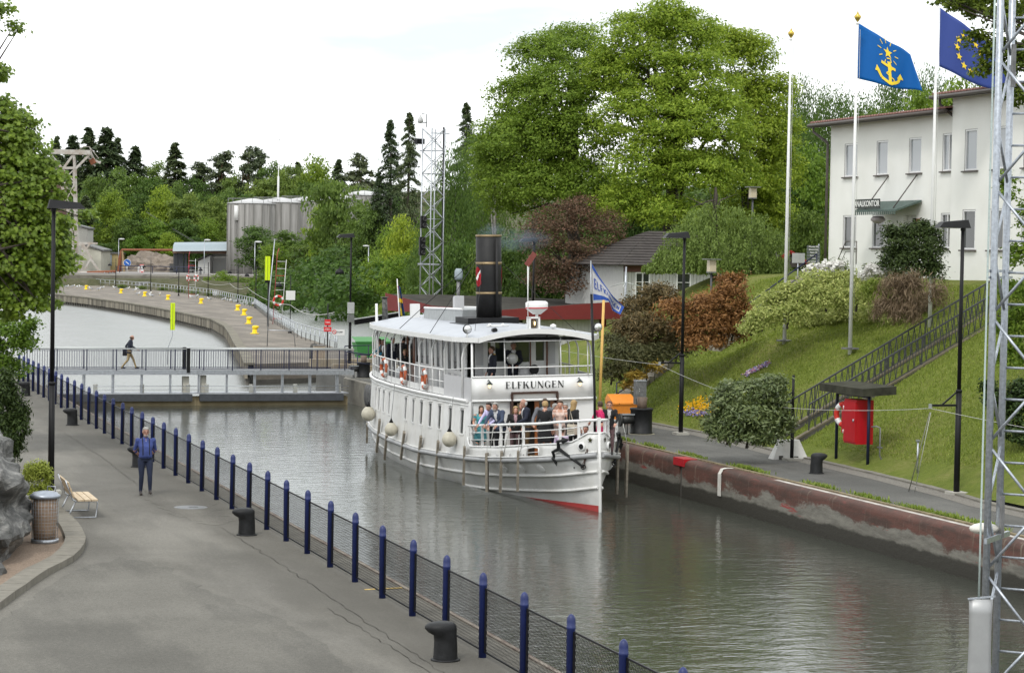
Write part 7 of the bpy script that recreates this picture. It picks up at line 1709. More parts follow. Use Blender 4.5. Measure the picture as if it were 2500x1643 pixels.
# quay wall marks: red block and white stripe
b=MB();b.span((XR-.035,66.3,-.2),(XR+.42,67.2,.045));tag(b.build('red_edge_block',[REDP]),'bright red painted block on the edge of the right quay','paint mark')
b=MB();b.span((XR-.03,63.35,-.82),(XR-.012,63.58,-.14));b.add([(XR-.03,63.35,-.14),(XR-.03,63.58,-.14),(XR+.06,63.58,.012),(XR+.06,63.35,.012),(XR+.2,63.58,.035),(XR+.2,63.35,.035),(XR+.42,63.58,.03),(XR+.42,63.35,.03)],[(0,3,2,1),(3,5,4,2),(5,7,6,4)]);tag(b.build('white_edge_stripe',[M('worn_white_stripe',(.6,.58,.53),.7,var=.12)]),'white painted stripe on the right lock wall','paint mark')
# ---- near lattice mast at the right edge
ND=21.0
A=atD(2306,780,ND);Bq=atD(2352,780,ND)
nb_=Vector((A.x,A.y,0));w_=.30
nm_=thing('signal_mast','near galvanised lattice mast at the right edge of the view','mast',(A.x,A.y,0));GALV=M('spangled_galvanised',(.40,.43,.47),.38,.8,var=.25,scale=30)
u_=(Bq-A);u_.z=0;dd_=Vector((CFW.x,CFW.y,0)).normalized();rg_=Vector((CR.x,CR.y,0)).normalized();e1=rg_*.185+dd_*.34;e2=rg_*.42-dd_*.2
corner=[Vector((0,0,0)),e1,e1+e2,e2];Ht=12.5
for c in corner: MB().cyl(c,c+Vector((0,0,Ht)),.033,n=12).build('leg',[GALV],nm_)
bay=.60
for f in (0,3):
 a,c=corner[f],corner[(f+1) % 4];b=MB();nb2=int(Ht/bay)
 for k_ in range(nb2):
  s0,s1=(a,c) if k_ % 2 else (c,a);b.tube([s0+Vector((0,0,k_*bay+.02)),s1+Vector((0,0,(k_+1)*bay-.02))],.014,8)
 b.build('diagonal_bracing',[GALV],nm_)
rm_=MB().cyl((0,0,0),corner[2]-corner[1],.011,n=8).mesh('ladder_rung',[GALV])
for k_ in range(int(Ht/.3)): link('ladder_rung',rm_,nm_,corner[1]+Vector((0,0,k_*.3+.1)))
zl=atD(2300,1240,ND).z
MB().bar(e1*-.35+Vector((0,-.05,zl-.06)),e1*1.6+Vector((0,-.05,zl-.06)),.03,.05).build('lamp_bracket',[GALV],nm_)
MB().ball(e1*.22+dd_*.25+Vector((0,0,zl+.0)),(.15,.12,.055),16,8).build('lamp_head',[M('cream_lamp_head',(.62,.60,.54),.4)],nm_)
for yv in (150,1210): z=atD(2355,yv,ND).z;MB().box(corner[1]+Vector((-.02,-.08,z)),(.035,.035,.40)).build('sign_batten',[STEEL_D],nm_)
z=atD(2300,630,ND).z;MB().bar(Vector((-.06,0,z)),e1*1.5+Vector((0,0,z)),.03,.025).bar(Vector((-.06,0,z-.06)),e1*1.5+Vector((0,0,z-.06)),.03,.025).build('flange',[GALV],nm_)
rp0=atD(2313,-20,ND-.35);rp1=atD(2275,1392,ND-.35)
wire('hoist_rope','pale blue-green rope hanging beside the near lattice mast',[tuple(rp0),tuple(rp1)],.0095,M('blue_green_rope',(.42,.50,.48),.8,var=.15,scale=60),'rope')
t0=rp1;o=thing('metal_weight','grey curved sheet weight hanging from the rope at the right edge','weight',(t0.x,t0.y,t0.z-.8));rgt=Vector((CR.x,CR.y,0)).normalized()
rings=[]
for z in np.linspace(0,.8,7):
 w2=.115-.012*math.sin(z*3.5);rings.append([rgt*(s*w2+.02)+dd_*(.02*(1-abs(s))*(-1))+Vector((0,0,z)) for s in (-1,-.6,-.2,.2,.6,1)])
b=MB();b.sm=True;b.loft(rings,closed=False);ob=b.build('sheet',[M('dull_sheet',(.36,.365,.365),.45,.5,var=.08)],o);md=ob.modifiers.new('thick','SOLIDIFY');md.thickness=.008
MB().bar(rgt*-.1+Vector((0,0,.8)),rgt*.15+Vector((0,0,.83)),.02,.015).build('top_bar',[GALV],o)
# ================================================================== THE WHITE PASSENGER BOAT
# boat frame: x to starboard, y aft from the stem, z above the waterline
BPOS=Vector((23.45,63.1,WZ));BROT=(0,-.025,-.03)
boat=thing('passenger_boat','white two-deck passenger boat with a black funnel, named ELFKUNGEN','boat',BPOS);boat.rotation_euler=BROT
from mathutils import Euler
BM=Matrix.Translation(BPOS) @ Euler(BROT).to_matrix().to_4x4()
def bw(s,p,h): return BM @ Vector((-p,s,h))
def bon(px,py,axis,val):
 """source-photo pixel -> boat (s, p, h) on the plane where boat axis 0=s 1=p 2=h equals val"""
 inv_=BM.inverted();o=inv_ @ CAMP;r=inv_.to_3x3() @ ray(px,py)
 o=Vector((o.y,-o.x,o.z));r=Vector((r.y,-r.x,r.z));return o+r*((val-o[axis])/r[axis])
def z5(x,y): return 880+x*660/2346,540+y*440/1564
def z6(x,y): return 880+x*680/2380,940+y*340/1190
def z7(x,y): return 1140+x*390/2380,900+y*240/1465
def zA(x,y): return 890+x*310/1515,900+y*320/1564
def zB(x,y): return 890+x*310/2020,740+y*240/1564
def zC(x,y): return 1150+x*380/2380,740+y*240/1503
def zD(x,y): return 1300+x*260/1694,1020+y*240/1564
I=np.interp
def Bd(s): return float(I(s,[0,.35,1,2,3,5,6.8,9,12,16,19,21,23,24.2,25.2,26,26.3],[.05,.36,.78,1.25,1.6,2.03,2.25,2.5,2.72,2.72,2.58,2.33,1.88,1.5,1.05,.5,.05]))
def Bw(s): return float(I(s,[0,1,2.4,4.1,5.35,6.7,8.55,10.9,13.2,16.3,19.5,22.4,24.5,25.6,26.3],[.03,.2,.52,.95,1.32,1.64,1.95,2.29,2.42,2.36,2.15,1.6,.85,.3,.03]))
def hs(s): return float(I(s,[0,.6,1.4,2.3,4.6,6.4,9,12,16,19,22,26.3],[1.72,1.62,1.5,1.4,1.2,1.08,.98,.9,.92,.97,1.08,1.3]))
def hb(s): return float(I(s,[0,.26,.48,.74,1.18,2.3,4.6,6.8],[2.38,2.36,2.22,2.07,1.98,1.87,1.62,1.46]))  # bulwark top
def hr(s): return float(I(s,[0,1,2,6.8],[2.77,2.67,2.54,2.13]))  # rail top
UD=2.9
def hullmat(name,hi,lo):
 m,n,l,b=nmat(name);t=n.new('ShaderNodeTexCoord')
 z=n.new('ShaderNodeTexNoise');z.inputs['Scale'].default_value=.8;z.inputs['Detail'].default_value=9;z.inputs['Roughness'].default_value=.65
 q=n.new('ShaderNodeMapping');q.inputs['Scale'].default_value=(1,1,.35);l.new(t.outputs['Object'],q.inputs[0]);l.new(q.outputs[0],z.inputs[0])
 r=n.new('ShaderNodeValToRGB');r.color_ramp.elements[0].position=.34;r.color_ramp.elements[0].color=(*lo,1);r.color_ramp.elements[1].position=.6;r.color_ramp.elements[1].color=(*hi,1);l.new(z.outputs[0],r.inputs[0]);l.new(r.outputs[0],b.inputs['Base Color']);b.inputs['Roughness'].default_value=.38
 z2=n.new('ShaderNodeTexNoise');z2.inputs['Scale'].default_value=2.3;z2.inputs['Detail'].default_value=2;l.new(t.outputs['Object'],z2.inputs[0]);bp=n.new('ShaderNodeBump');bp.inputs['Strength'].default_value=.5;bp.inputs['Distance'].default_value=.05;l.new(z2.outputs[0],bp.inputs['Height']);l.new(bp.outputs[0],b.inputs['Normal']);return m
HULL=hullmat('hull_white',(.74,.74,.73),(.62,.61,.575));BWHITE=M('boat_white',(.76,.76,.75),.35,var=.03,scale=2);BGREY=M('boat_grey_panel',(.50,.50,.51),.5,var=.04);ROOFW=M('boat_roof',(.42,.44,.475),.55,var=.06,scale=2)
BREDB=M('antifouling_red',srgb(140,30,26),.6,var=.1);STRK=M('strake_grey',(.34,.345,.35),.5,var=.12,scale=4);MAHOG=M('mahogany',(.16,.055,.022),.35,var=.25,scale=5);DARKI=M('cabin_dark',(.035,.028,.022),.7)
st_=np.concatenate([np.linspace(0,2,9),np.arange(2.5,23.1,.75),np.linspace(23.4,26.3,10)])
def halfb(s,h):
 """half breadth of the hull at height h"""
 t=(h-0)/hs(s)
 if t < 0: return max(Bw(s)*(1+.35*t),.02)
 fl=t**1.25 if s < 6 else t**.8
 return Bw(s)+(Bd(s)-Bw(s))*min(fl,1.15)
def hull_piece(name,h0f,h1f,mat,nrow,s0=0.,s1=26.3,push=0.):
 ss=[s for s in st_ if s0-1e-6 <= s <= s1+1e-6]
 for side in (1,-1):
  pass
 rings=[]
 for s in ss:
  row=[]
  for k_ in range(nrow+1):
   h=h0f(s)+(h1f(s)-h0f(s))*k_/nrow;row.append((-(halfb(s,h)+push),s,h))
  for k_ in range(nrow,-1,-1):
   h=h0f(s)+(h1f(s)-h0f(s))*k_/nrow;row.append(((halfb(s,h)+push),s,h))
  rings.append(row)
 b=MB();b.sm=True;b.loft(rings,closed=False);b.sm=False
 return b.build(name,[mat],boat)
red_h=lambda s: float(I(s,[0,3.2,6],[.19,.06,-.02]))
hull_piece('hull_bottom',lambda s: -.7,red_h,BREDB,2)
hull_piece('hull_plating',red_h,hs,HULL,6)
stem=MB();stem.tube([(0,-.03,-.5),(0,-.035,.2),(0,-.02,1.2),(0,0.02,2.38)],.05,8);stem.build('stem_bar',[HULL],boat)
def strake(name,hf,r,mat,s0=0.,s1=26.2):
 for sd_ in (-1,1):
  P=[(sd_*(halfb(s,hf(s))+r*.4),s,hf(s)) for s in st_ if s0 <= s <= s1]
  MB().tube(P,r,6).build(name,[mat],boat)
strake('rubbing_strake',lambda s: hs(s),.085,STRK);strake('upper_strake',lambda s: hs(s)-.5,.05,HULL);strake('lower_strake',lambda s: hs(s)-.98,.05,HULL,0,8.5)
strake('top_moulding',lambda s: hs(s)+.1,.025,HULL)
# bulwark at the bow, with a freeing port on the port side
def topside(name,s0,s1,h0f,h1f,mat,t_in=.0,nrow=3,tum=0.):
 ss=[s0]+[s for s in st_ if s0+.05 < s < s1-.05]+[s1]
 for sd_ in (-1,1):
  rings=[[(sd_*(Bd(s)-tum*(k_/nrow)),s,h0f(s)+(h1f(s)-h0f(s))*k_/nrow) for k_ in range(nrow+1)] for s in ss]
  b=MB();b.sm=True;b.loft(rings,closed=False);o=b.build(name,[mat],boat);md=o.modifiers.new('t','SOLIDIFY');md.thickness=.03;md.offset=-1 if sd_ < 0 else 1
topside('bulwark',0,2.05,hs,hb,HULL);topside('bulwark',2.65,6.8,hs,hb,HULL);topside('bulwark',2.05,2.65,hs,lambda s: hs(s)+.06,HULL,nrow=1);topside('bulwark',2.05,2.65,lambda s: hs(s)+.38,hb,HULL,nrow=1)
for sd_ in (-1,1):
 MB().tube([(sd_*(Bd(s)+.0),s,hb(s)) for s in [0,.15,.26,.36,.48,.6,.74,.95,1.18,1.7,2.3,3.2,4.6,5.8,6.6]]+[(sd_*Bd(6.72),6.72,1.56),(sd_*(Bd(6.8)),6.8,1.75)],.03,6).build('bulwark_cap',[BWHITE],boat)
 MB().tube([(sd_*Bd(s),s-.0,h) for s,h in [(2.05,hs(2.05)+.1),(2.07,hs(2.05)+.36),(2.3,hs(2.3)+.40),(2.62,hs(2.6)+.37),(2.65,hs(2.65)+.1)]],.03,6).build('port_rim',[BWHITE],boat);MB().cyl((sd_*Bd(2.05),2.05,hs(2)+.24),(sd_*Bd(2.65),2.65,hs(2.6)+.22),.012,n=6).build('port_bar',[BWHITE],boat)
 P=[(sd_*(Bd(s)-.02),s,hr(s)) for s in [.02,.3,.7,1.2,2,3,4,5,6,6.75]]
 MB().tube(P,.042,8).build('top_rail',[BWHITE],boat)
 MB().tube([(x,s,hb(s)+.32*(hr(s)-hb(s))) for x,s,_ in P[2:]],.014,6).build('lower_rail',[BWHITE],boat);MB().tube([(x,s,hb(s)+.66*(hr(s)-hb(s))) for x,s,_ in P[1:]],.018,6).build('middle_rail',[BWHITE],boat)
 for s in ([6.55,5.6,4.25,2.85,1.2,.55] if sd_ < 0 else [6.5,5,3.6,2.2,1.2,.5,.25]):
  MB().bar((sd_*(Bd(s)-.02),s,hb(s)-.05),(sd_*(Bd(s)-.02),s,hr(s)),.085,.04).build('rail_post',[BWHITE],boat)
MB().bar((0,.05,2.3),(0,.05,2.84),.10,.07).build('stem_post',[BWHITE],boat)
# hawse holes, portholes, stars, small scuppers
def on_side(sd_,s,h,out=.0):
 p=halfb(s,h) if h <= hs(s) else Bd(s)
 return Vector((sd_*(p+out),s,h))
def side_rot(sd_,s,h):
 a=on_side(sd_,s-.1,h);c=on_side(sd_,s+.1,h);u=(c-a).normalized();up_=(on_side(sd_,s,h+.1)-on_side(sd_,s,h-.1)).normalized();nn=u.cross(up_).normalized()
 if nn.x*sd_ < 0: nn=-nn
 return Matrix((u,up_,nn)).transposed()
for sd_ in (-1,1):
 MB().lathe([(.13,-.02),(.13,.05),(.09,.06)],on_side(sd_,.42,1.95),14,side_rot(sd_,.42,1.9)).build('hawse_rim',[BWHITE],boat);MB().lathe([(.085,0),(.085,.066)],on_side(sd_,.42,1.95),12,side_rot(sd_,.42,1.9)).build('hawse_hole',[BLACK],boat)
 c=on_side(sd_,.17,2.16,.04);R_=side_rot(sd_,.2,2.1);pts=[c+R_ @ Vector(((.10 if k_ % 2 == 0 else .042)*math.sin(k_*PI/5),(.10 if k_ % 2 == 0 else .042)*math.cos(k_*PI/5),0)) for k_ in range(10)]
 MB().add([c]+pts,[(0,i+1,(i+1) % 10+1) for i in range(10)]+[(0,(i+1) % 10+1,i+1) for i in range(10)]).build('bow_star',[M('star_olive',(.075,.075,.02),.5)],boat)
 for s in (2.25,3.35,4.45):
  h=hs(s)-.26;R_=side_rot(sd_,s,h);c=on_side(sd_,s,h)
  ri=MB().lathe([(.15,-.02),(.15,.03),(.10,.04)],c,16,R_).build('porthole',[BWHITE],boat);MB().lathe([(.098,0),(.098,.035)],c,14,R_).build('porthole_glass',[PANE],ri)
 for s in (2.75,3.55,4.4): MB().tube([on_side(sd_,s,hs(s)+.09,.01),on_side(sd_,s,hs(s)+.2,.02),on_side(sd_,s+.07,hs(s)+.2,.02),on_side(sd_,s+.07,hs(s)+.09,.01)],.014,5).build('scupper',[BWHITE],boat)
# foredeck
P=[s for s in st_ if s <= 7];b=MB();b.loft([[(-Bd(s)+.02,s,hs(s)+.03-.2*min(1,max(0,(1.5-s)/1.5))),(Bd(s)-.02,s,hs(s)+.03-.2*min(1,max(0,(1.5-s)/1.5)))] for s in P],closed=False);b.build('foredeck',[M('deck_planks',(.22,.17,.11),.8,var=.2,scale=4)],boat)
def DECK(s): return hs(s)+.03
# main deck house: side plating with windows, flush with the hull
ww=[]
for x,yt,yb in [(1140,487,770),(1000,478,757),(872,467,748),(760,445,722),(655,428,702),(560,405,675),(470,378,640),(275,292,550),(208,268,522),(152,235,485),(115,215,455)]:
 for s in np.arange(6.9,23,.02):
  q_=bon(*zA(x,yt),0,s)
  if q_.y < Bd(s): break
 ww.append(s)
ww=sorted(ww)
tum=.12
edges=[6.8]
for s in ww: edges += [s-.17,s+.17]
edges += [26.2]
for sd_ in (-1,1):
 b=MB();b.sm=False
 def col(s,h0,h1):
  t0=(h0-hs(s))/(UD-hs(s));t1=(h1-hs(s))/(UD-hs(s));return [(sd_*(Bd(s)-tum*t0*min(1,Bd(s))),s,h0),(sd_*(Bd(s)-tum*t1*min(1,Bd(s))),s,h1)]
 for i in range(len(edges)-1):
  a,c=edges[i],edges[i+1];ss=[a]+[s for s in st_ if a+.02 < s < c-.02]+[c]
  bands=[(None,None)] if i % 2 == 0 else [('lo',0),('hi',0)]
  for bd in bands:
   rings=[]
   for s in ss:
    h0=hs(s) if bd[0] != 'hi' else 2.62;h1=UD if bd[0] != 'lo' else 1.80;rings.append(col(s,h0,h1))
   b.loft(rings,closed=False)
 o=b.build('side_plating',[HULL],boat);md=o.modifiers.new('t','SOLIDIFY');md.thickness=.04;md.offset=-1 if sd_ < 0 else 1
 for s in ww:
  A=Vector(col(s-.17,1.80,2.62)[0]);B2=Vector(col(s+.17,1.80,2.62)[0]);A1=Vector(col(s-.17,1.80,2.62)[1]);B1=Vector(col(s+.17,1.80,2.62)[1]);inw=Vector((-sd_*.012,0,0))
  fr_=MB();
  for p_,q_ in ((A,A1),(B2,B1),(A,B2),(A1,B1)): fr_.bar(p_,q_,.05,.05)
  w_=fr_.build('window',[BWHITE],boat);MB().add([A+inw,B2+inw,B1+inw,A1+inw],[(0,1,2,3),(3,2,1,0)]).build('pane',[PANE],w_)
  MB().bar((A1+B1)/2+Vector((sd_*.05,-.2,.07)),(A1+B1)/2+Vector((sd_*.05,.2,.05)),.07,.02).build('drip_hood',[BWHITE],w_)
 MB().tube([(sd_*(Bd(s)-tum*min(1,Bd(s))+.05),s,UD+.02) for s in st_ if s >= 6.8],.055,8).build('deck_edge_moulding',[BWHITE],boat)
 MB().tube([(sd_*(Bd(s)-tum*min(1,Bd(s))+.03),s,UD-.12) for s in st_ if s >= 6.8],.025,6).build('deck_edge_bead',[BWHITE],boat)
# upper deck
P=[s for s in st_ if s >= 6.75];b=MB();b.loft([[(-(Bd(s)-tum),s,UD),(Bd(s)-tum,s,UD)] for s in P],closed=False);b.build('upper_deck',[M('upper_deck_paint',(.30,.31,.32),.8,var=.1)],boat)
# front bulkhead with doorway and name
FS_=6.8;HWF=2.06
MB().span((-HWF,FS_-.03,1.05),(-.80,FS_+.03,UD-.02)).build('front_bulkhead',[BWHITE],boat);MB().span((.78,FS_-.03,1.05),(HWF,FS_+.03,UD-.02)).build('front_bulkhead',[BWHITE],boat)
# curved name board above (slightly bowed forward)
rings=[]
for t in np.linspace(-1,1,17):
 x=t*2.1;y=FS_-.06-.10*(1-t*t);rings.append([(x,y,2.93),(x,y,3.70)])
b=MB();b.sm=True;b.loft(rings,closed=False)
ob=b.build('name_board',[BWHITE],boat);md=ob.modifiers.new('t','SOLIDIFY');md.thickness=.05;md.offset=1
MB().tube([(t*2.12,FS_-.09-.10*(1-t*t),2.93) for t in np.linspace(-1,1,17)],.045,6).build('board_moulding',[BWHITE],boat);MB().tube([(t*2.1,FS_-.06-.10*(1-t*t),3.71) for t in np.linspace(-1,1,17)],.03,6).build('board_cap',[BWHITE],boat)
dr=MB().span((-.80,FS_-.24,3.13),(.78,FS_-.02,3.20)).span((-.82,FS_-.22,1.1),(-.75,FS_-.0,3.14)).span((.73,FS_-.22,1.1),(.80,FS_-.0,3.14)).build('door_frame',[M('dark_brown_frame',(.05,.022,.014),.5)],boat)
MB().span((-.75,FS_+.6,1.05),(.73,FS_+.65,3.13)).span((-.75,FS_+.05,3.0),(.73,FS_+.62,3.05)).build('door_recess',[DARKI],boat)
d_=MB().span((.02,FS_-.06,1.1),(.70,FS_-.02,3.08)).build('door_leaf',[M('varnished_door',(.26,.085,.022),.35,var=.25,scale=4)],boat);MB().span((.18,FS_-.075,2.2),(.56,FS_-.061,2.95)).build('door_pane',[PANE],d_)
MB().span((-.5,FS_+.2,2.2),(-.30,FS_+.23,2.8)).span((-.2,FS_+.3,2.3),(-.05,FS_+.32,2.5)).build('notice_papers',[M('notice_cream',(.6,.52,.42),.7)],boat)
# serif lettering, strokes and serifs
def serif(ch):
 S=[];R=lambda x0,y0,x1,y1: S.append([(x0,y0),(x1,y0),(x1,y1),(x0,y1)])
 def Q(*p): S.append(list(p))
 T,t,k=.19,.07,.055
 def stemv(x): R(x,0,x+T,1);R(x-.07,0,x+T+.07,k);R(x-.07,1-k,x+T+.07,1)
 if ch == 'E': stemv(.08);R(.2,0,.66,t);R(.2,.47,.5,.54);R(.2,1-t,.64,1);Q((.60,0),(.66,0),(.71,.24),(.67,.24));Q((.58,1),(.64,1),(.66,.80),(.62,.80));R(.47,.40,.52,.62);w=.78
 elif ch == 'L': stemv(.08);R(.2,0,.64,t);Q((.58,0),(.64,0),(.70,.26),(.66,.26));w=.74
 elif ch == 'F': stemv(.08);R(.2,.46,.5,.53);R(.2,1-t,.62,1);Q((.56,1),(.62,1),(.65,.78),(.61,.78));R(.46,.38,.51,.62);w=.70
 elif ch == 'K': stemv(.08);Q((.27,.42),(.35,.42),(.74,1),(.66,1));Q((.38,.58),(.50,.72),(.92,0),(.66,0));R(.58,1-k,.84,1);R(.58,0,1.0,k);w=.98
 elif ch == 'U':
  R(.10,.3,.29,1);R(.03,1-k,.36,1);R(.74,.3,.81,1);R(.66,1-k,.9,1)
  for i in range(10):
   a0,a1=PI+PI*i/10,PI+PI*(i+1)/10;fo=lambda a: (.455+.355*math.cos(a),.32+.34*math.sin(a));fi=lambda a: (.515+.225*math.cos(a),.32+.25*math.sin(a));Q(fo(a0),fo(a1),fi(a1),fi(a0))
  w=.93
 elif ch == 'N': R(.10,0,.17,1);R(.02,0,.26,k);Q((.02,1),(.28,1),(.86,0),(.70,0));R(.76,0,.83,1);R(.67,1-k,.92,1);w=.95
 elif ch == 'G':
  for i in range(16):
   a0,a1=.22*PI+1.6*PI*i/16,.22*PI+1.6*PI*(i+1)/16;th=lambda a: .07+.13*max(0,-math.cos(a));fo=lambda a: (.47+.43*math.cos(a),.5+.53*math.sin(a));fi=lambda a: (.47+(.43-th(a))*math.cos(a),.5+(.53-.075)*math.sin(a));Q(fo(a0),fo(a1),fi(a1),fi(a0))
  R(.66,.05,.84,.42);R(.56,.38,.92,.44);Q((.76,.92),(.82,.98),(.84,.68),(.80,.68));w=.98
 return S,w
adv=0;polys=[];hgt=.225
for ch in 'ELFKUNGEN':
 S,w=serif(ch)
 for q_ in S: polys.append([((x+adv),y) for x,y in q_])
 adv += w+.06
xa,xb=-1.0,1.02;sc_=(xb-xa)/adv
b=MB()
for q_ in polys:
 P=[]
 for x,y in q_:
  X=xa+x*sc_;t=X/2.1;P.append((X,FS_-.06-.10*(1-t*t)-.034,3.315+y*hgt))
 k_=len(b.v);b.add(P,[tuple(range(len(P)))]);b.add(P,[tuple(range(len(P)-1,-1,-1))])
b.build('name_lettering',[TXT_K],boat)
BULB=glow('lamp_bulb',(1.0,.72,.35),2.2)
for x in (-1.57,1.52):
 y=FS_-.09-.10*(1-(x/2.1)**2);l_=MB().tube([(x-.02,y,3.58),(x-.02,y-.1,3.62),(x,y-.14,3.56)],.018,6).lathe([(.12,3.47),(.06,3.53),(.03,3.57)],(x,y-.14,0),12).build('bulkhead_lamp',[M('lamp_green_black',(.03,.04,.035),.4)],boat);MB().ball((x,y-.14,3.42),(.045,.045,.065),10,7).build('bulb',[BULB],l_)
# ---- upper works
WH_Y,WH_X0,WH_X1=9.6,-1.75,1.3
def hx(x,y,s):
 q_=bon(*zC(x,y),0,s);return -q_.y,q_.z
WY=9.2
b=MB();x0=hx(60,700,WY)[0];x1=hx(1320,700,WY)[0]
fw_=MB();ops=[(hx(365,580,WY),hx(525,890,WY)),(hx(660,575,WY),hx(890,900,WY)),(hx(985,560,WY),hx(1115,875,WY)),(hx(250,545,WY),hx(305,1090,WY))]
zt,zb_=4.98,UD;ops_=[(min(a[0],c[0]),max(a[0],c[0]),max(min(a[1],c[1]),zb_),max(a[1],c[1])) for a,c in ops]
xs_=sorted({x0,x1,*[o_[0] for o_ in ops_],*[o_[1] for o_ in ops_]});zs_=sorted({zb_,zt,*[o_[2] for o_ in ops_],*[o_[3] for o_ in ops_]})
for xa_,xb_ in zip(xs_[:-1],xs_[1:]):
 for za_,zc_ in zip(zs_[:-1],zs_[1:]):
  cx_,cz_=(xa_+xb_)/2,(za_+zc_)/2
  if any(o_[0] < cx_ < o_[1] and o_[2] < cz_ < o_[3] for o_ in ops_): continue
  fw_.span((xa_,WY-.03,za_),(xb_,WY+.03,zc_))
fw_.build('wheelhouse_front',[BWHITE],boat)
for k_,o_ in enumerate(ops_):
 w_=MB().span((o_[0],WY+.005,o_[2]),(o_[1],WY+.02,o_[3])).build('wheelhouse_window',[PANE],boat)
 if k_ == 1:
  f_=MB()
  for xx in (o_[0]-.05,o_[1]+.01): f_.span((xx,WY-.06,o_[2]-.4),(xx+.04,WY-.03,o_[3]+.05))
  f_.span((o_[0]-.05,WY-.06,o_[3]+.01),(o_[1]+.05,WY-.03,o_[3]+.05));f_.build('mahogany_frame',[MAHOG],w_)
MB().span((hx(1150,700,WY)[0]-.02,WY-.08,UD),(hx(1150,700,WY)[0]+.03,WY-.035,4.9)).build('mahogany_post',[MAHOG],boat)
for xa_,xb_ in ((65,180),(1170,1280)):
 a=hx(xa_,570,WY)[0];c=hx(xb_,570,WY)[0];MB().span((a,WY-.05,3.95),(c,WY-.035,4.75)).span((a,WY-.05,UD+.05),(c,WY-.035,3.85)).build('grey_panel',[BGREY],boat)
# deck house side with tall windows, running aft
SXP=1.62
b=MB();hs_=[]
for k_ in range(10):
 y0=9.6+k_*.78;hs_.append((y0,y0+.42))
for sd_ in (-1,1):
 b=MB();ys_=[WY+.03]+[v_ for h_ in hs_ for v_ in h_]+[18.0]
 for i in range(len(ys_)-1):
  if i % 2 == 0: b.span((sd_*SXP-.03,ys_[i],UD),(sd_*SXP+.03,ys_[i+1],4.95))
  else: b.span((sd_*SXP-.03,ys_[i],UD),(sd_*SXP+.03,ys_[i+1],3.72));b.span((sd_*SXP-.03,ys_[i],4.72),(sd_*SXP+.03,ys_[i+1],4.95))
 b.build('deck_house_side',[BWHITE],boat)
 for k_,(ya_,yb_) in enumerate(hs_):
  MB().span((sd_*SXP-.01,ya_,3.72),(sd_*SXP+.01,yb_,4.72)).build('deck_house_window',[PANE],boat);MB().span((sd_*(SXP+.035)-.006,ya_+.04,UD+.12),(sd_*(SXP+.035)+.006,yb_-.04,3.6)).build('grey_panel',[BGREY],boat)
MB().span((-SXP,18.0,UD),(SXP,18.06,4.95)).build('deck_house_end',[BWHITE],boat)
dd__=MB().span((-SXP-.06,16.3,UD),(-SXP-.03,17.5,4.85)).build('side_door',[MAHOG],boat);MB().span((-SXP-.072,16.55,3.6),(-SXP-.061,17.2,4.7)).build('door_pane',[PANE],dd__)
# roof: cambered sheet, outline following the deck
def RB(s): return float(I(s,[6.45,6.6,7.6,9,12,16,19,21,22.6,23.3],[1.95,2.05,2.52,2.6,2.78,2.78,2.62,2.3,1.6,.6]))
def RH(s,t): return 4.97+.30*(1-t*t)*min(1,(RB(s)/2.2))
rs=list(np.concatenate([[6.45,6.6,7.0,7.6],np.arange(8.4,22.5,.8),[22.6,23.0,23.3]]));tt=np.linspace(-1,1,15)
b=MB();b.sm=True
b.loft([[(t*RB(s),s,RH(s,t)) for t in tt] for s in rs],closed=False)
ro=b.build('roof',[ROOFW],boat);md=ro.modifiers.new('t','SOLIDIFY');md.thickness=.05;md.offset=-1
for sd_ in (-1,1):
 b=MB();b.sm=False;b.loft([[(sd_*(RB(s)+.012),s,RH(s,1)+.03),(sd_*(RB(s)+.012),s,RH(s,1)-.13)] for s in rs],closed=False);o=b.build('roof_fascia',[BWHITE],boat);md=o.modifiers.new('t','SOLIDIFY');md.thickness=.03;md.offset=0
b=MB();b.loft([[(t*RB(6.45),6.44,RH(6.45,t)+.03),(t*RB(6.45),6.44,RH(6.45,t)-.14)] for t in tt],closed=False);o=b.build('roof_fascia',[BWHITE],boat);md=o.modifiers.new('t','SOLIDIFY');md.thickness=.03;md.offset=0
MB().span((-2.0,6.6,4.84),(2.0,9.1,4.87)).build('roof_lining',[M('lining_white',(.55,.55,.54),.6)],boat)
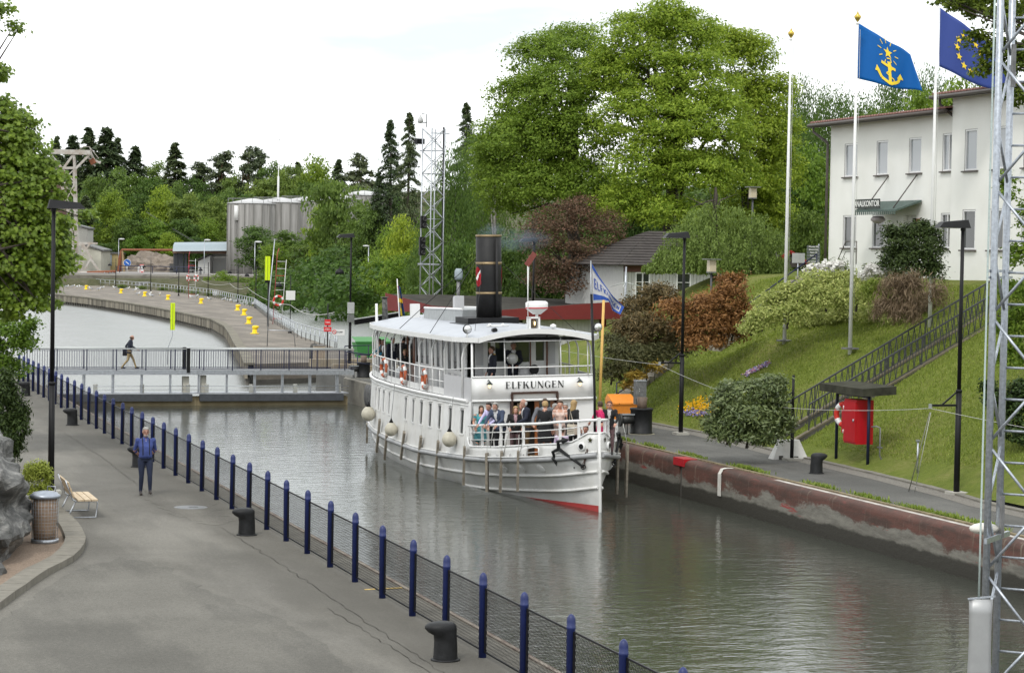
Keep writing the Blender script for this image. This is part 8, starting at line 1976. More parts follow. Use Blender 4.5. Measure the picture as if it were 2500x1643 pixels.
# stanchions and upper rail
def UB(s): return Bd(s)-tum*min(1,Bd(s))-.04
for sd_ in (-1,1):
 for s in (9.3,10.6,12.0,13.4,14.8,16.2,17.6,19.0,20.3,21.6):
  MB().tube([(sd_*UB(s),s,UD),(sd_*UB(s),s,4.45),(sd_*(UB(s)-.05),s,4.62),(sd_*(UB(s)-.22),s,4.88),(sd_*(UB(s)-.22),s,RH(s,.9)-.03)],.028,6).build('stanchion',[BWHITE],boat)
 P=[(sd_*UB(s),s) for s in [9.3,10,11,12,13,14,15,16,17,18,19,20,21,22,23,24]]
 MB().tube([(x,s,3.82) for x,s in P],.026,6).build('upper_rail',[BWHITE],boat);MB().tube([(x,s,3.42) for x,s in P],.016,6).build('upper_mid_rail',[BWHITE],boat)
 for s in np.arange(9.8,24,.72): MB().cyl((sd_*UB(s),s,UD),(sd_*UB(s),s,3.82),.016,n=6).build('rail_stanchion',[BWHITE],boat)
 # safety netting and kick board
 b=MB()
 for s in np.arange(9.35,23.8,.075): b.cyl((sd_*UB(s),s,UD+.28),(sd_*UB(s),s+.0,3.80),.0025,n=3,cap=False)
 for h in np.arange(UD+.3,3.8,.075): b.tube([(x,s,h) for x,s in P],.0025,3,cap=False)
 o=b.build('safety_net',[M('net_grey',(.35,.35,.35),.8)],boat);o['kind']='stuff'
 b=MB();b.loft([[(sd_*(UB(s)+.01),s,UD+.08),(sd_*(UB(s)+.01),s,UD+.30)] for s in [9.3,10,11,12,13,14,15,16,17,18,19,20,21,22,23,24]],closed=False);o=b.build('kick_board',[BWHITE],boat);md=o.modifiers.new('t','SOLIDIFY');md.thickness=.02
 b=MB();b.loft([[(sd_*(UB(s)+.03),s,UD),(sd_*(UB(s)+.02),s,3.68)] for s in (6.84,7.6,8.4,9.3)],closed=False);o=b.build('side_panel',[BGREY if sd_ < 0 else BWHITE],boat);md=o.modifiers.new('t','SOLIDIFY');md.thickness=.03
 MB().tube([(sd_*2.08,FS_,2.3),(sd_*2.08,FS_,5.0)],.04,8).build('corner_post',[BWHITE],boat);MB().tube([(sd_*(UB(8)),7.5,UD),(sd_*UB(8),7.5,4.3),(sd_*(UB(8)-.05),7.45,4.6),(sd_*(UB(8)-.2),7.35,4.85)],.035,8).build('corner_stanchion',[BWHITE],boat)
 MB().tube([(sd_*UB(9.3),9.3,3.82),(sd_*UB(7.5),7.5,3.95),(sd_*2.08,FS_,4.0)],.022,6).build('upper_rail',[BWHITE],boat)
MB().tube([(t*2.08,FS_-.06-.10*(1-t*t),4.0) for t in np.linspace(-1,1,13)],.022,6).build('bridge_rail',[BWHITE],boat)
for x in (-1.0,.92,1.85): MB().cyl((x,FS_-.13,3.7),(x,FS_-.05,4.95),.02,n=6).build('bridge_stanchion',[BWHITE],boat)
# wheel, telegraph, binnacle, searchlights
c=bon(*zC(635,850),0,7.6);hw=Vector((-c.y,7.6,c.z));MB().lathe([(.17,.03),(.19,0),(.19,-.06),(.12,-.14),(.03,-.16)],hw,18,Matrix.Rotation(PI/2,3,'X')).build('searchlight',[M('chrome',(.75,.75,.75),.12,1,var=.02)],boat);MB().lathe([(.165,0),(.165,.04),(.02,.07)],hw+Vector((0,0,0)),18,Matrix.Rotation(PI/2,3,'X')).build('searchlight_glass',[M('lens_glass',(.5,.5,.5),.08)],boat);MB().cyl(hw-Vector((0,0,.5)),hw-Vector((0,0,.18)),.025,n=8).build('searchlight_stem',[BWHITE],boat)
c=bon(*zC(840,900),0,8.2);MB().lathe([(.27,2.9),(.27,3.55),(.25,3.6)],(-c.y,8.2,0),16).build('binnacle',[MAHOG],boat);MB().lathe([(.26,3.6),(.27,3.72),(.22,3.86),(.1,3.93),(.02,3.95)],(-c.y,8.2,0),16).build('binnacle_hood',[BGREY],boat)
c=bon(*zC(965,920),0,7.8);MB().cyl((-c.y,7.8,2.9),(-c.y,7.8,3.7),.06,n=10).build('telegraph_stand',[BWHITE],boat);MB().lathe([(.15,-.05),(.17,0),(.15,.05)],(-c.y,7.8,3.85),16,Matrix.Rotation(PI/2,3,'X')).build('telegraph_head',[BLACK],boat)
for px_,s in ((zB(1640,415),6.95),(zC(1945,370),6.4)):
 c=bon(*px_,0,s);q_=Vector((-c.y,s,c.z));h_=MB().lathe([(.135,.0),(.15,-.03),(.15,-.07),(.1,-.14),(.02,-.16)],q_,18,Matrix.Rotation(PI/2,3,'X')).build('roof_searchlight',[BLACK],boat);MB().lathe([(.13,0.0),(.128,.02),(.03,.045)],q_,18,Matrix.Rotation(PI/2,3,'X')).build('lens',[M('mirror_lens',(.7,.7,.7),.1,.6,var=.05)],h_);MB().cyl(q_-Vector((0,-.05,.26)),q_-Vector((0,-.05,.14)),.03,n=8).build('bracket',[BWHITE],h_)
# funnel with bands, emblem, plinth, whistle pipe
FYY,FXX,FR_=12.4,.08,.45
MB().box((FXX-.05,FYY+.1,5.33),(1.85,1.7,.24)).build('funnel_plinth',[BLACK],boat);MB().box((FXX-.05,FYY+.1,5.2),(2.2,2.0,.1)).build('funnel_coaming',[M('dark_zinc',(.09,.095,.1),.5,.4)],boat)
FUN=M('funnel_black',(.016,.0155,.0155),.55,var=.3,scale=3,spec=.3)
MB().lathe([(FR_,5.25),(FR_*1.0,8.34),(FR_*.95,8.35),(FR_*.94,7.9)],(FXX,FYY,0),36).build('funnel',[FUN],boat)
BRASS=M('dull_brass',(.30,.22,.12),.45,.6,var=.15)
for z0,z1 in ((6.26,6.34),(7.30,7.39),(8.27,8.34)): MB().lathe([(FR_,z0),(FR_+.012,z0),(FR_+.012,z1),(FR_,z1)],(FXX,FYY,0),36).build('funnel_band',[BRASS],boat)
MB().tube([(FXX+.15,FYY-FR_-.06,5.4),(FXX+.15,FYY-FR_-.06,8.2)],.05,10).build('steam_pipe',[FUN],boat)
def on_fun(a,z,o_=.012): return (FXX+(FR_+o_)*math.sin(a),FYY-(FR_+o_)*math.cos(a),z)
for a0 in (-1.28,1.5):
 def patch(cols,mat,nm):
  b=MB()
  for (a1,z1l,z1h),(a2,z2l,z2h) in zip(cols[:-1],cols[1:]): b.add([on_fun(a0+a1,z1l),on_fun(a0+a2,z2l),on_fun(a0+a2,z2h),on_fun(a0+a1,z1h)],[(0,1,2,3),(3,2,1,0)])
  b.build(nm,[mat],boat)
 patch([(-.45,6.9,7.12),(-.2,6.62,7.2),(.0,6.52,7.24),(.2,6.55,7.16),(.38,6.62,7.0)],M('emblem_red',srgb(190,20,38),.5,var=.02),'funnel_emblem')
 b=MB();b.add([on_fun(a0-.3,6.82,.018),on_fun(a0-.05,6.74,.018),on_fun(a0+.32,7.02,.018),on_fun(a0+.34,7.12,.018),on_fun(a0+.05,6.98,.018)],[(0,1,2,3,4),(4,3,2,1,0)]);b.build('emblem_band',[BWHITE],boat)
# skylight housing, vents, chimney boxes on the roof
sk_=[]
for y,w2,h in ((13.6,.55,.42),(15.5,.75,.40),(17.5,.80,.36),(18.6,.7,.34)): sk_.append([(-w2-.05,y,5.2),(-w2,y,5.26+h),(w2,y,5.26+h),(w2+.05,y,5.2)])
b=MB();b.loft(sk_,closed=False);b.add(sk_[0],[(0,1,2,3)]);b.add(sk_[-1],[(3,2,1,0)]);b.build('skylight_housing',[M('zinc_grey',(.33,.345,.35),.5,.3,var=.12)],boat)
MB().tube([p for r_ in (sk_,) for p in [(q_[1][0],q_[1][1],q_[1][2]+.02) for q_ in r_]],.045,6).tube([(q_[2][0],q_[2][1],q_[2][2]+.02) for q_ in sk_],.045,6).build('skylight_edge',[BWHITE],boat)
c=bon(*z5(852,780),0,14.6);MB().span((-c.y-.16,14.5,5.3),(-c.y+.18,14.8,6.15)).build('vent_trunk',[BGREY],boat)
c=bon(*z5(470,770),0,19.3);MB().span((-c.y-.16,19.1,5.2),(-c.y+.16,19.4,5.75)).build('white_locker',[BWHITE],boat)
c=bon(*z5(215,860),0,21.2);MB().tube([(-c.y,21.2,5.1),(-c.y-.02,21.2,5.95)],[.12,.10],10).lathe([(.16,5.95),(.16,5.98)],(-c.y-.02,21.2,0),10).build('stove_pipe',[M('flaky_black',(.02,.02,.02),.7,col2=(.14,.14,.13),scale=9)],boat)
c=bon(*z5(140,830),0,22.0);MB().cyl((-c.y,22.0,2.9),(-c.y,22.0,5.7),.05,n=8).build('aft_post',[BWHITE],boat)
for x,y,x2,y2 in ((340,932,520,770),(603,970,725,765)):
 a=bon(*z5(x,y),2,5.05);p_=Vector((-a.y,a.x,5.05));e_=Vector((FXX-.3,FYY+.2,7.6));MB().tube([p_,e_],.012,5).build('funnel_stay',[BLACK],boat)
MB().tube([(FXX+.4,FYY-.1,7.4),(1.7,7.4,5.1)],.008,5).tube([(FXX-.3,FYY-.3,7.35),(-1.6,8.2,5.1)],.008,5).build('funnel_stay',[BLACK],boat)
# horns, mast lantern box, radar
c=bon(*zC(420,350),0,7.1);MB().cyl((-c.y-.4,7.1,c.z),(-c.y+.35,7.1,c.z),.03,n=8).ball((-c.y-.3,7.1,c.z+.03),.06,8,6).ball((-c.y+.15,7.1,c.z+.03),.06,8,6).build('horn_bar',[BWHITE],boat);c2=bon(*zC(365,415),0,6.9);MB().lathe([(.07,0),(.085,-.02),(.06,-.3)],(-c2.y,6.85,c2.z),12,Matrix.Rotation(PI/2,3,'X')).build('horn',[BLACK],boat)
c=bon(*zC(960,310),0,6.9);RX_,RZ_=-c.y,c.z
lb=MB().span((RX_-.19,6.8,RZ_-.17),(RX_-.13,7.1,RZ_+.2)).span((RX_+.13,6.8,RZ_-.17),(RX_+.19,7.1,RZ_+.2)).span((RX_-.19,6.8,RZ_+.16),(RX_+.19,7.1,RZ_+.21)).span((RX_-.22,6.78,RZ_-.22),(RX_+.22,7.12,RZ_-.16)).build('lantern_box',[BWHITE],boat)
MB().lathe([(.10,RZ_-.15),(.11,RZ_-.05),(.11,RZ_+.05),(.07,RZ_+.12)],(RX_,6.92,0),12).build('mast_lantern',[M('brass_lantern',(.12,.09,.05),.4,.4)],lb);MB().ball((RX_,6.80,RZ_),(.03,.03,.07),8,6).build('lantern_flame',[BULB],lb)
c=bon(*zC(1005,60),0,7.0);MB().cyl((-c.y,7.0,RZ_+.1),(-c.y,7.0,c.z-.2),.05,n=10).build('radar_post',[BWHITE],boat);MB().lathe([(.13,c.z-.24),(.36,c.z-.06),(.37,c.z-.02),(.37,c.z+.14),(.3,c.z+.19),(.05,c.z+.2)],(-c.y,7.0,0),24).build('radar_dome',[BWHITE],boat);MB().lathe([(.371,c.z-.05),(.374,c.z-.03),(.371,c.z-.01)],(-c.y,7.0,0),24).build('radar_stripe',[M('emblem_red',srgb(190,20,38),.5)],boat)
c=bon(*zC(870,150),0,6.8);MB().cyl((-c.y,6.8,5.1),(-c.y,6.8,7.3),.014,n=6).build('whip_aerial',[BWHITE],boat);c=bon(*zC(1255,355),0,6.8);MB().lathe([(.02,5.22),(.11,5.3),(.1,5.36),(.02,5.4)],(-c.y,6.8,0),12).build('gps_dome',[BWHITE],boat)
# jack staff, aft flagstaff
a=bon(*zC(1890,1400),0,.45);top=bon(1375*VV,606*VV,0,.5)
MB().tube([(-a.y+.0,.45,1.9),(-a.y,.45,3.5),(-top.y-.02,.48,top.z-1.0)],.04,10).build('jack_staff',[BLACK],boat);MB().tube([(-top.y-.03,.47,top.z-1.9),(-top.y-.03,.48,top.z)],.018,8).build('flag_stick',[STEEL],boat)
JS=(-top.y-.03,.48,top.z)
c=bon(*z5(318,500),0,23.6);MB().tube([(-c.y+.12,23.4,3.6),(-c.y,23.6,c.z)],[.03,.02],8).build('ensign_staff',[BWHITE],boat)
# small ladders/ropes on the bow rail
for x0,y0,x1,y1 in ((395,870,350,1180),(640,860,545,1290),(860,880,800,1230)):
 a=bon(*z7(x0,y0),1,Bd(5.3)+.03);c=bon(*z7(x1,y1),1,Bd(5.3)+.1);MB().tube([(-a.y,a.x,a.z),(-c.y,c.x,c.z)],.012,5).build('fender_line',[CABLE],boat)
# ================================================================== THINGS HUNG ON THE BOAT
FEND=M('fender_cream',(.50,.47,.38),.6,var=.12,scale=4)
def fender_ball(px_,R,s_hint,label):
 for s in np.arange(6.8,24,.02):
  c=bon(*px_,0,s)
  if c.y < Bd(s)+R*.85: break
 w_=bw(c.x,c.y,c.z);o=thing('ball_fender',label,'fender',w_,0,'cream ball fenders on the port side')
 MB().lathe([(.02,-R),(R*.5,-R*.87),(R*.87,-R*.5),(R,0),(R*.9,R*.45),(R*.62,R*.83),(R*.36,R*1.05)],n=20).build('ball',[FEND],o);MB().lathe([(R*.38,R*1.02),(R*.13,R*1.5),(.015,R*1.75)],n=14).build('cap',[BLACK],o)
 MB().tube([(0,0,R*1.7),(.12,.05,UD-c.z+.1)],.01,5).build('line',[STEEL_D],o)
fender_ball(z6(68,248),.27,22,'leftmost cream ball fender at the stern quarter');fender_ball(z6(262,380),.24,17,'middle cream ball fender amidships');fender_ball(z6(760,465),.25,9,'right cream ball fender near the foredeck')
def fender_board(t_,b_,label,sd_=-1,w=.10):
 def pos(px_):
  best=None
  for s in np.arange(.5,25.5,.02):
   c=bon(*px_,0,s);hb_=halfb(s,c.z) if c.z < hs(s) else Bd(s)
   e=abs(c.y-(hb_+.09))
   if best is None or e < best[0]: best=(e,Vector(c))
  return best[1]
 A=pos(t_);B2=bon(*b_,1,A.y-.03);wa,wb=bw(*A),bw(*B2);o=thing('fender_board',label,'fender',wb,0,'wooden fender boards along the hull')
 MB().bar(Vector((0,0,0)),wa-wb,.08,.15).build('board',[WOODG],o);MB().tube([wa-wb-Vector((0,0,.05)),wa-wb+Vector((.03,.03,.5))],.009,5).build('line',[CABLE],o)
labs=['wooden fender board right at the stern','second wooden fender board from the stern','third fender board from the stern, below the middle ball','fourth wooden fender board from the stern','fifth wooden fender board from the stern','sixth fender board, between the two right balls','seventh fender board, below the end of the side wall','first thin fender board under the foredeck rail','second thin fender board under the foredeck rail','third thin fender board under the foredeck rail']
for (t_,b_),l_ in zip([((58,330),(55,490)),((165,295),(137,570)),((225,420),(205,630)),((375,400),(345,628)),((518,437),(480,780)),((665,478),(640,795)),((890,525),(880,850)),((1080,580),(1083,908)),((1207,568),(1193,912)),((1348,562),(1343,903))],labs): fender_board(z6(*t_),z6(*b_),l_)
# starboard boards at the bow
for k_,dx in enumerate((0,.22)):
 p_=bw(2.6+dx*4,-(Bd(2.8)+.2),0);o=thing('fender_board',['wooden fender board hanging at the starboard bow','second wooden fender board at the starboard bow'][k_],'fender',p_,0,'wooden fender boards along the hull');MB().bar((0,0,.1),(.02,0,1.75),.12,.07).build('board',[WOODG],o);MB().tube([(0.02,0,1.7),(-.1,.1,2.4)],.01,5).build('line',[CABLE],o)
# anchors
def anchor(label,pts,sd_):
 """pts in boat frame"""
 O=bw(*pts[0]);W_=[bw(*p_)-O for p_ in pts];crown,tip,ring_,f1,f2=W_;o=thing('anchor',label,'anchor',O,0,'black bower anchors')
 MB().tube([W_[0],(W_[0]+ring_)/2,ring_],[.055,.045,.04],8).build('shank',[CAST],o);m1=(crown+f1)/2+(crown-ring_)*.18;m2=(crown+f2)/2+(crown-ring_)*.18
 MB().tube([f1,m1,crown,m2,f2],[.03,.055,.07,.055,.03],8).build('arms',[CAST],o)
 for f_,m_ in ((f1,m1),(f2,m2)): d=(f_-m_).normalized();n_=d.cross(Vector((0,-1,.2))).normalized();MB().add([f_+d*.16,f_-d*.12+n_*.11,f_-d*.2,f_-d*.12-n_*.11,f_-d*.05+Vector((0,-.05,0))],[(0,1,4),(1,2,4),(2,3,4),(3,0,4),(0,3,2,1)]).build('fluke',[CAST],o)
 MB().tube([ring_+Vector((.07*math.cos(a),0,.07*math.sin(a))) for a in np.linspace(0,2*PI,10,endpoint=False)],.018,6,closed=True).build('ring',[CAST],o)
 return o,O
def sp(px_,add=.12):
 best=None
 for s in np.arange(0,6,.01):
  c=bon(*px_,0,s);e=abs(c.y-((halfb(s,c.z) if c.z < hs(s) else Bd(s))+add))
  if best is None or e < best[0]: best=(e,c)
 return tuple(best[1])
an,O_=anchor('black anchor slung on the port bow',[sp(zD(420,495)),sp(zD(380,460)),sp(zD(808,780)),sp(zD(525,355)),sp(zD(365,690))],-1)
ch_=[sp(zD(808,770),.08),sp(zD(830,660),.06),sp(zD(870,520),.05)]
cp=[bw(*c) for c in ch_];o=thing('anchor_chain','rusty chain from the hawse hole to the port anchor','chain',cp[0])
for k_ in range(7):
 t=k_/6;q_=(cp[0]*(1-t)**2+cp[1]*2*t*(1-t)+cp[2]*t*t)-cp[0];ax=Vector((1,0,0)) if k_ % 2 else Vector((0,-1,0));MB().tube([q_+ax*(.03*math.cos(a))+Vector((0,0,.055*math.sin(a))) for a in np.linspace(0,2*PI,8,endpoint=False)],.014,5,closed=True).build('link',[M('rusty_chain',(.06,.03,.022),.7,var=.3)],o)
def stb(s,h,add=.12): return (s,-((halfb(s,h) if h < hs(s) else Bd(s))+add),h)
anchor('black anchor slung on the starboard bow',[stb(1.5,2.05),stb(1.6,2.1),stb(1.0,1.35),stb(1.0,2.2),stb(2.3,1.7)],1)
# life rings on the upper rail
RING_O=M('ring_orange',srgb(172,84,46),.6,var=.12)
for (x,y),l_ in zip([(310,1025),(620,1140),(950,1205)],['leftmost orange life ring on the upper rail','middle orange life ring on the upper rail','right orange life ring on the upper rail']):
 best=None
 for s in np.arange(9,23,.02):
  c=bon(*zB(x,y),0,s);e=abs(c.y-(UB(s)+.09))
  if best is None or e < best[0]: best=(e,c)
 c=best[1];w_=bw(c.x,c.y,c.z);life_ring(w_,.30,l_,(0,0,PI/2+float(I(c.x,[9,14,18,22],[-.15,-.03,.1,.3]))),RING_O,WHITEP,'orange life rings on the boat',.065)
# pennant at the bow and ensign aft
JW=bw(JS[1],-JS[0],JS[2])
FLW=leafmat('flag_white',(.62,.62,.63),(.66,.66,.67),.3,0);FLB=M('flag_border_blue',srgb(36,72,150),.8,var=.03)
Dj=(JW-CAMP).dot(CFW)
PN=[(1376,612),(1379,697),(1428,690),(1450,712)];O3=JW.copy()
TE=[(0,1376,613),(.3,1396,648),(.6,1422,686),(1,1451,714)];BE=[(0,1379,698),(.3,1404,697),(.45,1416,700),(.7,1424,722),(1,1441,731)]
def at3(u,w):
 tx,ty=I(u,[q_[0] for q_ in TE],[q_[1] for q_ in TE]),I(u,[q_[0] for q_ in TE],[q_[2] for q_ in TE]);ex,ey=I(u,[q_[0] for q_ in BE],[q_[1] for q_ in BE]),I(u,[q_[0] for q_ in BE],[q_[2] for q_ in BE])
 p_=atD(tx*(1-w)+ex*w,ty*(1-w)+ey*w,Dj)-O3;return p_+Vector((CFW.x,CFW.y,0)).normalized()*(.14*math.sin(u*8.5+w*1.4)*min(1,3*u))
A3=AT(at3,O3)
brd=[[(u0,w0),(u1,w0),(u1,w1),(u0,w1)] for w0,w1 in ((0,.13),(.82,1.0)) for u0,u1 in zip(np.linspace(0,1,15)[:-1],np.linspace(0,1,15)[1:])]+[[(.93,w0),(1,w0),(1,w1),(.93,w1)] for w0,w1 in zip(np.linspace(0,1,5)[:-1],np.linspace(0,1,5)[1:])]
def let(strokes,ou,ow,su,sw): return [q_ for st2 in strokes for q_ in thick([(ou+x*su,ow+y*sw) for x,y in st2],.022,.6)]
LT={'E': [[(1,0),(0,0),(0,1),(1,1)],[(0,.5),(.8,.5)]],'L': [[(0,0),(0,1),(1,1)]],'F': [[(1,0),(0,0),(0,1)],[(0,.5),(.8,.5)]],'K': [[(0,0),(0,1)],[(1,0),(0,.5),(1,1)]],'U': [[(0,0),(0,.8),(.5,1),(1,.8),(1,0)]],'N': [[(0,1),(0,0),(1,1),(1,0)]],'G': [[(1,.1),(.4,0),(0,.5),(.4,1),(1,.9),(1,.55),(.6,.55)]]}
ltr=[]
for k_,ch in enumerate('ELFKUNGEN'): ltr += let(LT[ch],.06+k_*.095,.36,.06,.28)
flag('name_pennant','white blue-bordered pennant with lettering at the bow staff',A3,FLW,[('blue_border',FLB,brd),('pennant_lettering',FLB,ltr)],40,14)
EW=bw(23.6,c.y*0+0,4);c=bon(*z5(318,500),0,23.6);O4=bw(23.6,c.y,c.z);De=(O4-CAMP).dot(CFW)
def at4(u,w):
 a0=z5(322,560);x=322+u*22*(1-w)+w*(10+u*55);y=555+w*265+u*18*(1-w);q_=z5(x,y);return atD(q_[0]/VV,q_[1]/VV,De)-O4+Vector((CFW.x,CFW.y,0)).normalized()*(.1*math.sin(u*9+w*2))
FLN=leafmat('ensign_blue',srgb(22,52,110),srgb(24,56,116),.2,0)
yl=[[(.35,w0),(.6,w0),(.6,w1),(.35,w1)] for w0,w1 in zip(np.linspace(.05,1,9)[:-1],np.linspace(.05,1,9)[1:])]+[[(u0,.42),(u0+.25,.42),(u0+.25,.56),(u0,.56)] for u0 in (0,.25,.5,.75)]
flag('stern_ensign','furled blue ensign with yellow cross at the stern staff',AT(at4,O4),FLN,[('yellow_cross',FLAGY,yl),('red_corner',SIGN_R,[[(0,.02),(.8,.02),(.8,.16),(0,.16)]])],10,16)
# funnel smoke
sm=bpy.data.materials.new('smoke');sm.use_nodes=True;n_=sm.node_tree.nodes;n_.clear();oo=n_.new('ShaderNodeOutputMaterial');pv=n_.new('ShaderNodeVolumePrincipled');pv.inputs['Color'].default_value=(.45,.58,.75,1);pv.inputs['Anisotropy'].default_value=.3
tcx=n_.new('ShaderNodeTexCoord');nz1=n_.new('ShaderNodeTexNoise');nz1.inputs['Scale'].default_value=1.4;nz1.inputs['Detail'].default_value=4;mr=n_.new('ShaderNodeMapRange');mr.inputs['From Min'].default_value=.42;mr.inputs['From Max'].default_value=.75;mr.inputs['To Max'].default_value=1.0
gr=n_.new('ShaderNodeTexGradient');gr.gradient_type='SPHERICAL';mp2=n_.new('ShaderNodeMapping');mu_=n_.new('ShaderNodeMath');mu_.operation='MULTIPLY';mu3=n_.new('ShaderNodeMath');mu3.operation='MULTIPLY';mu3.inputs[1].default_value=1.6
L_=sm.node_tree.links
L_.new(tcx.outputs['Object'],nz1.inputs['Vector']);L_.new(nz1.outputs[0],mr.inputs['Value']);L_.new(tcx.outputs['Object'],mp2.inputs[0]);L_.new(mp2.outputs[0],gr.inputs[0]);L_.new(gr.outputs['Fac'],mu_.inputs[0]);L_.new(mr.outputs[0],mu_.inputs[1]);L_.new(mu_.outputs[0],mu3.inputs[0]);L_.new(mu3.outputs[0],pv.inputs['Density']);L_.new(pv.outputs[0],oo.inputs['Volume'])
fw2=bw(FYY,-FXX,8.35)
for k_,(dx,dz,rx,rz) in enumerate([(.05,.08,.62,.34),(.9,-.05,1.0,.4),(2.1,-.5,1.3,.65)]):
 pass
b=MB();b.ball((0,0,0),1.0,20,12);o=b.build('funnel_smoke',[sm]);o.location=fw2+Vector((.12,-.0,.12));o.scale=(.62,.5,.36);tag(o,'thin bluish smoke drifting from the funnel',kind='stuff')
o2=o.copy();COL.objects.link(o2);o2.location=fw2+Vector((1.3,.4,-.15));o2.scale=(1.3,.6,.5)
# ================================================================== PEOPLE
def skin_mat(nm,c): return M(nm,c,.55,var=.06,scale=30)
SKIN=skin_mat('skin_fair',srgb(196,148,126));SKIN2=skin_mat('skin_ruddy',srgb(170,128,110))
EYE=M('eye_dark',(.02,.018,.015),.3);LIP=M('lip',srgb(176,96,88),.6);
def cloth(nm,c,var=.12): return M('cloth_'+nm,c,.9,var=var,scale=22,bump=.3,bscale=40)
def V3(*a): return Vector(a)
def pose_default():
 return dict(pel=V3(0,0,.93),chest=V3(0,0,1.25),neck=V3(0,-.01,1.47),head=V3(0,.025,1.60),
  shL=V3(-.185,0,1.40),elL=V3(-.235,-.03,1.12),wrL=V3(-.235,.07,.88),shR=V3(.185,0,1.40),elR=V3(.235,-.03,1.12),wrR=V3(.235,.07,.88),
  hipL=V3(-.09,0,.90),knL=V3(-.10,.03,.49),anL=V3(-.10,-.02,.085),hipR=V3(.09,0,.90),knR=V3(.10,.03,.49),anR=V3(.10,-.02,.085))
def person(label,loc,heading,height=1.72,top=None,legs=None,shoes=None,hair=None,hair_len=0.,skin=None,pose=None,fem=False,belly=0.,skirt=None,jacket=False,sleeves='long',shirt=None,beard=None,glasses=False,extra=None,lean=0.,head_turn=0.,vox=.021,braces=None,bald=False,name='person',long_coat=0.,group=None,bulk=1.0):
 """one continuous body; faces +y before it is turned by heading. Clothing colours follow the limbs."""
 J=pose_default();pose=pose or {}
 for k,v in pose.items(): J[k]=Vector(v)
 skin=skin or SKIN;legs=legs or cloth('navy',(.02,.025,.05));shoes=shoes or M('shoe_black',(.015,.014,.013),.5);top=top or cloth('grey',(.2,.2,.2))
 mats=[skin,top,legs,shoes,shirt or cloth('shirt_white',(.65,.65,.66)),skirt or legs,hair or M('hair_brown',(.05,.03,.015),.6),EYE,LIP,braces or top]
 SK,TOP,LEG,SHOE,SHIRT,SKIRT,HAIR=range(7)
 P=[]  # (mb with tag)
 def ell(c,rx,ry,u,w): return [c+u*(rx*math.cos(a))+w*(ry*math.sin(a)) for a in np.linspace(0,2*PI,14,endpoint=False)]
 parts=[]
 def limb(pts,rad,tg):
  rad=[r*bulk for r in rad];b=MB();b.tube(pts,rad,12);parts.append((b,tg))
  for p,r in ((pts[0],rad[0]),(pts[-1],rad[-1])):
   q=MB();q.ball(p,r*.98,10,7);parts.append((q,tg))
 X_,Y_=V3(1,0,0),V3(0,1,0)
 sw=.90 if fem else 1.0
 for k in ('shL','shR'):
  if k not in pose: J[k].x *= sw
 # torso rings
 pel,ch,nk=J['pel'],J['chest'],J['neck'];up=(nk-pel).normalized();fy=Y_-up*Y_.dot(up);fy.normalize();fx=fy.cross(up);fx=-fx if fx.x < 0 else fx
 def tor(t): return pel+(nk-pel)*t
 hipw,waw,chw=(.175,.128,.158) if fem else (.165,.150,.180)
 rings=[(-.14,hipw*.80,.105),(-.03,hipw,.120),(.12,hipw*.97,.118+belly*.5),(.36,waw,.098+belly),(.58,chw*.97,.112+belly*.5),(.76,chw*1.02,.112),(.90,chw*.86,.088),(.98,.085,.062),(1.03,.058,.056)]
 if jacket: rings=[(t,rx*1.06+.006,ry*1.08+.006) for t,rx,ry in rings]
 tb=MB();tb.loft([ell(tor(t)+fy*(belly*.45 if .1 < t < .6 else 0),rx*(bulk if t < .95 else 1),ry*(bulk if t < .95 else 1),fx,fy) for t,rx,ry in rings]);
 split=pel.z+.02
 parts.append((tb,TOP))
 if fem:
  for sx in (-1,1): q=MB();q.ball(tor(.66)+fx*(sx*.068)+fy*.085,(.062,.052,.06),10,7);parts.append((q,TOP))
 q=MB();q.tube([nk-up*.05,J['head']-up*.02],[.058,.052],12);parts.append((q,SK))
 # limbs
 ar=.9 if fem else 1.0;js=1.18 if jacket else 1.0
 for s in 'LR':
  sh,el,wr=J['sh'+s],J['el'+s],J['wr'+s]
  t1=TOP if sleeves in ('long','short') else SK;t2=TOP if sleeves == 'long' else SK
  q=MB();q.ball(sh,.072*ar*js,10,8);parts.append((q,TOP))
  mid=(sh+el)/2
  limb([sh,mid,el],[.060*ar*js,.052*ar*js,.043*ar*js],t1 if sleeves != 'short' else TOP)
  limb([el,el+(wr-el)*.35,wr],[.042*ar*(js if t2 == TOP else 1),.041*ar*(js if t2 == TOP else 1),.028*ar*(js if t2 == TOP else 1)],t2)
  hp,kn,an=J['hip'+s],J['kn'+s],J['an'+s]
  lt=LEG
  limb([hp,hp+(kn-hp)*.35,kn],[.092,.085,.060],lt);limb([kn,kn+(an-kn)*.3,an],[.058,.058,.040],lt if not (skirt and True) else SK)
  d=(V3(0,1,0) if abs((an-kn).normalized().y) < .8 else V3(0,.5,-1)).normalized();toe=an+d*.17-V3(0,0,.045);heel=an-d*.05-V3(0,0,.045)
  q=MB();q.tube([heel,an+V3(0,0,-.03)+d*.04,toe-d*.03,toe+d*.035],[.038,.048,.040,.022],10);parts.append((q,SHOE))
 if skirt:
  zt=pel.z+.10;zb=skirt_len.get(id(skirt),.52);cx=pel.x;cy=pel.y
  q=MB();q.loft([ell(V3(cx,cy,z),rx,ry,X_,Y_) for z,rx,ry in [(zt,.145,.11),(pel.z-.02,.185,.135),((pel.z+zb)/2,.205,.155),(zb,.225,.175)]]);parts.append((q,SKIRT))
 if long_coat:
  q=MB();q.loft([ell(V3(pel.x,pel.y,z),rx,ry,X_,Y_) for z,rx,ry in [(pel.z+.12,.18,.135),(pel.z-.05,.20,.15),(pel.z-long_coat,.205,.155)]]);parts.append((q,TOP))
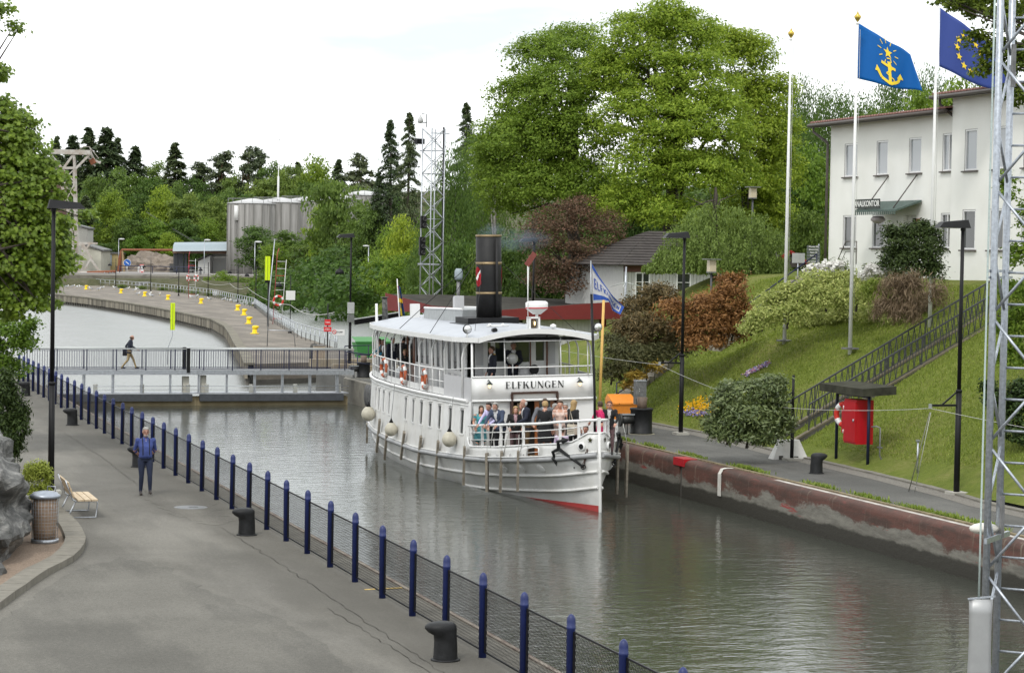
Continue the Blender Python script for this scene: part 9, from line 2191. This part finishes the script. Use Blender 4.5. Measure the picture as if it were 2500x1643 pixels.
 # head: skull, jaw, nose, ears
 hd=J['head'];Rh=Matrix.Rotation(-head_turn,3,'Z');fwd=Rh @ fy.lerp(Y_,.5);fwd.normalize();side=V3(fwd.y,-fwd.x,0)
 hz=.118
 q=MB();q.ball(hd+V3(0,0,.02),(.078,.096,.105),16,12,Rh);parts.append((q,SK))
 q=MB();q.ball(hd+fwd*.018-V3(0,0,.055),(.060,.072,.062),14,10,Rh);parts.append((q,SK))
 q=MB();q.tube([hd+fwd*.088+V3(0,0,.02),hd+fwd*.112-V3(0,0,.018),hd+fwd*.09-V3(0,0,.026)],[.012,.018,.012],8);parts.append((q,SK))
 for sx in (-1,1): q=MB();q.ball(hd+side*(sx*.082)-fwd*.005+V3(0,0,.0),(.012,.022,.032),8,6,Rh);parts.append((q,SK))
 # merge to one surface
 allv=[];allf=[];tags=[];
 for b,tg in parts:
  k=len(allv);allv += b.v;allf += [tuple(i+k for i in f) for f in b.f];tags += [tg]*len(b.v)
 me=bpy.data.meshes.new('body');me.from_pydata(allv,[],allf);me.update()
 ob=bpy.data.objects.new('body',me);COL.objects.link(ob)
 md=ob.modifiers.new('r','REMESH');md.mode='VOXEL';md.voxel_size=vox;md2=ob.modifiers.new('s','SMOOTH');md2.factor=.5;md2.iterations=2
 dg=bpy.context.evaluated_depsgraph_get();nm=bpy.data.meshes.new_from_object(ob.evaluated_get(dg));ob.modifiers.clear();old=ob.data;ob.data=nm;bpy.data.meshes.remove(old)
 kd=kdtree.KDTree(len(allv))
 for i,v in enumerate(allv): kd.insert(v,i)
 kd.balance()
 nm.materials.clear()
 for m in mats: nm.materials.append(m)
 collar=nk-up*.02
 for pl in nm.polygons:
  c=pl.center;tg=tags[kd.find(c)[1]]
  if tg == TOP and c.z < split and not skirt and not long_coat and (c-pel).length < .26 and not jacket: tg=LEG
  if tg == TOP and jacket and c.z < pel.z-.12: tg=LEG
  rel=c-tor(.75);f_=rel.dot(fy);s_=abs(rel.dot(fx));t_=(c-pel).dot(up)/(nk-pel).length
  if tg == TOP and jacket and f_ > .05 and .42 < t_ < 1.02 and s_ < .015+.055*(t_-.42)/.55: tg=SHIRT
  if tg == TOP and fem and not jacket and f_ > .02 and t_ > .82 and s_ < .075: tg=SK
  if tg == TOP and t_ > .985 and not jacket: tg=SK if fem else TOP
  if braces and tg == TOP and .18 < t_ < 1.0 and abs(s_-.085) < .014 and f_ > 0: tg=9
  pl.material_index=tg;pl.use_smooth=True
 nm.name='person_body'
 # hands: palm and five fingers each, eyes and mouth (joined into the body mesh)
 xb=MB();xb.sm=True;xb.mat(SK)
 for s in 'LR':
  el,wr=J['el'+s],J['wr'+s];d=(wr-el).normalized();sx=-1 if s == 'L' else 1
  hd_=pose.get('hand'+s);d2=Vector(hd_).normalized() if hd_ is not None else (d+V3(0,.12,-.1)).normalized()
  n=d2.cross(V3(sx,0,0));n=n.normalized() if n.length > .1 else V3(0,1,0);w=n.cross(d2).normalized()
  if w.y < 0: w=-w
  pc=wr+d2*.05;rot=Matrix((w,n,d2)).transposed();xb.ball(pc,(.040,.017,.052),10,7,rot)
  for k,(o_,L) in enumerate([(.030,.062),(.010,.072),(-.010,.068),(-.029,.052)]):
   a=wr+d2*.092+w*o_;b_=a+d2*(L*.5)+n*.004*sx;c_=b_+(d2*.75-n*(.55)*(1 if n.dot(V3(0,1,0)) < 0 else -1)*0+V3(0,0,-.35)).normalized()*(L*.5);xb.tube([a,b_,c_],[.0095,.0088,.0070],6)
  a=wr+d2*.03+w*.036;xb.tube([a,a+(d2*.6+w*.6).normalized()*.032,a+(d2*.9+w*.35).normalized()*.062],[.011,.010,.0075],6)
 xb.mat(7)
 for sx in (-1,1): xb.ball(hd+fwd*.088+side*(sx*.030)+V3(0,0,.022),(.011,.008,.007),8,6,Rh)
 xb.mat(8);xb.ball(hd+fwd*.086-V3(0,0,.062),(.024,.009,.007),10,6,Rh)
 if glasses:
  xb.mat(7)
  for sx in (-1,1): xb.tube([hd+fwd*.102+side*(sx*.032+.022*math.cos(a))+V3(0,0,.02+.017*math.sin(a)) for a in np.linspace(0,2*PI,10,endpoint=False)],.0035,5,closed=True);xb.tube([hd+fwd*.098+side*(sx*.055)+V3(0,0,.024),hd+side*(sx*.083)+V3(0,0,.02)],.003,4)
 xo=xb.build('x',mats);
 import bmesh
 bm=bmesh.new();bm.from_mesh(nm);bm.from_mesh(xo.data);bm.to_mesh(nm);bm.free();bpy.data.objects.remove(xo)
 o=thing(name,label,'person',loc,heading,group);sc=height/1.735;o.scale=(sc,sc,sc);ob.parent=o
 if not bald or hair_len:
  h=MB();h.sm=True;rg=np.random.default_rng(abs(hash(label)) % 1000);rings=[];n=18
  for zz,r in [(.118,.15),(.108,.55),(.085,.82),(.055,.97),(.02,1.03),(-.015,1.04),(-.045,.98)]:
   row=[]
   for a in np.linspace(0,2*PI,n,endpoint=False):
    dx,dy=math.cos(a),math.sin(a);cut=0
    z=zz+.02
    if dy > .25 and zz < .062: z=.075+.02*rg.random();
    rr=r*(1+.05*rg.normal()) if zz < .1 else r
    if dy > .25 and zz < .062: rr=.93
    row.append(hd+Rh @ V3(dx*.086*rr,dy*.104*rr-.008,z))
   rings.append(row)
  if hair_len:
   for t,r in ((.35,1.04),(.7,1.0),(1.,.78)):
    row=[]
    for a in np.linspace(0,2*PI,n,endpoint=False):
     dx,dy=math.cos(a),math.sin(a)
     if dy > .25: row.append(hd+Rh @ V3(dx*.08,.075,.08))
     else: row.append(hd+Rh @ V3(dx*.092*r*(1+.06*rg.normal()),min(dy,.05)*.105*r-.02,-.03-hair_len*t))
    rings.append(row)
  h.loft(rings).build('hair',[mats[HAIR]],o)
 else:
  h=MB();h.sm=True;row=[];rings=[]
  for zz,r in ((.04,1.0),(.01,1.04),(-.03,1.03),(-.055,.95)): rings.append([hd+Rh @ V3(math.cos(a)*.084*r,math.sin(a)*.102*r-.006,zz) for a in np.linspace(.95*PI,2.05*PI,12)])
  h.loft(rings,closed=False);ho=h.build('hair',[mats[HAIR]],o);md=ho.modifiers.new('t','SOLIDIFY');md.thickness=.012
 if beard:
  h=MB();h.sm=True;h.ball(hd+fwd*.03-V3(0,0,.075),(.058,.066,.042),12,8,Rh).build('beard',[beard],o)
 if extra: extra(o,J,mats)
 return o
skirt_len={}
HB=M('hair_brown',(.06,.035,.018),.6,var=.3,scale=40);HBL=M('hair_blonde',(.36,.24,.10),.55,var=.25,scale=40);HG=M('hair_grey',(.30,.29,.27),.6,var=.2,scale=40);HW=M('hair_white',(.5,.49,.47),.6,var=.15,scale=40);HK=M('hair_dark',(.02,.014,.01),.6,var=.3);HR=M('hair_auburn',(.10,.035,.02),.6,var=.3)
def face(px,py,p):  # heading so that +y points towards (px,py) from p
 return math.atan2(-(px-p[0]),(py-p[1]))
TOCAM=lambda p: face(0,0,p)
# ---- the walker in blue
BSH=cloth('blue_shirt',srgb(58,72,128),.2);JEAN=cloth('jeans',srgb(30,38,60),.3)
walk=dict(knR=(.10,.05,.49),anR=(.11,-.03,.085),knL=(-.10,.14,.50),anL=(-.11,.12,.12),elL=(-.262,-.11,1.13),wrL=(-.10,-.21,.97),elR=(.262,-.11,1.13),wrR=(.09,-.21,.95),shL=(-.195,-.01,1.39),shR=(.195,-.01,1.39),hipL=(-.10,0,.90),hipR=(.10,0,.90),handL=(.6,-.3,-.5),handR=(-.6,-.3,-.5))
def buttons(o,J,mats):
 b=MB();
 for k in range(6): t=.18+.13*k;p=J['pel']+(J['neck']-J['pel'])*t;b.ball(p+V3(0,.172-.012*k if k < 3 else .15-.02*(k-3),0),.008,6,5)
 b.build('shirt_buttons',[WHITEP],o)
mp_=Vector((9.17,58.97,0));person('grey-bearded man in blue shirt, braces and jeans walking on the left quay',mp_,TOCAM(mp_)+.12,1.79,BSH,JEAN,M('shoe_brown',(.03,.022,.018),.5),HG,0,SKIN2,walk,belly=.065,sleeves='short',beard=HG,glasses=True,bulk=1.07,vox=.015,braces=cloth('braces',(.01,.012,.03)),extra=buttons)
# ---- man crossing the bridge
stride=dict(knL=(-.09,.22,.55),anL=(-.09,.36,.14),knR=(.09,-.05,.50),anR=(.09,-.36,.12),elR=(.26,.12,1.16),wrR=(.25,.36,1.02),elL=(-.25,-.12,1.15),wrL=(-.24,-.02,.90),neck=(0,.10,1.46),head=(0,.15,1.585),chest=(0,.05,1.25),shL=(-.185,.08,1.40),shR=(.185,.08,1.40))
q_=Vector((bx_(300),BY_+.1,.52));
def satchel(o,J,mats): MB().box((-.30,-.10,.82),(.12,.34,.30)).build('shoulder_bag',[cloth('black_bag',(.012,.012,.014))],o);MB().tube([(-.28,.02,.95),(-.1,.1,1.3),(.12,.1,1.48)],.014,5).build('bag_strap',[cloth('black_bag',(.012,.012,.014))],o)
person('balding man in navy jacket and khaki trousers crossing the footbridge',q_,-PI/2,1.70,cloth('navy_jacket',(.014,.018,.032)),cloth('khaki',srgb(158,138,98)),None,HB,0,SKIN2,stride,jacket=True,long_coat=.10,bald=True,extra=satchel)
p=FP(1533,500,425);person('walker in a pink jacket on the far road',Vector((p.x,p.y,FG)),1.0,1.68,cloth('pink_jacket',srgb(205,70,110)),cloth('dark_trousers',(.03,.03,.04)),None,HB,.1,None,dict(knL=(-.09,.18,.53),anL=(-.09,.22,.12),anR=(.09,-.25,.12)),fem=True)
# ---- passengers on the foredeck
def onfore(x,y,p_,label,hgt=None,dk=None,turn=0.,face_to=None,**kw):
 """x,y: top of head in the bow close-up, p_: metres to port of the centre line"""
 best=None;off_=1.98-p_ if p_ > 1.3 else 2.15-p_
 for s in np.arange(.6,6.7,.02):
  c=bon(*z7(x,y),0,s);e=abs(c.y-(Bd(s)-.12-max(off_,.2)*min(1,Bd(s)/2.0)))
  if best is None or e < best[0]: best=(e,c)
 c=best[1];p_=c.y;base=bw(c.x,p_,(DECK(c.x) if dk is None else dk));topw=bw(c.x,p_,c.z)
 H=hgt or max(1.45,min(1.9,topw.z-base.z));z=topw.z-H
 loc=Vector((base.x,base.y,min(base.z,topw.z-H*.985) if hgt else base.z))
 hd=TOCAM(loc)+turn
 return person(label,loc,hd,H,group='passengers on the foredeck',**kw)
rail=dict(elL=(-.27,.12,1.16),wrL=(-.22,.36,1.04),elR=(.27,.12,1.16),wrR=(.20,.36,1.04),neck=(0,.07,1.46),head=(0,.13,1.585),chest=(0,.03,1.25),shL=(-.185,.05,1.39),shR=(.185,.05,1.39),handL=(.1,.5,-.5),handR=(-.1,.5,-.5))
leanf=dict(rail,neck=(0,.2,1.42),head=(0,.28,1.52),chest=(0,.1,1.23),shL=(-.185,.17,1.36),shR=(.185,.17,1.36),elL=(-.27,.3,1.14),wrL=(-.2,.48,1.02),elR=(.27,.3,1.14),wrR=(.2,.48,1.02))
TEAL=cloth('teal',srgb(70,150,158),.2);TEALS=cloth('teal_skirt',srgb(62,120,128),.35);skirt_len[id(TEALS)]=.55
onfore(190,535,1.82,'woman in a teal dress with long brown hair at the left end of the rail',turn=.1,top=TEAL,skirt=TEALS,legs=TEALS,hair=HB,hair_len=.2,fem=True,sleeves='none',pose=dict(rail,elR=(.24,.0,1.14),wrR=(.2,.25,1.0)))
onfore(400,455,1.85,'dark-haired man in a lilac shirt leaning on the rail',turn=-.75,top=cloth('lilac_shirt',srgb(196,190,226),.05),legs=cloth('black_trousers',(.015,.015,.018)),hair=HK,pose=leanf,skin=SKIN2,head_turn=-.2)
onfore(482,450,1.75,'grey-haired man in a blue-grey blazer leaning on the rail',turn=-.6,top=cloth('blue_blazer',srgb(62,72,94)),legs=cloth('black_trousers',(.015,.015,.018)),hair=HG,jacket=True,pose=leanf,skin=SKIN2,beard=HG,long_coat=.08)
onfore(705,545,1.75,'woman in a black cardigan and printed blouse at the rail',turn=.05,top=cloth('black_knit',(.012,.012,.013)),legs=cloth('floral',srgb(96,74,76),.5),hair=HBL,hair_len=.1,fem=True,jacket=True,shirt=cloth('print',srgb(170,140,145),.5),pose=rail)
onfore(805,500,1.35,'light brown-haired woman in an olive top behind the navy-suited man',turn=-.5,top=cloth('olive_top',srgb(96,86,62)),hair=HBL,hair_len=.16,fem=True)
onfore(885,400,1.45,'bald man in a dark navy suit standing at the rail',turn=-1.3,top=cloth('dark_navy_suit',(.014,.018,.035)),legs=cloth('brown_trousers',srgb(92,72,46)),hair=HW,bald=True,jacket=True,skin=SKIN2,pose=rail,head_turn=-.4,long_coat=.08)
onfore(1120,400,1.15,'man in a grey suit and glasses reaching to the rail',turn=.35,top=cloth('grey_suit',srgb(104,106,112)),legs=cloth('grey_trousers',srgb(70,72,76)),hair=HB,jacket=True,glasses=True,pose=dict(rail,elR=(.34,.1,1.16),wrR=(.44,.34,1.02),shR=(.2,.05,1.39)),head_turn=.2,long_coat=.08)
BKD=cloth('black_dress',(.012,.012,.014));skirt_len[id(BKD)]=.5
onfore(1145,480,1.4,'blonde woman in a black dress with her back to the rail',turn=PI*.92,top=BKD,skirt=BKD,legs=BKD,hair=HBL,hair_len=.0,fem=True,long_coat=.2)
onfore(1290,515,.5,'grey-haired person half hidden behind the woman in black',turn=.9,top=cloth('grey_top',srgb(120,118,118)),hair=HG,hair_len=.05)
onfore(1370,470,.85,'young woman in a pale beige top with hair tied up',turn=.0,top=cloth('beige_top',srgb(214,190,178),.08),legs=cloth('light_skirt',srgb(180,160,150)),hair=HB,fem=True,sleeves='none',pose=dict(elL=(-.27,.06,1.14),wrL=(-.05,.24,1.12),elR=(.26,.06,1.12),wrR=(.08,.26,1.05)))
onfore(1450,515,.3,'older grey-haired person with glasses behind the others',turn=-.2,top=cloth('dark_top',(.05,.05,.055)),hair=HG,glasses=True)
BK2=cloth('black_jacket',(.013,.013,.014));
def bag(o,J,mats):
 b=MB().box((.12,-.16,.86),(.30,.14,.30));b.build('striped_bag',[M('cream_bag',srgb(205,196,178),.8)],o)
 for k in range(4): MB().box((.12,-.232,.92-k*.05),(.28,.006,.016)).build('bag_stripe',[M('black_stripe',(.02,.02,.02),.8)],o)
 MB().tube([(.02,-.2,1.0),(.0,-.12,1.4),(.22,-.2,1.0)],.012,5).build('bag_strap',[M('cream_bag',srgb(205,196,178),.8)],o)
onfore(1565,465,1.0,'long-haired blonde woman in black with a striped shoulder bag',turn=2.4,top=BK2,legs=BK2,hair=HBL,hair_len=.24,fem=True,extra=bag,pose=dict(elL=(-.26,.08,1.14),wrL=(-.14,.3,1.14)))
sit=dict(pel=(0,0,.52),chest=(0,0,.85),neck=(0,-.02,1.06),head=(0,.01,1.19),shL=(-.185,-.01,.99),shR=(.185,-.01,.99),elL=(-.25,.04,.74),wrL=(-.15,.28,.62),elR=(.25,.04,.74),wrR=(.15,.28,.62),hipL=(-.1,0,.5),hipR=(.1,0,.5),knL=(-.13,.42,.50),knR=(.13,.42,.50),anL=(-.13,.45,.085),anR=(.13,.45,.085))
onfore(1760,655,.55,'seated man in a grey shirt near the bow',hgt=1.70,turn=-.35,top=cloth('charcoal_shirt',srgb(78,78,86)),legs=cloth('navy',(.02,.025,.05)),hair=HG,pose=sit,sleeves='short',skin=SKIN2)
onfore(1405,690,1.15,'seated passenger in a pale pink striped shirt, back to the rail',hgt=1.66,turn=2.9,top=cloth('pink_stripe',srgb(206,190,214),.1),legs=cloth('magenta_skirt',srgb(205,40,110)),hair=HB,pose=sit,fem=True)
PNK=cloth('magenta_dress',srgb(206,46,104),.25);skirt_len[id(PNK)]=.45
onfore(1995,480,.05,'woman in a magenta dress standing at the stem',turn=-2.6,top=PNK,skirt=PNK,legs=PNK,hair=HB,fem=True,sleeves='short',pose=rail)
onfore(2112,470,-.55,'dark-haired woman in sunglasses and black jacket at the starboard rail',turn=-.1,top=BK2,legs=cloth('floral',srgb(96,74,76),.5),hair=HR,fem=True,glasses=True,jacket=True,shirt=cloth('lace_white',srgb(190,186,184),.3),pose=rail)
# ---- crew on the bridge wing, passengers aft
def onupper(fn,x,y,s,label,turn=0.,**kw):
 c=bon(*fn(x,y),0,s);base=bw(s,c.y,UD+.02);t=bw(s,c.y,c.z);H=max(1.5,min(1.88,t.z-base.z));kw.setdefault('group','people on the upper deck');return person(label,base,TOCAM(base)+turn,kw.pop('hgt',H),**kw)
def epaul(o,J,mats):
 for k in ('shL','shR'): MB().box(J[k]+V3(0,0,.072),(.09,.06,.014)).build('epaulette',[M('gold_braid',srgb(220,180,50),.5)],o)
NVY=cloth('officer_navy',(.012,.014,.024))
onupper(zC,305,655,7.45,'officer in navy pullover with gold epaulettes on the bridge wing',-1.2,top=NVY,legs=NVY,hair=HB,skin=SKIN2,jacket=True,extra=epaul)
onupper(zC,630,590,8.5,'white-haired captain in a navy pullover at the wheel',.1,top=NVY,legs=NVY,hair=HG,skin=SKIN2,jacket=True,pose=dict(elL=(-.27,.08,1.14),wrL=(-.1,.3,1.0),elR=(.27,.08,1.14),wrR=(.16,.32,1.0)))
onupper(zB,320,575,19.6,'man in a brown-grey suit at the aft upper rail',-.9,top=cloth('brown_grey_suit',srgb(76,70,64)),hair=HB,jacket=True,skin=SKIN2,pose=rail,glasses=True)
onupper(zB,430,540,18.6,'dark-suited passenger beside the man in the brown-grey suit',.6,top=cloth('dark_navy_suit',(.014,.018,.035)),hair=HK,jacket=True)
onupper(zB,600,535,17.6,'tall passenger in black with his back turned, aft upper deck',2.6,top=cloth('black_knit',(.012,.012,.013)),hair=HK,jacket=True)
onupper(zB,632,735,17.2,'fair-haired seated passenger at the aft upper rail',.0,hgt=1.6,top=cloth('black_knit',(.012,.012,.013)),hair=HBL,pose=sit)
onupper(zB,262,590,20.4,'auburn-haired woman in a teal jacket at the far aft rail',-1.2,top=cloth('teal_jacket',srgb(26,110,140)),hair=HR,hair_len=.1,fem=True,pose=rail)
# white folding chair on the foredeck
c=bon(*z7(480,1050),1,1.4);o=thing('folding_chair','white folding deck chair on the foredeck behind the rail','chair',bw(c.x,1.4,DECK(c.x)),.6)
for y in (-.18,.18):
 MB().bar((-.2,y,0),(.18,y,.78),.03,.03).build('leg',[BWHITE],o);MB().bar((.2,y,0),(-.18,y,.45),.03,.03).build('leg',[BWHITE],o)
for k in range(4): MB().box((-.14+.09*k,0,.45),(.07,.4,.02)).build('seat_slat',[BWHITE],o)
for k in range(3): MB().box((.13+.02*k,0,.58+.08*k),(.02,.4,.06)).build('back_slat',[BWHITE],o)
